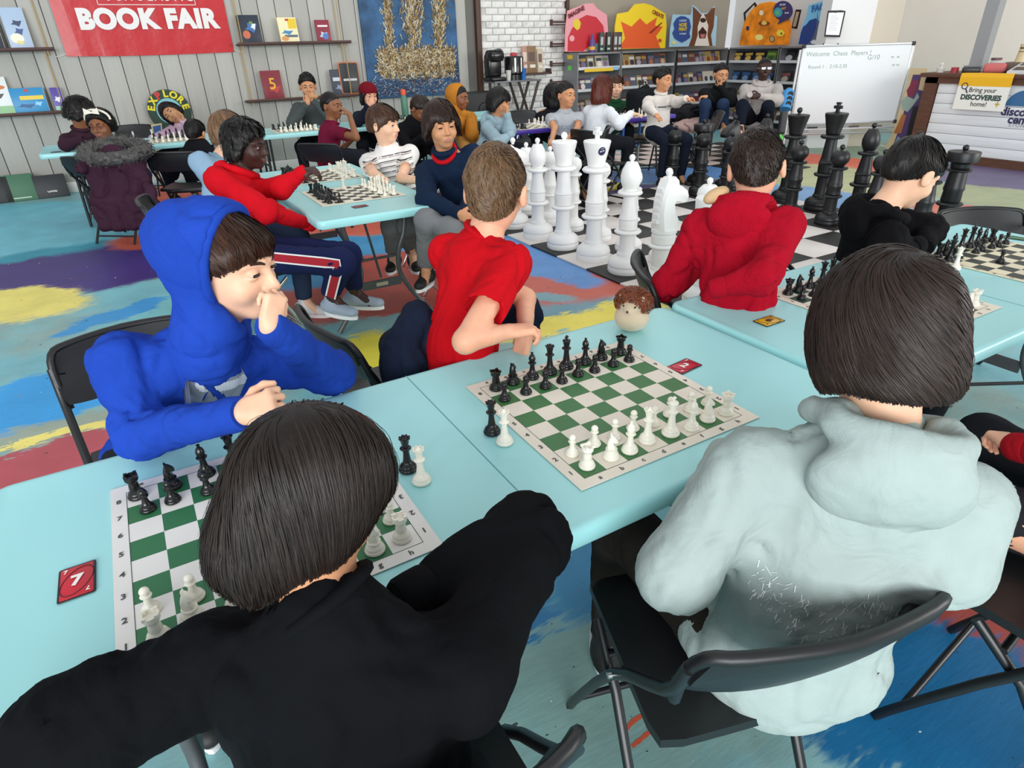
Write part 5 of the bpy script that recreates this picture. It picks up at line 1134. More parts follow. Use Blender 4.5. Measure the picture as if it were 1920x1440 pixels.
t, c, b2 = board('notice_board', 'pale blue board edge fixed on the side of the beige pillar', 'board', [('panel', [(1619, 84), (1632, 20), (1637, 6), (1637, 30), (1626, 80)], '9CC0CE')], 9.9, 's')
# ================================================================ chess
wpl = M('cream_plastic', 'EFEBDC', .28, spec=.5); bpl = M('black_piece_plastic', '141415', .24, spec=.5)
def smooth_prof(pts, n=3):
    out = []
    for (r0, z0), (r1, z1) in zip(pts[:-1], pts[1:]):
        for k in range(n): u = k/n; out.append((r0+(r1-r0)*u, z0+(z1-z0)*u))
    return out+[pts[-1]]
BASE = [(.0, 0), (.0165, 0), (.0182, .0018), (.0186, .0045), (.0176, .0075), (.0160, .0088), (.0163, .0105), (.0150, .0135), (.0118, .0165), (.0095, .0195)]
def piece_mesh(kind, mat, n=20):
    mb = MB()
    def bs(k): return [(r*k, z*k) for r, z in BASE]
    if kind == 'pawn':
        p = bs(.85)+[(.0068, .020), (.0055, .027), (.0052, .031), (.0085, .0325), (.0092, .0338), (.0085, .0350), (.0058, .0362)]
        c, r = .0425, .0078; p += [(r*math.sin(R(a)), c-r*math.cos(R(a))) for a in range(45, 181, 15)]
    elif kind == 'rook':
        p = bs(.98)+[(.0105, .022), (.0090, .032), (.0088, .038), (.0115, .0405), (.0118, .0418), (.0128, .0425), (.0130, .0520), (.0100, .0520), (.0095, .0475), (0, .0475)]
    elif kind == 'bishop':
        p = bs(1)+[(.0080, .022), (.0062, .034), (.0060, .042), (.0105, .0440), (.0112, .0455), (.0100, .0468), (.0062, .0480), (.0070, .0505), (.0092, .0555), (.0090, .0600), (.0065, .0665), (.0032, .0705), (.0022, .0712), (.0036, .0735), (.0034, .0760), (0, .0772)]
    elif kind == 'queen':
        p = bs(1.08)+[(.0090, .024), (.0068, .040), (.0064, .052), (.0115, .0545), (.0122, .0560), (.0110, .0575), (.0070, .0590), (.0072, .0640), (.0098, .0770), (.0118, .0800), (.0106, .0808), (.0075, .0790), (.0050, .0830), (.0025, .0845), (.0030, .0865), (0, .0885)]
    elif kind == 'king':
        p = bs(1.12)+[(.0095, .025), (.0072, .044), (.0068, .056), (.0120, .0585), (.0127, .0600), (.0115, .0615), (.0075, .0630), (.0078, .0680), (.0105, .0800), (.0112, .0815), (.0100, .0840), (.0040, .0862), (0, .0866)]
    else:
        p = bs(1)+[(.0100, .0205), (.0125, .0215), (.0125, .0235), (.0, .0240)]
    mb.lathe(p, n)
    if kind == 'rook':
        for k in range(4):
            a = R(45+90*k); 
            mb.box((.0118*math.cos(a), .0118*math.sin(a), .0520), (.006, .0045, .0055), 0)
    if kind == 'king':
        mb.rbox((0, 0, .0915), (.0042, .0036, .0125), .0008); mb.rbox((0, 0, .0925), (.0115, .0036, .0040), .0008)
    if kind == 'queen':
        for k in range(8): a = R(45*k); mb.box((.0108*math.cos(a), .0108*math.sin(a), .081), (.0028, .0028, .003))
    if kind == 'knight':
        me = mb; add_knight(mb, 1.0)
    return mb.mesh('chess_'+kind, mat, ang=50)
KN = [(-.0085, .022), (-.0100, .030), (-.0090, .040), (-.0060, .049), (-.0035, .0545), (-.0040, .0600), (-.0010, .0575), (.0020, .0565), (.0060, .0530), (.0110, .0470), (.0135, .0430), (.0130, .0395), (.0100, .0385), (.0070, .0405), (.0040, .0410), (.0035, .0380), (.0060, .0330), (.0085, .0280), (.0085, .022)]
def add_knight(mb, k, mi=0, z0=0.):
    n = len(KN); cx = sum(p[0] for p in KN)/n
    V = []; ts = [(-.0062, .72), (-.0045, .95), (0, 1.0), (.0045, .95), (.0062, .72)]
    cz = .041
    for tx, f in ts:
        for y, z in KN: V.append((tx*k*(1.15 if z < .035 else (.85 if z > .05 else 1)), (y*f+.001*(1-f))*k, (cz+(z-cz)*(f if z > .024 else 1))*k+z0))
    F = [tuple(range(n-1, -1, -1)), tuple(range(4*n, 5*n))]+[(j*n+i, j*n+(i+1) % n, (j+1)*n+(i+1) % n, (j+1)*n+i) for j in range(4) for i in range(n)]
    mb.add(V, F, mi)
    for sx in (-1, 1): mb.add([(sx*.002*k, -.004*k, .054*k+z0), (sx*.005*k, -.002*k, .054*k+z0), (sx*.003*k, .002*k, .055*k+z0), (sx*.0035*k, -.002*k, .0625*k+z0)], [(0, 1, 3), (1, 2, 3), (2, 0, 3), (0, 2, 1)], mi)
KINDS = ('pawn', 'rook', 'knight', 'bishop', 'queen', 'king')
PM = {(c, k): piece_mesh(k, m) for c, m in (('white', wpl), ('black', bpl)) for k in KINDS}
PML = {(c, k): piece_mesh(k, m, 8) for c, m in (('white', wpl), ('black', bpl)) for k in KINDS}
SQ = .05715
LTR = {}
def mat_board(label, c, ang, dark, light, z, letters=True, sq=SQ, border=.028, darklabel=None):
    t = thing('chess_mat', label, 'chess mat', (c[0], c[1], z), ang); H_ = 4*sq; E_ = H_+border; mb = MB()
    xs = [-E_]+[-H_+i*sq for i in range(9)]+[E_]; V = []; F = []; mi = []
    n = len(xs)
    for lay in (0, 1):
        for j, y in enumerate(xs):
            for i, x in enumerate(xs):
                ed = (i in (0, n-1)) or (j in (0, n-1)); wv = .0004*math.sin(x*23+c[0]*9)*math.cos(y*17) if ed else 0
                V.append((x, y, (.0016+abs(wv)*1.5) if lay == 0 else .0001))
    for j in range(n-1):
        for i in range(n-1):
            F.append((j*n+i, j*n+i+1, (j+1)*n+i+1, (j+1)*n+i)); mi.append(1 if (0 < i < n-2+0 and 0 < j < n-2 and ((i-1)+(j-1)) % 2 == 0) else 0)
    m = n*n; ring = [i for i in range(n)]+[j*n+n-1 for j in range(1, n)]+[(n-1)*n+i for i in range(n-2, -1, -1)]+[j*n for j in range(n-2, 0, -1)]
    for k in range(len(ring)): a, b_ = ring[k], ring[(k+1) % len(ring)]; F.append((a, a+m, b_+m, b_)); mi.append(0)
    mb.add(V, F, mi); obj('mat_sheet', mb, [M('mat_'+light, light, .6, noise=(6, .05)), M('mat_'+dark, dark, .5, noise=(6, .05))], t, smooth=False)
    mb = MB(); w_ = .0011
    for x in (-H_, H_): mb.box((x, 0, .0019), (w_, 2*H_, .0002)); mb.box((0, x, .0019), (2*H_, w_, .0002))
    obj('border_line', mb, P_('3C4A40', .6), t, smooth=False)
    if letters:
        g = H_+border*.5
        def add_text(_, tx, sz, org, X, Y, bold=0):
            key = (tx, sz)
            if key not in LTR: q = MB(); globals()['add_text'](q, tx, sz, (0, 0, 0), (1, 0, 0), (0, 1, 0), bold=bold, lift=0); LTR[key] = q.mesh('printed_letter', P_('4A4A48', .6), smooth=False)
            link('printed_letter', LTR[key], t, org, math.atan2(X[1], X[0]))
        for i in range(8):
            x = -H_+(i+.5)*sq
            add_text(mb, 'abcdefgh'[i], .017, (x, -g, .0027), (1, 0, 0), (0, 1, 0), bold=.0004); add_text(mb, 'abcdefgh'[i], .017, (x, g, .0027), (-1, 0, 0), (0, -1, 0), bold=.0004)
            add_text(mb, '12345678'[i], .018, (-g, x, .0027), (1, 0, 0), (0, 1, 0), bold=.0005); add_text(mb, '12345678'[i], .018, (g, x, .0027), (-1, 0, 0), (0, -1, 0), bold=.0005)
    return t
BACK = ['rook', 'knight', 'bishop', 'queen', 'king', 'bishop', 'knight', 'rook']
def setup(c, ang, z, what, grp, layout=None, low=False, jit=.004, skip=(), moves=None, seed=0, generic=False, sq=SQ):
    r = random.Random(seed+5); lib_ = PML if low else PM; cells = {}
    for f in range(8): cells[(f, 0)] = ('white', BACK[f]); cells[(f, 1)] = ('white', 'pawn'); cells[(f, 6)] = ('black', 'pawn'); cells[(f, 7)] = ('black', BACK[f])
    for a, b_ in (moves or {}).items():
        if a in cells: cells[b_] = cells.pop(a)
    for (f, k), (col_, kind) in cells.items():
        if (f, k) in skip: continue
        x = (f-3.5)*sq+r.gauss(0, jit); y = (k-3.5)*sq+r.gauss(0, jit); X = c[0]+x*math.cos(ang)-y*math.sin(ang); Y = c[1]+x*math.sin(ang)+y*math.cos(ang)
        o = link('chess_'+kind, lib_[(col_, kind)], None, (X, Y, z), ang+(0 if kind != 'knight' else (-math.pi/2 if col_ == 'white' else -math.pi/2)+r.uniform(-.7, .7)))
        if generic: tag(o, '%s %s %s' % (col_, kind, what), 'chess piece', '%s %ss %s' % (col_, kind, grp))
        else: tag(o, '%s %s on the %s%d square %s' % (col_, kind, 'abcdefgh'[f], k+1, what), 'chess piece', '%s chess pieces %s' % (col_, grp))
ZB = TZ+.0018
A_c, B_c, R1c, R2c = (.050, 1.053), (.863, 1.048), (2.037, 1.083), (2.86, 1.03)
mat_board('green and white vinyl chess mat lying under the black haired player at left', A_c, .0, '2E7146', 'E9E6E1', TZ)
mat_board('green and cream vinyl chess mat in the centre of the foreground table', B_c, -.003, '3A7340', 'E9E0D0', TZ)
mat_board('green and white vinyl chess mat on the right table half hidden by dark hair', R1c, .0, '28483C', 'E9E0CE', TZ+.004)
mat_board('black and cream vinyl chess mat at the far right of the right table', R2c, -.01, '34362E', 'EDE3C4', TZ+.004, border=.022)
setup(A_c, 0, ZB, 'of the mat at left', 'on the mat at left', seed=1, jit=.005)
setup(B_c, 0, ZB, 'of the centre mat', 'on the centre mat', seed=2, jit=.0045)
setup(R1c, 0, ZB+.004, 'of the mat by the yellow card', 'on the mat by the yellow card', seed=3, jit=.004)
setup(R2c, 0, ZB+.004, 'of the far right mat', 'on the far right mat', seed=4, moves={(2, 6): (2, 4), (4, 1): (4, 3)})
def extra(col_, kind, p, lab, rz=0): o = link('chess_'+kind, PM[(col_, kind)], None, p, rz); tag(o, lab, 'chess piece')
extra('black', 'queen', (.559, 1.075, TZ), 'spare black queen standing left of the centre mat'); extra('white', 'queen', (.563, 1.024, TZ), 'spare white queen standing left of the centre mat')
extra('black', 'queen', (.340, 1.045, TZ), 'spare black queen standing right of the left mat near dark hair'); extra('white', 'queen', (.348, .992, TZ), 'spare white queen standing right of the left mat near dark hair')
extra('white', 'queen', (*onz(1790, 505, TZ+.004)[:2], TZ+.004), 'spare white queen standing left of the far right mat'); extra('black', 'queen', (*onz(1778, 490, TZ+.004)[:2], TZ+.004), 'spare black queen standing left of the far right mat')
# mats on the other tables: files run along t there
M1c, M2c = (1.155, 3.955), (1.155, 4.72)
mat_board('black and cream chess mat on the middle table nearest us', M1c, -math.pi/2, '34342C', 'EAE2CC', TZ, letters=False)
mat_board('black and cream chess mat on the middle table farther end', M2c, -math.pi/2, '34342C', 'EAE2CC', TZ, letters=False)
setup(M1c, math.pi/2, ZB, 'of the nearer mat on the middle table', 'nearer mat, middle table', low=True, seed=5)
setup(M2c, math.pi/2, ZB, 'of the farther mat on the middle table', 'farther mat, middle table', low=True, seed=6, moves={(3, 6): (3, 5)})
extra('white', 'queen', (*onz(645, 355, TZ)[:2], TZ), 'lone white queen between the two mats of the middle table')
F1c, F2c, F3c = (.52, 8.03), (1.78, 8.03), (3.3, 8.03)
for cc, nm in ((F1c, 'on the wall table at far left'), (F2c, 'on the wall table behind the maroon shirt'), (F3c, 'on the wall table behind the striped polo')):
    mat_board('cream chess mat '+nm, cc, 0, '3A4038', 'E6DFC8', TZ, letters=False); setup(cc, 0, ZB, nm, nm, low=True, seed=int(cc[0]*10))
extra('white', 'king', (*onz(253, 264, TZ)[:2], TZ), 'white king near the hand of the child with the bow'); extra('white', 'queen', (*onz(287, 258, TZ)[:2], TZ), 'white queen standing left of the far left wall mat')
P1c, P2c = (4.02, 6.48), (5.55, 6.62)
for cc, nm, sd in ((P1c, 'on the purple table by the grey T-shirt child', 21), (P2c, 'on the purple table by the white jacket child', 22)):
    mat_board('cream chess mat '+nm, cc, math.pi/2, '5A5A44', 'E9E2CE', .72, letters=False); setup(cc, math.pi/2 if sd == 21 else 0, .722, nm, nm, low=True, seed=sd, jit=.01)

# ---- playing cards used as table numbers
def card(lab, p, ang, z, colr, num, small='printed'):
    t = thing('number_card', lab, 'card', (p[0], p[1], z), ang); mb = MB(); mb.rbox((0, 0, .0008), (.056, .087, .0012), .004); obj('card', mb, P_('1E1416', .4), t)
    mb = MB(); mb.rbox((0, 0, .0017), (.049, .080, .0005), .003); obj('colour_field', mb, P_(colr, .35), t)
    mb = MB(); pts = [(.021*math.cos(R(a))*math.cos(-.45)-.037*math.sin(R(a))*math.sin(-.45), .021*math.cos(R(a))*math.sin(-.45)+.037*math.sin(R(a))*math.cos(-.45), .0023) for a in range(0, 360, 15)]
    mb.tube(pts, .0007, 4, closed=True); obj('oval_ring', mb, P_('1E1416', .4), t)
    if num:
        mb = MB(); add_text(mb, num, .036, (0, 0, .0024), (1, 0, 0), (0, 1, 0), bold=.0016)
        for sx in (-1, 1): add_text(mb, num, .013, (-.017*sx, .030*sx, .0024), (sx, 0, 0), (0, sx, 0), bold=.0004)
        obj('numeral', mb, P_('F2EEE8', .4) if colr != 'E8B82C' else P_('1E1416', .4), t, smooth=False)
    return t
card('red number 7 playing card lying left of the left chess mat', onz(145, 1090, TZ), 0, TZ, 'C41E30', '7')
card('red number 2 playing card lying right of the centre chess mat', onz(1283, 687, TZ), -math.pi/2+.12, TZ, 'C8203A', '2')
card('yellow number 6 playing card lying on the right table', onz(1442, 602, TZ+.004), -math.pi/2+.02, TZ+.004, 'E8B82C', '6')
card('dark red card lying at the near end of the middle table', onz(675, 387, TZ), math.pi/2+.1, TZ, '8A2A38', None)
card('dark card lying at the left end of the far left wall table', onz(105, 285, TZ), math.pi/2, TZ, '3A4448', None)
card('dark card lying on the wall table left of the maroon shirt', onz(532, 248, TZ), math.pi/2, TZ, '3A4448', None)
card('green card at the far right corner of the right table', (3.19, 1.19), .3, TZ+.004, '3F7A4A', None)
card('small reddish card on the wall table by the brown hair', onz(400, 261, TZ), math.pi/2, TZ, '8A4A44', None)

# ---- giant set on the floor
gw_ = M('giant_white_plastic', 'F2F2F0', .42, bump=(60, .05, .004)); gb_ = M('giant_black_plastic', '151517', .42, bump=(60, .08, .004))
GB = [(0, 0), (.130, 0), (.134, .008), (.134, .040), (.130, .046), (.134, .052), (.134, .062), (.126, .090), (.100, .112), (.074, .122), (.072, .140), (.066, .146)]
def ring(r0, z, R_, h): return [(r0, z-h), (R_*.9, z-h*.8), (R_, z-h*.2), (R_, z+h*.2), (R_*.9, z+h*.8), (r0, z+h)]
def knob(z, r): return [(r*.55, z-r*1.4), (r*.5, z-r), (r*.85, z-r*.6), (r, z), (r*.8, z+r*.6), (r*.4, z+r*.9), (0, z+r)]
def giant(kind, mat):
    mb = MB(); p = list(GB)
    if kind == 'pawn':
        k = .82; p = [(r*k, z*k) for r, z in GB]+[(.052, .22)]+ring(.055, .25, .082, .014)+[(.062, .27), (.058, .31), (.066, .33), (.066, .35), (.060, .36), (.056, .40), (.046, .46)]+ring(.046, .49, .080, .013)+[(.040, .505), (.052, .52), (.074, .55), (.078, .575), (.070, .61), (.045, .635)]+[(r, z) for r, z in knob(.665, .022)]
    elif kind == 'rook':
        p += [(.064, .22)]+ring(.066, .26, .100, .016)+[(.074, .29), (.070, .36), (.078, .38), (.074, .40), (.066, .50)]+ring(.064, .53, .092, .014)+[(.070, .55), (.074, .58), (.112, .60), (.116, .665), (.112, .672), (.055, .675)]+knob(.70, .024)
    elif kind == 'bishop':
        p += [(.058, .16), (.054, .27)]+ring(.056, .30, .098, .016)+[(.066, .32), (.068, .38), (.066, .385), (.072, .395), (.066, .405), (.058, .45), (.045, .54)]+ring(.045, .575, .088, .017)+[(.045, .60), (.055, .61), (.072, .65), (.074, .69), (.062, .735), (.038, .78)]+knob(.81, .022)
    elif kind in ('queen', 'king'):
        e = .04 if kind == 'king' else 0
        p += [(.062, .16), (.058, .30)]+ring(.060, .335, .100, .018)+[(.072, .355), (.074, .43), (.070, .435), (.078, .445), (.070, .455), (.062, .50), (.052, .60+e)]+ring(.052, .64+e, .105, .020)+[(.062, .665+e), (.066, .68+e), (.068, .70+e), (.086, .77+e), (.102, .835+e), (.098, .845+e), (.05, .850+e)]
        p += knob(.885, .026) if kind == 'queen' else [(.03, .895), (0, .9)]
    else:
        p += [(.074, .17), (.070, .26)]+ring(.072, .29, .100, .016)+[(.082, .31), (.082, .36), (.074, .37), (.086, .38), (.086, .40), (0, .41)]
    mb.lathe(p, 28)
    if kind == 'king':
        for k in range(8): pass
        mb.rbox((0, 0, .925), (.03, .03, .08), .008); mb.rbox((0, 0, .935), (.085, .028, .028), .008); mb.rbox((0, 0, .968), (.045, .029, .018), .006)
    if kind == 'knight':
        Z = 9.6; V = []
        K2 = [(-.075, .40), (-.085, .50), (-.080, .60), (-.060, .68), (-.035, .735), (-.02, .735), (.0, .715), (.045, .70), (.10, .675), (.150, .640), (.165, .605), (.155, .575), (.125, .570), (.085, .590), (.045, .595), (.030, .57), (.045, .50), (.072, .44), (.080, .40)]
        n = len(K2)
        for tx, f in ((-.055, .78), (-.038, .96), (0, 1.0), (.038, .96), (.055, .78)):
            for y, z in K2: V.append((tx*(1.25 if z < .5 else 1), y*f, .56+(z-.56)*(f if z > .42 else 1)))
        mb.add(V, [tuple(range(n-1, -1, -1)), tuple(range(4*n, 5*n))]+[(j*n+i, j*n+(i+1) % n, (j+1)*n+(i+1) % n, (j+1)*n+i) for j in range(4) for i in range(n)])
        for j in range(6): mb.box((0, -.082+.005*j, .46+.04*j), (.05, .03, .022))
        mb.lathe([(r, z-.005) for r, z in knob(.775, .024)]+[(0, .795)], 12)
    return mb.mesh('giant_chess_'+kind, mat, ang=35)
GMs = {(c, k): giant(k, m) for c, m in (('white', gw_), ('black', gb_)) for k in KINDS}
G0s, G0t, GS = 2.80, 2.50, .401
tb = thing('floor_chessboard', 'giant black and white chessboard of square tiles laid on the painted floor', 'chessboard', (G0s, G0t, 0))
tmw = M('white_floor_tile', 'DAD3CE', .5, noise=(5, .05), bump=(90, .2, .002)); tmb = M('black_floor_tile', '1C1B1B', .5, bump=(90, .3, .002))
tmes = []
for m in (tmw, tmb): mb = MB(); mb.rbox((0, 0, .007), (GS-.003, GS-.003, .014), .003); tmes.append(mb.mesh('board_tile', m))
for i in range(8):
    for j in range(8): link('board_tile', tmes[0 if (i+j) % 2 == 1 else 1], tb, ((i+.5)*GS, (j+.5)*GS, 0))
NM = ['nearest us', 'second from us', 'third from us', 'fourth from us', 'fifth from us', 'sixth from us', 'seventh from us', 'farthest from us']
GB_ = ['rook', 'knight', 'bishop', 'king', 'queen', 'bishop', 'knight', 'rook']
for j in range(8):
    for i, col_, kind in ((0, 'white', GB_[j]), (1, 'white', 'pawn'), (6, 'black', 'pawn'), (7, 'black', GB_[j])):
        s_, t_ = G0s+GS*(i+.5)+rnd.uniform(-.02, .02), G0t+GS*(j+.5)+rnd.uniform(-.02, .02)
        if i == 6: s_ -= .02
        lab = 'giant %s %s on the floor chessboard, %s in its row' % (col_, kind, NM[j]) if kind != 'king' and kind != 'queen' else 'giant %s %s standing on the floor chessboard' % (col_, kind)
        rz = -math.pi/2 if col_ == 'white' else math.pi/2
        t = thing('giant_chess_'+kind, lab, 'chess piece', (s_, t_, .014), rz, 'giant %s chess pieces' % col_); link('body', GMs[(col_, kind)], t)
        if col_ == 'white' and kind == 'king':
            mb = MB(); nrmv = nrm(np.array([-s_, -t_, 0])+RGT*2.2); a = math.atan2(nrmv[1], nrmv[0])-rz; c_, e_ = math.cos(a), math.sin(a); q = []
            pts = [(0, 0)]+[(.030*math.cos(R(20*k)), .030*math.sin(R(20*k))) for k in range(18)]
            for x, z in pts:
                zz = .82+z; rr = .070+(zz-.745)*.245+.003; b2 = x/rr; q.append((rr*math.cos(a+b2), rr*math.sin(a+b2), zz))
            mb.add(q, [(0, k, k % 18+1) for k in range(1, 19)]); obj('round_sticker', mb, P_('2E2850', .4), t, smooth=False)
            mb = MB(); q = []
            for x, z in ((-.018, -.008), (.018, .0), (.018, .008), (-.018, .002), (-.012, .012), (.012, .018), (.012, .022), (-.012, .016)):
                zz = .82+z; rr = .0705+(zz-.745)*.245+.004; b2 = x/rr; q.append((rr*math.cos(a+b2), rr*math.sin(a+b2), zz))
            mb.add(q, [(0, 1, 2, 3), (4, 5, 6, 7)]); obj('sticker_print', mb, P_('C8C4D8', .4), t, smooth=False)
# second checkered floor beyond, its near edge stepped
tb2 = thing('floor_checkerboard', 'second black and pinkish white checkered floor area by the seated men', 'chessboard', (7.5, 7.5, 0)); GS2 = .305
tm2 = [M('pink_white_tile', 'D9C8C0', .5), tmb]; tm_ = []
for m in tm2: mb = MB(); mb.rbox((0, 0, .005), (GS2-.003, GS2-.003, .010), .002); tm_.append(mb.mesh('board_tile', m))
c0 = onz(1250, 314); c1 = onz(1450, 318); dl = nrm(c1-c0); nl = np.array([-dl[1], dl[0], 0]); nl = nl if nl@FWD > 0 else -nl
for i in range(-2, 14):
    for j in range(-8, 8):
        s_, t_ = 6.3+(i+.5)*GS2, 7.0+(j+.5)*GS2; p = np.array([s_, t_, 0]); 
        if (p-c0)@nl > .10 and (p-c0)@nl < 2.5 and (p-c0)@dl > -.75 and (p-c0)@dl < 1.7 and not (2.6 < s_ < 6.35 and 2.3 < t_ < 5.9): link('board_tile', tm_[(i+j) % 2], tb2, (s_-7.5, t_-7.5, 0))
# ================================================================ the people in the photograph
def W_(px, py, d): return at(px, py, d)
def E_on(px, py, z): return onz(px, py, z)
# --- P2: pale hooded sweatshirt, seen from behind
chair('black folding chair under the pale hooded sweatshirt, nearest on the right', (.775, .575), nrm((.27, .96, 0)))
P = person('person in a pale grey-green hooded sweatshirt with dark round-cut hair, back to us', at(1648, 634, .93), yaw=186, pitch=24, roll=0, byaw=170, s=1.04, hs=.973, ears=False, c7=onz(1652, 800, .995), pelvis=(.805, .425, .52),
  arms={1: dict(e=onz(1775, 1060, .78), w=(1.13, .58, .775), show=True), -1: dict(e=onz(1268, 1075, .74), w=(.90, .70, .775), show=False)},
  skin='fair', hair=dict(tous=.003, t=.0185, fr=.02, nape=-.088, side=-.075, top=.004, back=.004, taper=.004), haircol='2A1E19', top='9FADA9', collar='hoodie', hood='down', wr=.007, res=.0085, hres=.0055, dres=.005, strands=7500, slen=.12, sw=.0012, swirl=1.0, crown=(.004, -.062, .098), grav=.15, messy=.06, lift=.003, hoodk=1.16, width=1.08, drop=.098, seed=5, fly=.006, bottom='2A2622', seat=.47, face=False, legs={1: ((1.12, .90, .50), (1.10, .84, .10)), -1: ((.80, .90, .50), (.78, .88, .10))}, shoe='1A1A1A')
rr = random.Random(4); V = []; F = []     # sketchy white print low on the back
for k in range(220):
    x = rr.uniform(-.13, .10); y = rr.uniform(-.045, .05)*(1-abs(x)*2.5)+.016*math.sin(x*40); a = rr.gauss(1.2, .6); l = rr.uniform(.004, .015); w2 = .0006
    n0 = len(V); V += [(x-w2, y, 0), (x+w2, y, 0), (x+w2+math.cos(a)*l, y+math.sin(a)*l, 0), (x-w2+math.cos(a)*l, y+math.sin(a)*l, 0)]; F.append((n0, n0+1, n0+2, n0+3))
person_decal(P, 'sketch_print', V, F, P_('EDEFEE', .6), -.30, 0, True)
# --- P1: black sweatshirt, nearest, from behind
chair('black folding chair under the black sweatshirt, cut by the bottom of the picture', (.108, .655), (0.05, 1, 0))
P = person('person in a black sweatshirt with long black hair leaning over the left chess mat', at(594, 925, .80), yaw=122, pitch=30, roll=4, byaw=172, s=1.03, hs=.92, c7=onz(612, 1135, .915), pelvis=(.06, .54, .53),
  arms={1: dict(e=onz(985, 1005, .80), w=onz(765, 1120, .83), show=False), -1: dict(e=onz(118, 1385, .785), w=(-.02, .70, .80), show=False)},
  skin='tan', hair=dict(tous=.0025, t=.0185, fr=.03, rise=.004, nape=-.140, side=-.066, back=.002, taper=.004, extra=[((0, -.070, -.070), (.045, .035, .055))]), haircol='231A16', top='0C0D10', collar='crew', wr=.010, res=.0085, hres=.005, strands=8000, slen=.17, sw=.0010, crown=(-.012, -.052, .112), part=(0.05, .98, .2), swirl=.12, grav=.5, messy=.04, lift=.003, hoodk=1.34, width=1.12, drop=.090, seed=7, fly=.008, bottom='17181C', legs={1: ((.14, .85, .50), (.13, .85, .10)), -1: ((-.06, .85, .50), (-.07, .85, .10))}, shoe='1A1A1A')
# --- P3: blue hooded sweatshirt
P = person('person in a bright blue hooded sweatshirt, hood up, fist against the mouth', at(426, 500, 1.40), yaw=78, pitch=6, roll=0, byaw=36, s=1.04, hs=1.10, tail=.028, ears=False, hscale=.80, c7=at(392, 640, 1.44), pelvis=(-.10, 1.72, .56),
  arms={-1: dict(e=onz(620, 700, .785), w=at(507, 612, 1.335), f=nrm(at(520, 545, 1.33)-at(507, 612, 1.335)), b=nrm(RGT*.8-FWD*.5+UPV*.1), pose=([66, 74, 30], [20, 25])), 1: dict(e=onz(265, 812, .80), w=at(452, 775, 1.20), f=nrm(at(530, 745, 1.20)-at(452, 775, 1.20)), b=nrm(UPV*.6-FWD*.8), pose=([60, 80, 50], [45, 40]))},
  skin='fair', hair=dict(t=.008, fr=.030, nape=-.04, side=-.02, front=.01, taper=.004, extra=[((.0, .055, .055), (.060, .040, .032)), ((.040, .045, .035), (.034, .036, .034))]), haircol='3B2418', top='1F42A4', collar='hoodie', hood='up', wr=.010, res=.0078, hres=.0038, dres=.0032, strands=3000, slen=.08, sw=.0012, crown=(-.01, -.03, .12), swirl=.2, grav=.2, messy=.15, hoodk=1.08, width=1.10, seed=3, bottom='23252C', seat=.47)
Vp, Fp = grid_patch(.13, .11, 30, 26, lambda x, y: (x*.6+y) > -.047 and (x-y) < .085 and not (-.012 < x+.25*y < .004))
person_decal(P, 'chest_print', Vp, Fp, P_('858D9A', .7), -.075, .020, tilt=32)
Vp, Fp = grid_patch(.13, .11, 40, 34, lambda x, y: (x*.6+y) > -.045 and (x-y) < .083 and not (-.012 < x+.25*y < .004) and math.sin(x*46+math.sin(y*60)*1.2+y*30) > .45)
o = person_decal(P, 'chest_print', Vp, Fp, P_('C3C9D2', .7), -.075, .020, tilt=32)
o.data.transform(Matrix.Translation(tuple(P['bf']*.0015)))
chair('black folding chair under the blue hooded sweatshirt', (-.10, 1.86), nrm((.15, -1, 0)))
# --- P4: red T-shirt, back to us
P = person('person in a plain red T-shirt with short light brown hair, back to us', at(930, 362, 1.80), yaw=166, pitch=8, roll=2, byaw=142, s=1.02, c7=at(906, 440, 1.84), pelvis=at(846, 752, 1.90), shoulder=.128,
  arms={1: dict(e=at(872, 640, 1.62), w=at(952, 622, 1.70), f=nrm(RGT*.95+FWD*.25), b=UPV, pose='half'), -1: dict(e=at(985, 560, 1.95), w=at(985, 618, 1.80), f=nrm(-RGT*.2-FWD*.2-UPV*.8), pose='half', sleeve='short')},
  skin='rosy', hair=dict(t=.009, fr=.071, nape=-.066, side=-.002, top=.010, taper=.0075), haircol='6A5038', top='B80C18', collar='tee', sleeve='short', wr=.008, res=.006, hres=.0045, dres=.004, strands=6500, slen=.03, sw=.0012, crown=(.01, -.045, .115), swirl=.6, grav=.2, messy=.4, lift=.004, seed=9, bottom='20242E', width=.92, legs={1: ((.98, 2.12, .50), (.98, 2.1, .1)), -1: ((.72, 2.16, .50), (.7, 2.14, .1))}, face=True)
chair('black folding chair behind the red T-shirt with a navy jacket over it', (.66, 1.90), nrm(FWD*.6+RGT*.8))
JF = Field()
JF.ell(at(790, 650, 1.95), (.075, .10, .15), k=.06); JF.ell(at(758, 690, 1.90), (.07, .10, .12), k=.06); JF.ell(at(990, 600, 2.05), (.05, .06, .09), k=.05); JF.cap(at(800, 620, 2.0), at(970, 600, 2.08), .045, k=.05)
JF.fn(wrinkle(.014, frame(FWD), (9, 9, 5), 2), 0, '~'); V, Q = JF.mesh(.009); c0_ = at(780, 660, 1.92); me = vq_mesh('jacket', V-c0_, Q, cloth('1B2336')); tag(link('draped_jacket', me, None, c0_), 'navy jacket hanging over the chair behind the red T-shirt', 'jacket')
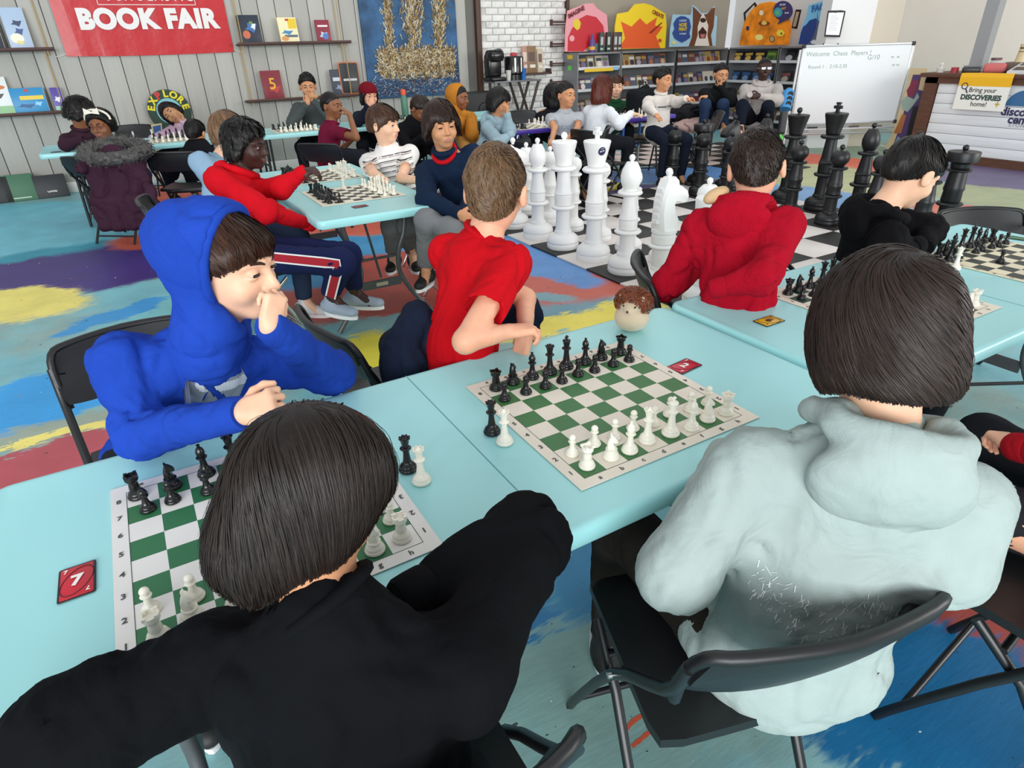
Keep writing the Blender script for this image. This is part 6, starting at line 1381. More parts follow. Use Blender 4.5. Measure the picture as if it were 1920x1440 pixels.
# --- P5: red fleece
P = person('person in a thick red fleece jacket with short dark hair, turned away', at(1418, 318, 2.08), yaw=160, pitch=12, roll=-6, byaw=150, s=.92, hs=1.0, c7=at(1394, 388, 2.08), pelvis=at(1372, 640, 2.15),
  arms={1: dict(e=at(1432, 520, 1.90), w=at(1345, 540, 1.94), show=False), -1: dict(w=at(1330, 500, 2.3), show=False)},
  skin='rosy', hair=dict(t=.009, fr=.066, nape=-.055, side=-.006, top=.008, taper=.007), haircol='2A1D17', topmat=cloth('A50E24', 1, bump=(160, .9, .004), name='red_fleece'), collar='jacket', hood='down', wr=.012, res=.009, hres=.0055, strands=4500, slen=.025, sw=.0013, swirl=.5, grav=.2, messy=.3, seed=12, hoodk=1.12, width=1.02, bottom='20222A', face=True)
FL = Field(); FL.ell(at(1343, 366, 2.07), (.026, .045, .024), frame(RGT+UPV*.5), k=.02); V, Q = FL.mesh(.007); P['mk']('hood_lining', V, Q, cloth('C8A880', 1))
chair('black folding chair under the red fleece jacket', tuple(at(1345, 500, 2.35)[:2]), nrm(-FWD*.1+RGT))
# --- P6: black hooded sweatshirt, profile to the right
P = person('person in a black hooded sweatshirt with short black hair looking down to the right', at(1707, 328, 2.32), yaw=106, pitch=26, roll=0, byaw=80, s=1.04, c7=at(1652, 392, 2.36), pelvis=at(1600, 560, 2.55),
  arms={1: dict(e=at(1640, 500, 2.2), w=at(1720, 460, 2.3), show=False), -1: dict(e=at(1745, 430, 2.45), w=at(1735, 460, 2.35), show=False)},
  skin='fair', hair=dict(t=.014, fr=.03, nape=-.045, side=-.008, front=.02, extra=[((0, .055, .058), (.058, .038, .032))]), haircol='191513', top='0D0D10', collar='hoodie', hood='down', wr=.009, res=.008, hres=.005, strands=3500, slen=.07, sw=.0015, swirl=.3, grav=.1, messy=.15, seed=14, hoodk=1.08, bottom='17181C')
chair('black folding chair behind the black hooded sweatshirt on the right', tuple(at(1560, 475, 2.75)[:2]), nrm(-FWD*.25+RGT*.8))
chair('empty black folding chair at the far right beyond the right table', tuple(at(1905, 465, 2.75)[:2]), nrm(-FWD))
chair('black folding chair cut by the right edge below the right table', (1.50, .22), nrm((-.1, 1, 0)))
# --- P7: the sitter cut by the right edge
P = person('person in black trousers and red sleeves cut off by the right edge', (1.72, .16, 1.22), yaw=175, byaw=178, s=1.03, pelvis=(1.66, .18, .53),
  arms={-1: dict(e=(1.52, .22, .78), w=onz(1905, 838, .66), f=nrm(onz(1850, 800, .64)-onz(1905, 838, .66)), b=nrm(UPV*.8-FWD*.3), pose=([50, 60, 40], [40, 30]))}, skin='rosy', hair=dict(t=.012), haircol='2A1D17', top='9C121E', collar='crew', bottom='26262A', res=.013, hres=.009, dres=.0045, strands=200, face=False, seed=16, legs={1: ((1.86, .60, .52), (1.84, .58, .10)), -1: ((1.42, .58, .55), (1.42, .60, .10))}, shoe='1A1A1A')

# --- middle table
SM = dict(res=.015, hres=.0068, dres=.0065, sw=.0022)
chair('chrome legged chair with black seat under the dark blue trousers', (.46, 3.70), nrm((1, .15, 0)), 'chrome')
P8 = person('person in a red hooded jacket with short black locs reaching over the middle table', at(463, 275, 3.38), yaw=82, pitch=5, byaw=66, s=1.06, c7=at(447, 322, 3.42), pelvis=(.42, 3.68, .56),
  arms={-1: dict(e=at(528, 352, 3.40), w=at(566, 324, 3.38), f=nrm(RGT+UPV*.15), b=nrm(UPV-FWD*.4), pose='pinch'), 1: dict(e=at(500, 395, 3.22), w=(.80, 3.62, .66), show=False)},
  skin='deep', hair=dict(t=.017, fr=.061, nape=-.075, side=-.05, top=.012), haircol='120F0E', top='C4101E', collar='hoodie', hood='down', wr=.009, strands=420, slen=.085, swirl=.15, grav=.9, messy=.5, fly=.02, bottom='1B2247', seed=20, legs={1: (at(640, 492, 3.12), at(622, 560, 3.36)), -1: (at(652, 478, 3.3), at(665, 548, 3.55))}, shoe='9AA6B4', hoodk=1.15, lip='6A3A30', **{**SM, 'sw': .0055})
for sd in (1, -1):                         # red side stripe with a white edge
    Hh_, Kk, Aa = P8['PV']+P8['br']*.085*sd, P8['K'][sd], P8['An'][sd]; lat = -FWD*.9 if sd == 1 else FWD
    if sd == 1:
        for off, w2, c in ((0, .020, 'A81426'), (.024, .004, 'E8E6E4'), (-.024, .004, 'E8E6E4')):
            mb = MB(); pts = []
            for u in np.linspace(.25, 1, 8): pts.append(Hh_+(Kk-Hh_)*u-FWD*(.088-.022*u)*1.22+UPV*.018)
            for u in np.linspace(.12, .85, 8): pts.append(Kk+(Aa-Kk)*u-FWD*(.066-.016*u)*1.2+RGT*.0)
            V = []
            for i, p in enumerate(pts): 
                d_ = nrm(pts[min(i+1, len(pts)-1)]-pts[max(i-1, 0)]); sdv = nrm(np.cross(d_, FWD)); V += [p+sdv*(off-w2)+P8['inv'], p+sdv*(off+w2)+P8['inv']]
            mb.add(V, [(2*i, 2*i+1, 2*i+3, 2*i+2) for i in range(len(pts)-1)]); obj('side_stripe', mb, P_(c, .8), P8['root'], ang=180)
chair('black folding chair with its back to the left edge of the middle table', (.30, 4.32), nrm((1, -.1, 0)))
person('person with brown hair in a pale blue shirt behind the red hooded jacket', at(432, 252, 3.9), yaw=75, pitch=5, byaw=62, s=1.1, c7=at(412, 300, 3.95), pelvis=(.44, 4.25, .56), arms={1: dict(w=(.72, 4.2, .66), show=False), -1: dict(w=(.72, 4.4, .66), show=False)}, skin='fair', hair=dict(t=.014, fr=.035, nape=-.06, side=-.035), haircol='7A5C42', top='86A4BC', collar='crew', strands=1200, slen=.09, bottom='2E3A52', seed=21, shoe='DADADA', **SM)
chair('chrome legged chair under the striped polo shirt', (1.86, 4.38), nrm((-1, .1, 0)), 'chrome')
P = person('person with brown hair in a white striped polo shirt at the middle table', at(720, 234, 4.28), yaw=68, pitch=3, byaw=5, s=1.06, pelvis=(1.64, 4.42, .56), arms={1: dict(e=at(700, 325, 4.2), w=at(725, 340, 4.05), show=False), -1: dict(e=at(752, 335, 4.2), w=at(782, 338, 3.98), f=nrm(RGT-UPV*.1), b=UPV)}, skin='fair', hair=dict(t=.014, fr=.030, nape=-.05, side=-.03, extra=[((0, .055, .055), (.062, .04, .034))]), haircol='4A3022', top='E9E6E2', collar='polo', sleeve='short', strands=1600, slen=.09, bottom='6E6E6E', seed=22, wr=.005, legs={1: (at(735, 425, 4.05), at(738, 478, 4.2)), -1: (at(765, 425, 3.95), at(775, 478, 4.3))}, shoe='161616', brow='3A2618', **{**SM, 'res': .013})
for k in range(7):                          # woven stripes following the shirt
    for off, c, wd in ((0, '3A3A3E', .0028), (.010, '8A6A5A', .0016)):
        V, F = grid_patch(.34, wd*2, 34, 1); 
        try: person_decal(P, 'shirt_stripe', V, F, P_(c, .8), -.045-.035*k-off, 0)
        except Exception as ex: print('decal', ex)
chair('chrome legged chair under the navy jacket', (1.74, 3.66), nrm((-1, .05, 0)), 'chrome')
P11 = person('person with wavy dark brown hair in a navy zip jacket at the middle table', at(828, 238, 3.62), yaw=22, pitch=0, roll=4, byaw=-5, s=1.07, pelvis=(1.86, 3.66, .56), arms={1: dict(e=at(800, 375, 3.62), w=at(860, 400, 3.45), f=nrm(RGT-UPV*.5), b=-FWD, show=True), -1: dict(e=at(890, 375, 3.7), w=at(865, 400, 3.5), show=False)}, skin='tan', hair=dict(t=.021, fr=.035, nape=-.07, side=-.06, top=.008), haircol='2E1D16', top='16253C', collar='jacket', strands=1800, slen=.10, bottom='77787A', seed=23, wr=.009, hoodk=1.2, messy=.3, legs={1: (at(800, 415, 3.5), at(800, 505, 3.75)), -1: (at(845, 430, 3.5), at(850, 520, 3.8))}, shoe='161616', **{**SM, 'res': .013})
mb = MB(); cc = P11['C7']+P11['up']*.012+P11['inv']
pts = [cc+P11['TB']@np.array([math.cos(a)*.068, math.sin(a)*.066+.008, .004-math.sin(a)*.028]) for a in np.linspace(0, 2*math.pi, 20, endpoint=False)]
mb.tube(pts, .014, 8, closed=True); obj('scarf_collar', mb, cloth('B8141E'), P11['root'], ang=180)
V, F = grid_patch(.006, .05, 1, 6); person_decal(P11, 'zip', V, F, P_('C8C8CC', .4), -.19, .06)

# --- wall tables
FA = dict(res=.020, hres=.009, dres=.009, sw=.003)
chair('black folding chair beyond the wall table behind the child with the bow', tuple(at(245, 268, 7.6)[:2]), nrm(-FWD+RGT*.2))
person('person with curly black hair leaning on a hand behind the child with the bow', at(152, 215, 6.15), yaw=115, pitch=25, byaw=70, s=1.10, arms={1: dict(e=at(122, 272, 6.0), w=at(155, 262, 5.95), show=False), -1: dict(w=at(185, 262, 6.0), show=False)}, skin='brown', hair=dict(t=.034, fr=.03, nape=-.07, side=-.06, top=.01), haircol='14100E', top='3A2430', collar='jacket', strands=500, slen=.06, messy=.9, fly=.02, bottom='20222C', seed=31, **FA)
P12 = person('child with a white hair bow and glasses looking at us over a purple coat', at(190, 236, 5.75), yaw=2, pitch=3, byaw=-15, s=1.14, legs={1: ((-.08, 7.42, .50), (-.08, 7.45, .10)), -1: ((.10, 7.42, .50), (.10, 7.45, .10))}, arms={-1: dict(e=at(238, 300, 5.7), w=at(243, 285, 5.55), f=nrm(UPV*.2+RGT*.7-FWD*.3), b=-FWD, pose='half'), 1: dict(w=at(165, 300, 5.8), show=False)}, skin='brown', hair=dict(t=.022, fr=.066, nape=-.06, side=-.05, extra=[((.06, -.02, .05), (.03, .03, .03)), ((-.07, -.02, .02), (.035, .04, .05))]), haircol='14100E', top='8FB0D0', collar='crew', strands=500, slen=.06, messy=.7, bottom='2A3A5A', seed=32, lip='8A4A44', **{**FA, 'hres': .0055})
L = P12['L']; iv = P12['inv']; mb = MB()
for sx in (-1, 1): mb.tube([L(sx*.031+.019*math.cos(a), .107, .004+.016*math.sin(a))+iv for a in np.linspace(0, 2*math.pi, 14, endpoint=False)], .0022, 6, closed=True); mb.tube([L(sx*.05, .105, .006)+iv, L(sx*.08, .02, .006)+iv], .0018, 5)
mb.tube([L(-.012, .108, .006)+iv, L(.012, .108, .006)+iv], .002, 5); obj('glasses', mb, P_('6A2A2A', .4), P12['root'])
mb = MB(); mb.tube([L(.098*math.cos(a), .055-.03*abs(math.cos(a))*1.2, .055+.072*math.sin(a))+iv for a in np.linspace(R(-5), R(185), 12)], .010, 7)
for sx in (-1, 1): mb.add([L(0, .075, .115)+iv, L(sx*.055, .078, .145)+iv, L(sx*.06, .080, .095)+iv, L(0, .085, .105)+iv], [(0, 1, 2), (0, 2, 3), (0, 3, 1), (3, 2, 1)])
obj('bow_headband', mb, P_('E9E4D4', .7), P12['root'])
chair('black folding chair hidden under the purple coat', tuple(at(228, 392, 5.85)[:2]), nrm(FWD*.9+RGT*.15))
CF = Field(); c0_ = at(215, 360, 5.30)
cl = at(176, 300, 5.32); cr = at(250, 300, 5.42)
CF.cap(cl, cr, .07, k=.06); CF.rbox(at(222, 352, 5.38), (.235, .065, .29), .05, frame(FWD), k=.08); CF.rbox(at(236, 398, 5.42), (.27, .07, .16), .05, frame(FWD), k=.08)
CF.cap(at(163, 308, 5.28), at(150, 318, 5.20), .055, .05, k=.02); CF.cap(at(258, 300, 5.35), at(292, 385, 5.32), .065, .055, k=.04); CF.cap(at(215, 292, 5.24), at(215, 306, 5.22), .10, .07, k=.04, sq=(1.3, .6, 1), B=frame(FWD))
CF.fn(wrinkle(.026, frame(FWD), (8, 8, 3.2), 1), 0, '~'); V, Q = CF.mesh(.014); t = thing('purple_coat', 'long dark purple winter coat with grey fur hood hung over a chair', 'coat', c0_); link('coat_shell', vq_mesh('coat', V-c0_, Q, cloth('3A2130', .7)), t)
FF = Field(); FF.tor(at(215, 283, 5.30), .15, .058, np.stack([RGT, nrm(FWD*.95+UPV*.3), nrm(UPV*.95-FWD*.3)], 1), 1.5, k=.02); FF.fn(wrinkle(.02, np.eye(3), (22, 22, 22), 1), 0, '~'); V, Q = FF.mesh(.010); fm_ = hair_mat('fur_grey', '5A5856'); ff = link('fur_trim', vq_mesh('fur', V-c0_, Q, fm_), t); white_attr(ff.data, .7)
st = hair_strands('fur_tufts', FF, V, at(215, 283, 5.3), np.eye(3), 1, fm_, ff, n=1600, length=.04, width=.0022, crown=(0, 0, 0), swirl=.1, grav=.1, messy=1.2, lift=.02, K=4, seed=3); st.location = tuple(-c0_); st['kind'] = 'stuff'
P = person('child with long black hair in a lilac top resting the head on a hand', at(322, 213, 7.05), yaw=12, pitch=0, roll=52, byaw=-10, s=1.12, arms={-1: dict(e=at(352, 252, 7.1), w=at(344, 228, 6.95), show=True, pose='half', f=UPV), 1: dict(e=at(290, 262, 7.0), w=at(325, 258, 6.9), show=False)}, skin='olive', hair=dict(t=.016, fr=.071, nape=-.08, side=-.07), haircol='181112', top='C9A9BE', collar='crew', strands=500, slen=.12, bottom='20222C', seed=33, **FA)
chair('black folding chair beyond the wall table near the brown hair', tuple(at(418, 250, 7.4)[:2]), nrm(-FWD))
chair('black folding chair with its back to us under the small black haired child', tuple(at(355, 340, 5.85)[:2]), nrm(FWD*.95-RGT*.1))
person('small child with black hair in black clothes seen from behind at the wall table', at(368, 250, 6.1), yaw=172, pitch=15, byaw=172, s=1.02, skin='tan', hair=dict(t=.015, fr=.066, nape=-.06, side=-.02), haircol='141010', top='15151A', collar='crew', strands=700, slen=.08, bottom='5E86AE', seed=34, face=False, arms={1: dict(w=at(392, 290, 6.3), show=False), -1: dict(w=at(330, 290, 6.3), show=False)}, **FA)
P = person('person in a dark grey quilted jacket biting into a snack at the wall table', at(577, 163, 7.45), yaw=18, pitch=4, byaw=5, s=1.12, arms={-1: dict(e=at(622, 222, 7.3), w=at(588, 190, 7.15), f=nrm(UPV-RGT*.2), b=-FWD, pose='half'), 1: dict(e=at(548, 230, 7.3), w=at(576, 196, 7.15), f=nrm(UPV*.9+RGT*.25), b=-FWD, pose='half')}, skin='tan', hair=dict(t=.014, fr=.066, nape=-.05, side=.0, top=.014), haircol='121010', top='4A5050', collar='jacket', strands=500, slen=.03, messy=.5, bottom='1C1E24', seed=35, hoodk=1.2, wr=.009, **{**FA, 'hres': .007})
mb = MB(); mb.rbox((0, 0, 0), (.10, .04, .035), .012, 0, rotz(-.5)); tag(obj('snack_bar', mb, P_('B88A5A', .7), loc=at(588, 181, 7.08)), 'light brown snack held to the mouth by the grey quilted jacket', 'snack')
chair('black folding chair with its back to us under the maroon T-shirt', tuple(at(628, 300, 6.05)[:2]), nrm(FWD*.9+RGT*.25))
P = person('person in a maroon T-shirt biting a fingernail, turned to the right', at(622, 199, 6.25), yaw=68, pitch=2, byaw=120, s=1.10, arms={1: dict(e=at(668, 258, 6.05), w=at(655, 214, 6.1), f=nrm(-RGT*.6+UPV*.5), b=nrm(RGT+UPV*.3), pose='half'), -1: dict(w=at(660, 262, 6.6), show=False)}, skin='brown', hair=dict(t=.006, fr=.066, nape=-.05, side=.0), haircol='1A1210', top='6E1834', collar='tee', sleeve='short', strands=0, bottom='22242C', seed=36, **{**FA, 'hres': .007})
person('person in a dark red knitted cap with long dark hair, hand at the mouth', at(692, 180, 7.5), yaw=35, pitch=4, byaw=10, s=1.12, arms={1: dict(e=at(672, 228, 7.3), w=at(690, 200, 7.2), f=nrm(UPV*.6+RGT*.6), b=-FWD, pose='half'), -1: dict(w=at(720, 225, 7.2), show=False)}, skin='rosy', hair=dict(t=.014, fr=.061, nape=-.10, side=-.09), haircol='1C1416', top='1E2230', collar='jacket', strands=400, slen=.10, bottom='1C1E24', seed=37, **FA)
KC = Field(); Bk = head_frame(35, 4); cH = at(692, 180, 7.5); KC.ell(cH+Bk@np.array([0, -.02, .05])*1.12, np.array([.098, .11, .09])*1.12, Bk); KC.fn(lambda p: ((.035+.0*p[:, 0])*1.12-((p-cH)@Bk)[:, 2]-.3*((p-cH)@Bk)[:, 1]), .004, '&'); V, Q = KC.mesh(.009); tag(link('knitted_cap', vq_mesh('cap', V-cH, Q, cloth('6E1420')), None, cH), 'dark red knitted cap worn by the long haired person at the wall table', 'hat')
person('person with braided dark hair in a black coat with the head bowed', at(788, 205, 6.75), yaw=55, pitch=42, byaw=20, s=1.12, arms={1: dict(w=at(790, 258, 6.6), show=False), -1: dict(e=at(800, 262, 6.7), w=at(806, 225, 6.6), show=False)}, skin='brown', hair=dict(t=.012, fr=.071, nape=-.06, side=.0), haircol='2A1C16', top='131316', collar='jacket', hood='down', strands=260, slen=.10, bottom='17181C', seed=38, hoodk=1.25, width=1.15, **{**FA, 'sw': .006})
chair('black folding chair under the black coat with the bowed head', tuple(at(772, 300, 6.6)[:2]), nrm(-FWD*.2+RGT))
P = person('person in an orange-brown hooded jacket with the hood up', at(861, 184, 7.2), yaw=62, pitch=4, byaw=35, s=1.14, arms={1: dict(e=at(850, 250, 7.0), w=at(872, 212, 6.9), show=False), -1: dict(e=at(885, 250, 7.1), w=at(876, 214, 6.95), show=False)}, skin='brown', hair=dict(t=.008, fr=.066, nape=-.04, side=0.), haircol='14100E', top='B8782C', collar='hoodie', hood='up', strands=100, slen=.03, bottom='B88A4A', seed=39, hoodk=1.25, width=1.1, **{**FA, 'hres': .0065})
# --- purple tables
chair('black folding chair under the pale blue-grey hooded sweatshirt', tuple(at(897, 290, 6.35)[:2]), nrm(RGT*.9+FWD*.2))
person('person with a black bob in a blue-grey hooded sweatshirt, hand over the mouth', at(936, 193, 6.45), yaw=62, pitch=12, byaw=68, s=1.14, arms={-1: dict(e=at(955, 245, 6.4), w=at(951, 216, 6.3), show=True, pose='half', f=UPV, b=RGT), 1: dict(e=at(935, 268, 6.2), w=at(958, 252, 6.2), show=False)}, skin='tan', hair=dict(t=.020, fr=.035, nape=-.085, side=-.075), haircol='15100F', top='8FA6B0', collar='hoodie', hood='down', strands=500, slen=.11, bottom='20222A', seed=41, hoodk=1.2, **{**FA, 'hres': .007})
P = person('person in a light grey T-shirt with short dark hair at the purple table', at(1061, 179, 6.65), yaw=42, pitch=0, byaw=10, s=1.10, lean=.02, arms={1: dict(e=at(1040, 240, 6.6), w=at(1035, 262, 6.4), show=True), -1: dict(e=at(1082, 242, 6.7), w=at(1062, 262, 6.4), show=True)}, skin='tan', hair=dict(t=.010, fr=.068, nape=-.05, side=.01), haircol='1C1412', top='A9ADB4', collar='tee', sleeve='short', strands=350, slen=.03, bottom='1C1E24', seed=42, **{**FA, 'hres': .007})
V, F = text_mb('HOOPS', .06, .001); person_decal(P, 'chest_print', V, F, P_('7C97B4', .7), -.15)
chair('black folding chair under the grey T-shirt child', tuple(at(1085, 300, 6.5)[:2]), nrm(-RGT+FWD*.2))
person('person with long black hair behind the grey T-shirt child', at(1036, 180, 7.5), yaw=200, byaw=190, s=1.12, skin='tan', hair=dict(t=.022, fr=.04, nape=-.13, side=-.10), haircol='100D0D', top='1A1A1E', collar='crew', strands=400, slen=.14, bottom='1C1E24', seed=43, face=False, **FA)
chair('empty black folding chair beyond the first purple table', tuple(at(985, 250, 8.0)[:2]), nrm(-FWD+RGT*.2))
chair('black folding chair with curved back under the white blouse', tuple(at(1132, 285, 6.35)[:2]), nrm(FWD*.55+RGT*.75))
person('person with long auburn hair in a white blouse, back to us', at(1131, 167, 6.75), yaw=128, pitch=5, byaw=125, s=1.12, arms={1: dict(e=at(1160, 232, 6.5), w=at(1182, 214, 6.6), show=True, f=RGT), -1: dict(w=at(1170, 220, 6.8), show=False)}, skin='fair', hair=dict(t=.018, fr=.04, nape=-.14, side=-.12, extra=[((0, -.06, -.08), (.07, .05, .10))]), haircol='5E2415', top='DFE3E8', collar='crew', strands=900, slen=.16, bottom='1C1E24', seed=44, hoodk=1.1, **FA)
person('person in a dark green T-shirt facing us from behind the auburn hair', at(1155, 163, 8.1), yaw=-2, pitch=0, byaw=0, s=1.14, skin='fair', hair=dict(t=.012, fr=.035, nape=-.05, side=-.01), haircol='4A2A1C', top='1F4A30', collar='tee', sleeve='short', strands=400, slen=.05, bottom='1C1E24', seed=45, arms={1: dict(show=False), -1: dict(show=False)}, **{**FA, 'hres': .0065})
chair('black folding chair to the right of the white jacket', tuple(at(1300, 262, 7.5)[:2]), nrm(-RGT+FWD*.1))
P = person('person in an off-white zip jacket pointing to the right at the purple table', at(1243, 150, 7.2), yaw=42, pitch=2, byaw=20, s=1.08, pelvis=None, lean=.0, arms={-1: dict(e=at(1268, 192, 7.2), w=at(1286, 185, 7.0), f=nrm(RGT), b=UPV, show=True, pose='half'), 1: dict(e=at(1215, 200, 7.2), w=at(1230, 215, 7.0), show=True)}, skin='tan', hair=dict(t=.014, fr=.061, nape=-.05, side=-.01, top=.006), haircol='15100E', top='D6CFC8', collar='jacket', strands=450, slen=.04, bottom='1B2230', seed=46, hoodk=1.15, wr=.008, **{**FA, 'hres': .007})
def bandline(P, up0, c, amp=.02, w=.006, n=40):
    xs = np.linspace(-.16, .16, n); V = []; F = []
    for x in xs: y = amp*max(0, 1-abs(x-.07)/.05); V += [(x, y-w, 0), (x, y+w, 0)]
    for i in range(n-1): F.append((2*i, 2*i+2, 2*i+3, 2*i+1))
    person_decal(P, 'chest_line', np.array(V), F, P_(c, .7), up0)
bandline(P, -.13, '2A3238')
# --- seated men by the cases
P = person('bearded man in a black jacket and jeans, hand on his chin, by the book cases', at(1352, 140, 8.9), yaw=8, pitch=8, byaw=-5, s=1.2, seat=.42, arms={-1: dict(e=at(1372, 190, 8.7), w=at(1349, 162, 8.65), f=nrm(UPV+RGT*.2), b=RGT, pose='half'), 1: dict(e=at(1330, 190, 8.7), w=at(1326, 181, 8.5), f=-RGT, b=UPV, pose='half')}, skin='tan', hair=dict(t=.010, fr=.071, nape=-.05, side=.01), haircol='1A1412', top='17191B', collar='jacket', strands=300, slen=.03, bottom='26354F', seed=51, hoodk=1.25, width=1.1, legs={1: (at(1322, 196, 8.3), at(1318, 240, 8.45)), -1: (at(1356, 196, 8.3), at(1358, 240, 8.6))}, shoe='C8C4BE', **{**FA, 'hres': .007})
BD = Field(); L = P['L']; BD.ell(L(0, .028, -.066), np.array([.060, .058, .040])*1.2, P['B']); BD.ell(L(0, .07, -.035), np.array([.03, .03, .022])*1.2, P['B'], op='-'); V, Q = BD.mesh(.007); o = P['mk']('beard', V, Q, hair_mat('beard', '2A1C16')); white_attr(o.data, .8)
t = thing('black_stool', 'black chair under the bearded man by the book cases', 'chair', (*P['PV'][:2], 0)); mb = MB(); mb.rbox((0, 0, .40), (.42, .42, .06), .03); obj('seat', mb, blk, t)
for sx in (-1, 1):
    for sy in (-1, 1): mb = MB(); mb.tube([(sx*.17, sy*.17, .38), (sx*.18, sy*.18, 0)], .012, 6); obj('leg', mb, blkm, t)
P = person('man with glasses in a grey hooded sweatshirt, hands clasped, by the book cases', at(1433, 130, 8.7), yaw=-8, pitch=-4, byaw=-8, s=1.24, lean=.0, seat=.40, arms={-1: dict(e=at(1458, 188, 8.5), w=at(1424, 180, 8.3), f=-RGT, b=-FWD, pose='half'), 1: dict(e=at(1398, 186, 8.5), w=at(1405, 178, 8.3), f=nrm(RGT-UPV*.2), b=-FWD, pose='half')}, skin='deep', hair=dict(t=.003, fr=.06, nape=-.03, side=.02), haircol='15100E', top='B4ADA9', collar='hoodie', hood='down', strands=0, bottom='161A26', seed=52, hoodk=1.3, width=1.2, legs={1: (at(1392, 198, 8.1), at(1388, 238, 8.1)), -1: (at(1440, 200, 8.2), at(1440, 238, 8.5))}, shoe='D8A08C', **{**FA, 'hres': .007})
V, F = text_mb('DISC', .09, .004); person_decal(P, 'chest_print', V, F, P_('B0303C', .7), -.17)
L = P['L']; iv = P['inv']; mb = MB()
for sx in (-1, 1): mb.add([L(sx*.031+x, .108, .006+z)+iv for x, z in ((-.02, -.012), (.02, -.012), (.022, .013), (-.022, .013))], [(0, 1, 2, 3)]); mb.tube([L(sx*.05, .106, .008)+iv, L(sx*.082, .02, .01)+iv], .002, 5)
mb.tube([L(-.012, .109, .01)+iv, L(.012, .109, .01)+iv], .002, 5); obj('glasses', mb, P_('D8DCE0', .1), P['root'])
t = thing('black_stool', 'black box seat under the man in the grey hooded sweatshirt', 'chair', (*P['PV'][:2], 0)); mb = MB(); mb.rbox((0, 0, .19), (.46, .46, .38), .03); obj('seat', mb, blk, t)
# ================================================================ smaller things
# ---- plush hedgehog on the table corner
hp_ = onz(1183, 618, TZ); hg = thing('plush_hedgehog', 'small round plush hedgehog with brown mane standing on the table corner', 'plush toy', hp_)
hg.scale = (1.2, 1.2, 1.2); fc = facing(-28); up_ = UPV; rr_ = np.cross(fc, UPV); HB = np.stack([rr_, fc, UPV], 1)
Fh = Field(); Fh.ell((0, 0, .036), (.045, .043, .037), k=.01); V, Q = Fh.mesh(.0035); cream = M('plush_cream', 'CDBB9E', .95, bump=(500, .8, .002), sheen=.4); link('body', vq_mesh('b', V, Q, cream), hg)
Fh = Field(); Fh.ell(HB@np.array([0, .004, .066]), (.031, .029, .027), HB, k=.008); Fh.ell(HB@np.array([0, .031, .062]), (.012, .012, .010), HB, k=.010); V, Q = Fh.mesh(.003); link('head', vq_mesh('h', V, Q, cream), hg)
Fm = Field(); Fm.ell(HB@np.array([0, -.010, .072]), (.046, .036, .034), HB, k=.01); Fm.ell(HB@np.array([0, .004, .092]), (.030, .026, .018), HB, k=.01); Fm.ell(HB@np.array([0, .034, .062]), (.029, .028, .029), HB, k=.004, op='-'); V, Q = Fm.mesh(.0035)
hmm = hair_mat('mane', '7A4128'); mn = link('mane', vq_mesh('m', V, Q, hmm), hg); white_attr(mn.data, .8); st = hair_strands('mane_tufts', Fm, V, HB@np.array([0, 0, .075]), HB, 1, hmm, mn, n=1500, length=.014, width=.0011, crown=(0, .03, .07), swirl=.2, grav=0, messy=1.0, lift=.008, K=4, seed=8); st['kind'] = 'stuff'
mb = MB()
for sx in (-1, 1): mb.lathe([(.0, -.002), (.0028, 0), (.002, .0022), (0, .003)], 10, 0, np.stack([rr_, UPV, fc], 1), HB@np.array([sx*.0145, .0285, .073]))
obj('eye', mb, P_('141414', .15), hg); mb = MB(); mb.lathe([(0, -.003), (.0036, 0), (.002, .003), (0, .004)], 10, 0, np.stack([rr_, UPV, fc], 1), HB@np.array([0, .0435, .064])); obj('nose', mb, P_('5A2E22', .4), hg)
for sx in (-1, 1): Fe = Field(); Fe.ell(HB@np.array([sx*.026, .012, .090]), (.008, .005, .009), HB); V, Q = Fe.mesh(.002); link('ear', vq_mesh('e', V, Q, cream), hg)
Fe = Field(); Fe.ell(HB@np.array([.012, -.042, .020]), (.012, .010, .010), HB); V, Q = Fe.mesh(.003); o = link('tail', vq_mesh('t', V, Q, hmm), hg); white_attr(o.data, .7)
# ---- round EXPLORE sign and little framed picture on the wall
ec = ont(318, 208, 10.06); t = thing('explore_sign', 'round green and black EXPLORE sign with a small globe on the plank wall', 'sign', ec)
mb = MB(); n = 28; mb.prism([(.26*math.cos(2*math.pi*k/n), .26*math.sin(2*math.pi*k/n)) for k in range(n)], 0, .012, 0, np.array([[1, 0, 0], [0, 0, -1], [0, 1, 0]])); obj('disc', mb, P_('1E3A2A', .5), t, smooth=False)
mb = MB(); mb.prism([(.155*math.cos(2*math.pi*k/n), .155*math.sin(2*math.pi*k/n)) for k in range(n)], .0125, .015, 0, np.array([[1, 0, 0], [0, 0, -1], [0, 1, 0]])); obj('globe', mb, P_('7FC0C8', .5), t, smooth=False)
mb = MB(); mb.add([(-.10, -.016, -.02), (-.02, -.016, -.05), (.06, -.016, -.03), (.10, -.016, .03), (.04, -.016, .09), (-.04, -.016, .10), (-.09, -.016, .05)], [tuple(range(7))]); obj('globe_land', mb, P_('5AA04A', .5), t, smooth=False)
for k, ch in enumerate('EXPLORE'):
    a = R(168-26*k); mb = MB(); X = np.array([math.sin(a), 0, -math.cos(a)]); Y = np.array([math.cos(a), 0, math.sin(a)]); add_text(mb, ch, .115, (.205*math.cos(a), -.014, .205*math.sin(a)), X, Y, bold=.005); obj('letter', mb, P_('D8342C' if ch == 'P' else 'E8D82C', .5), t, smooth=False)
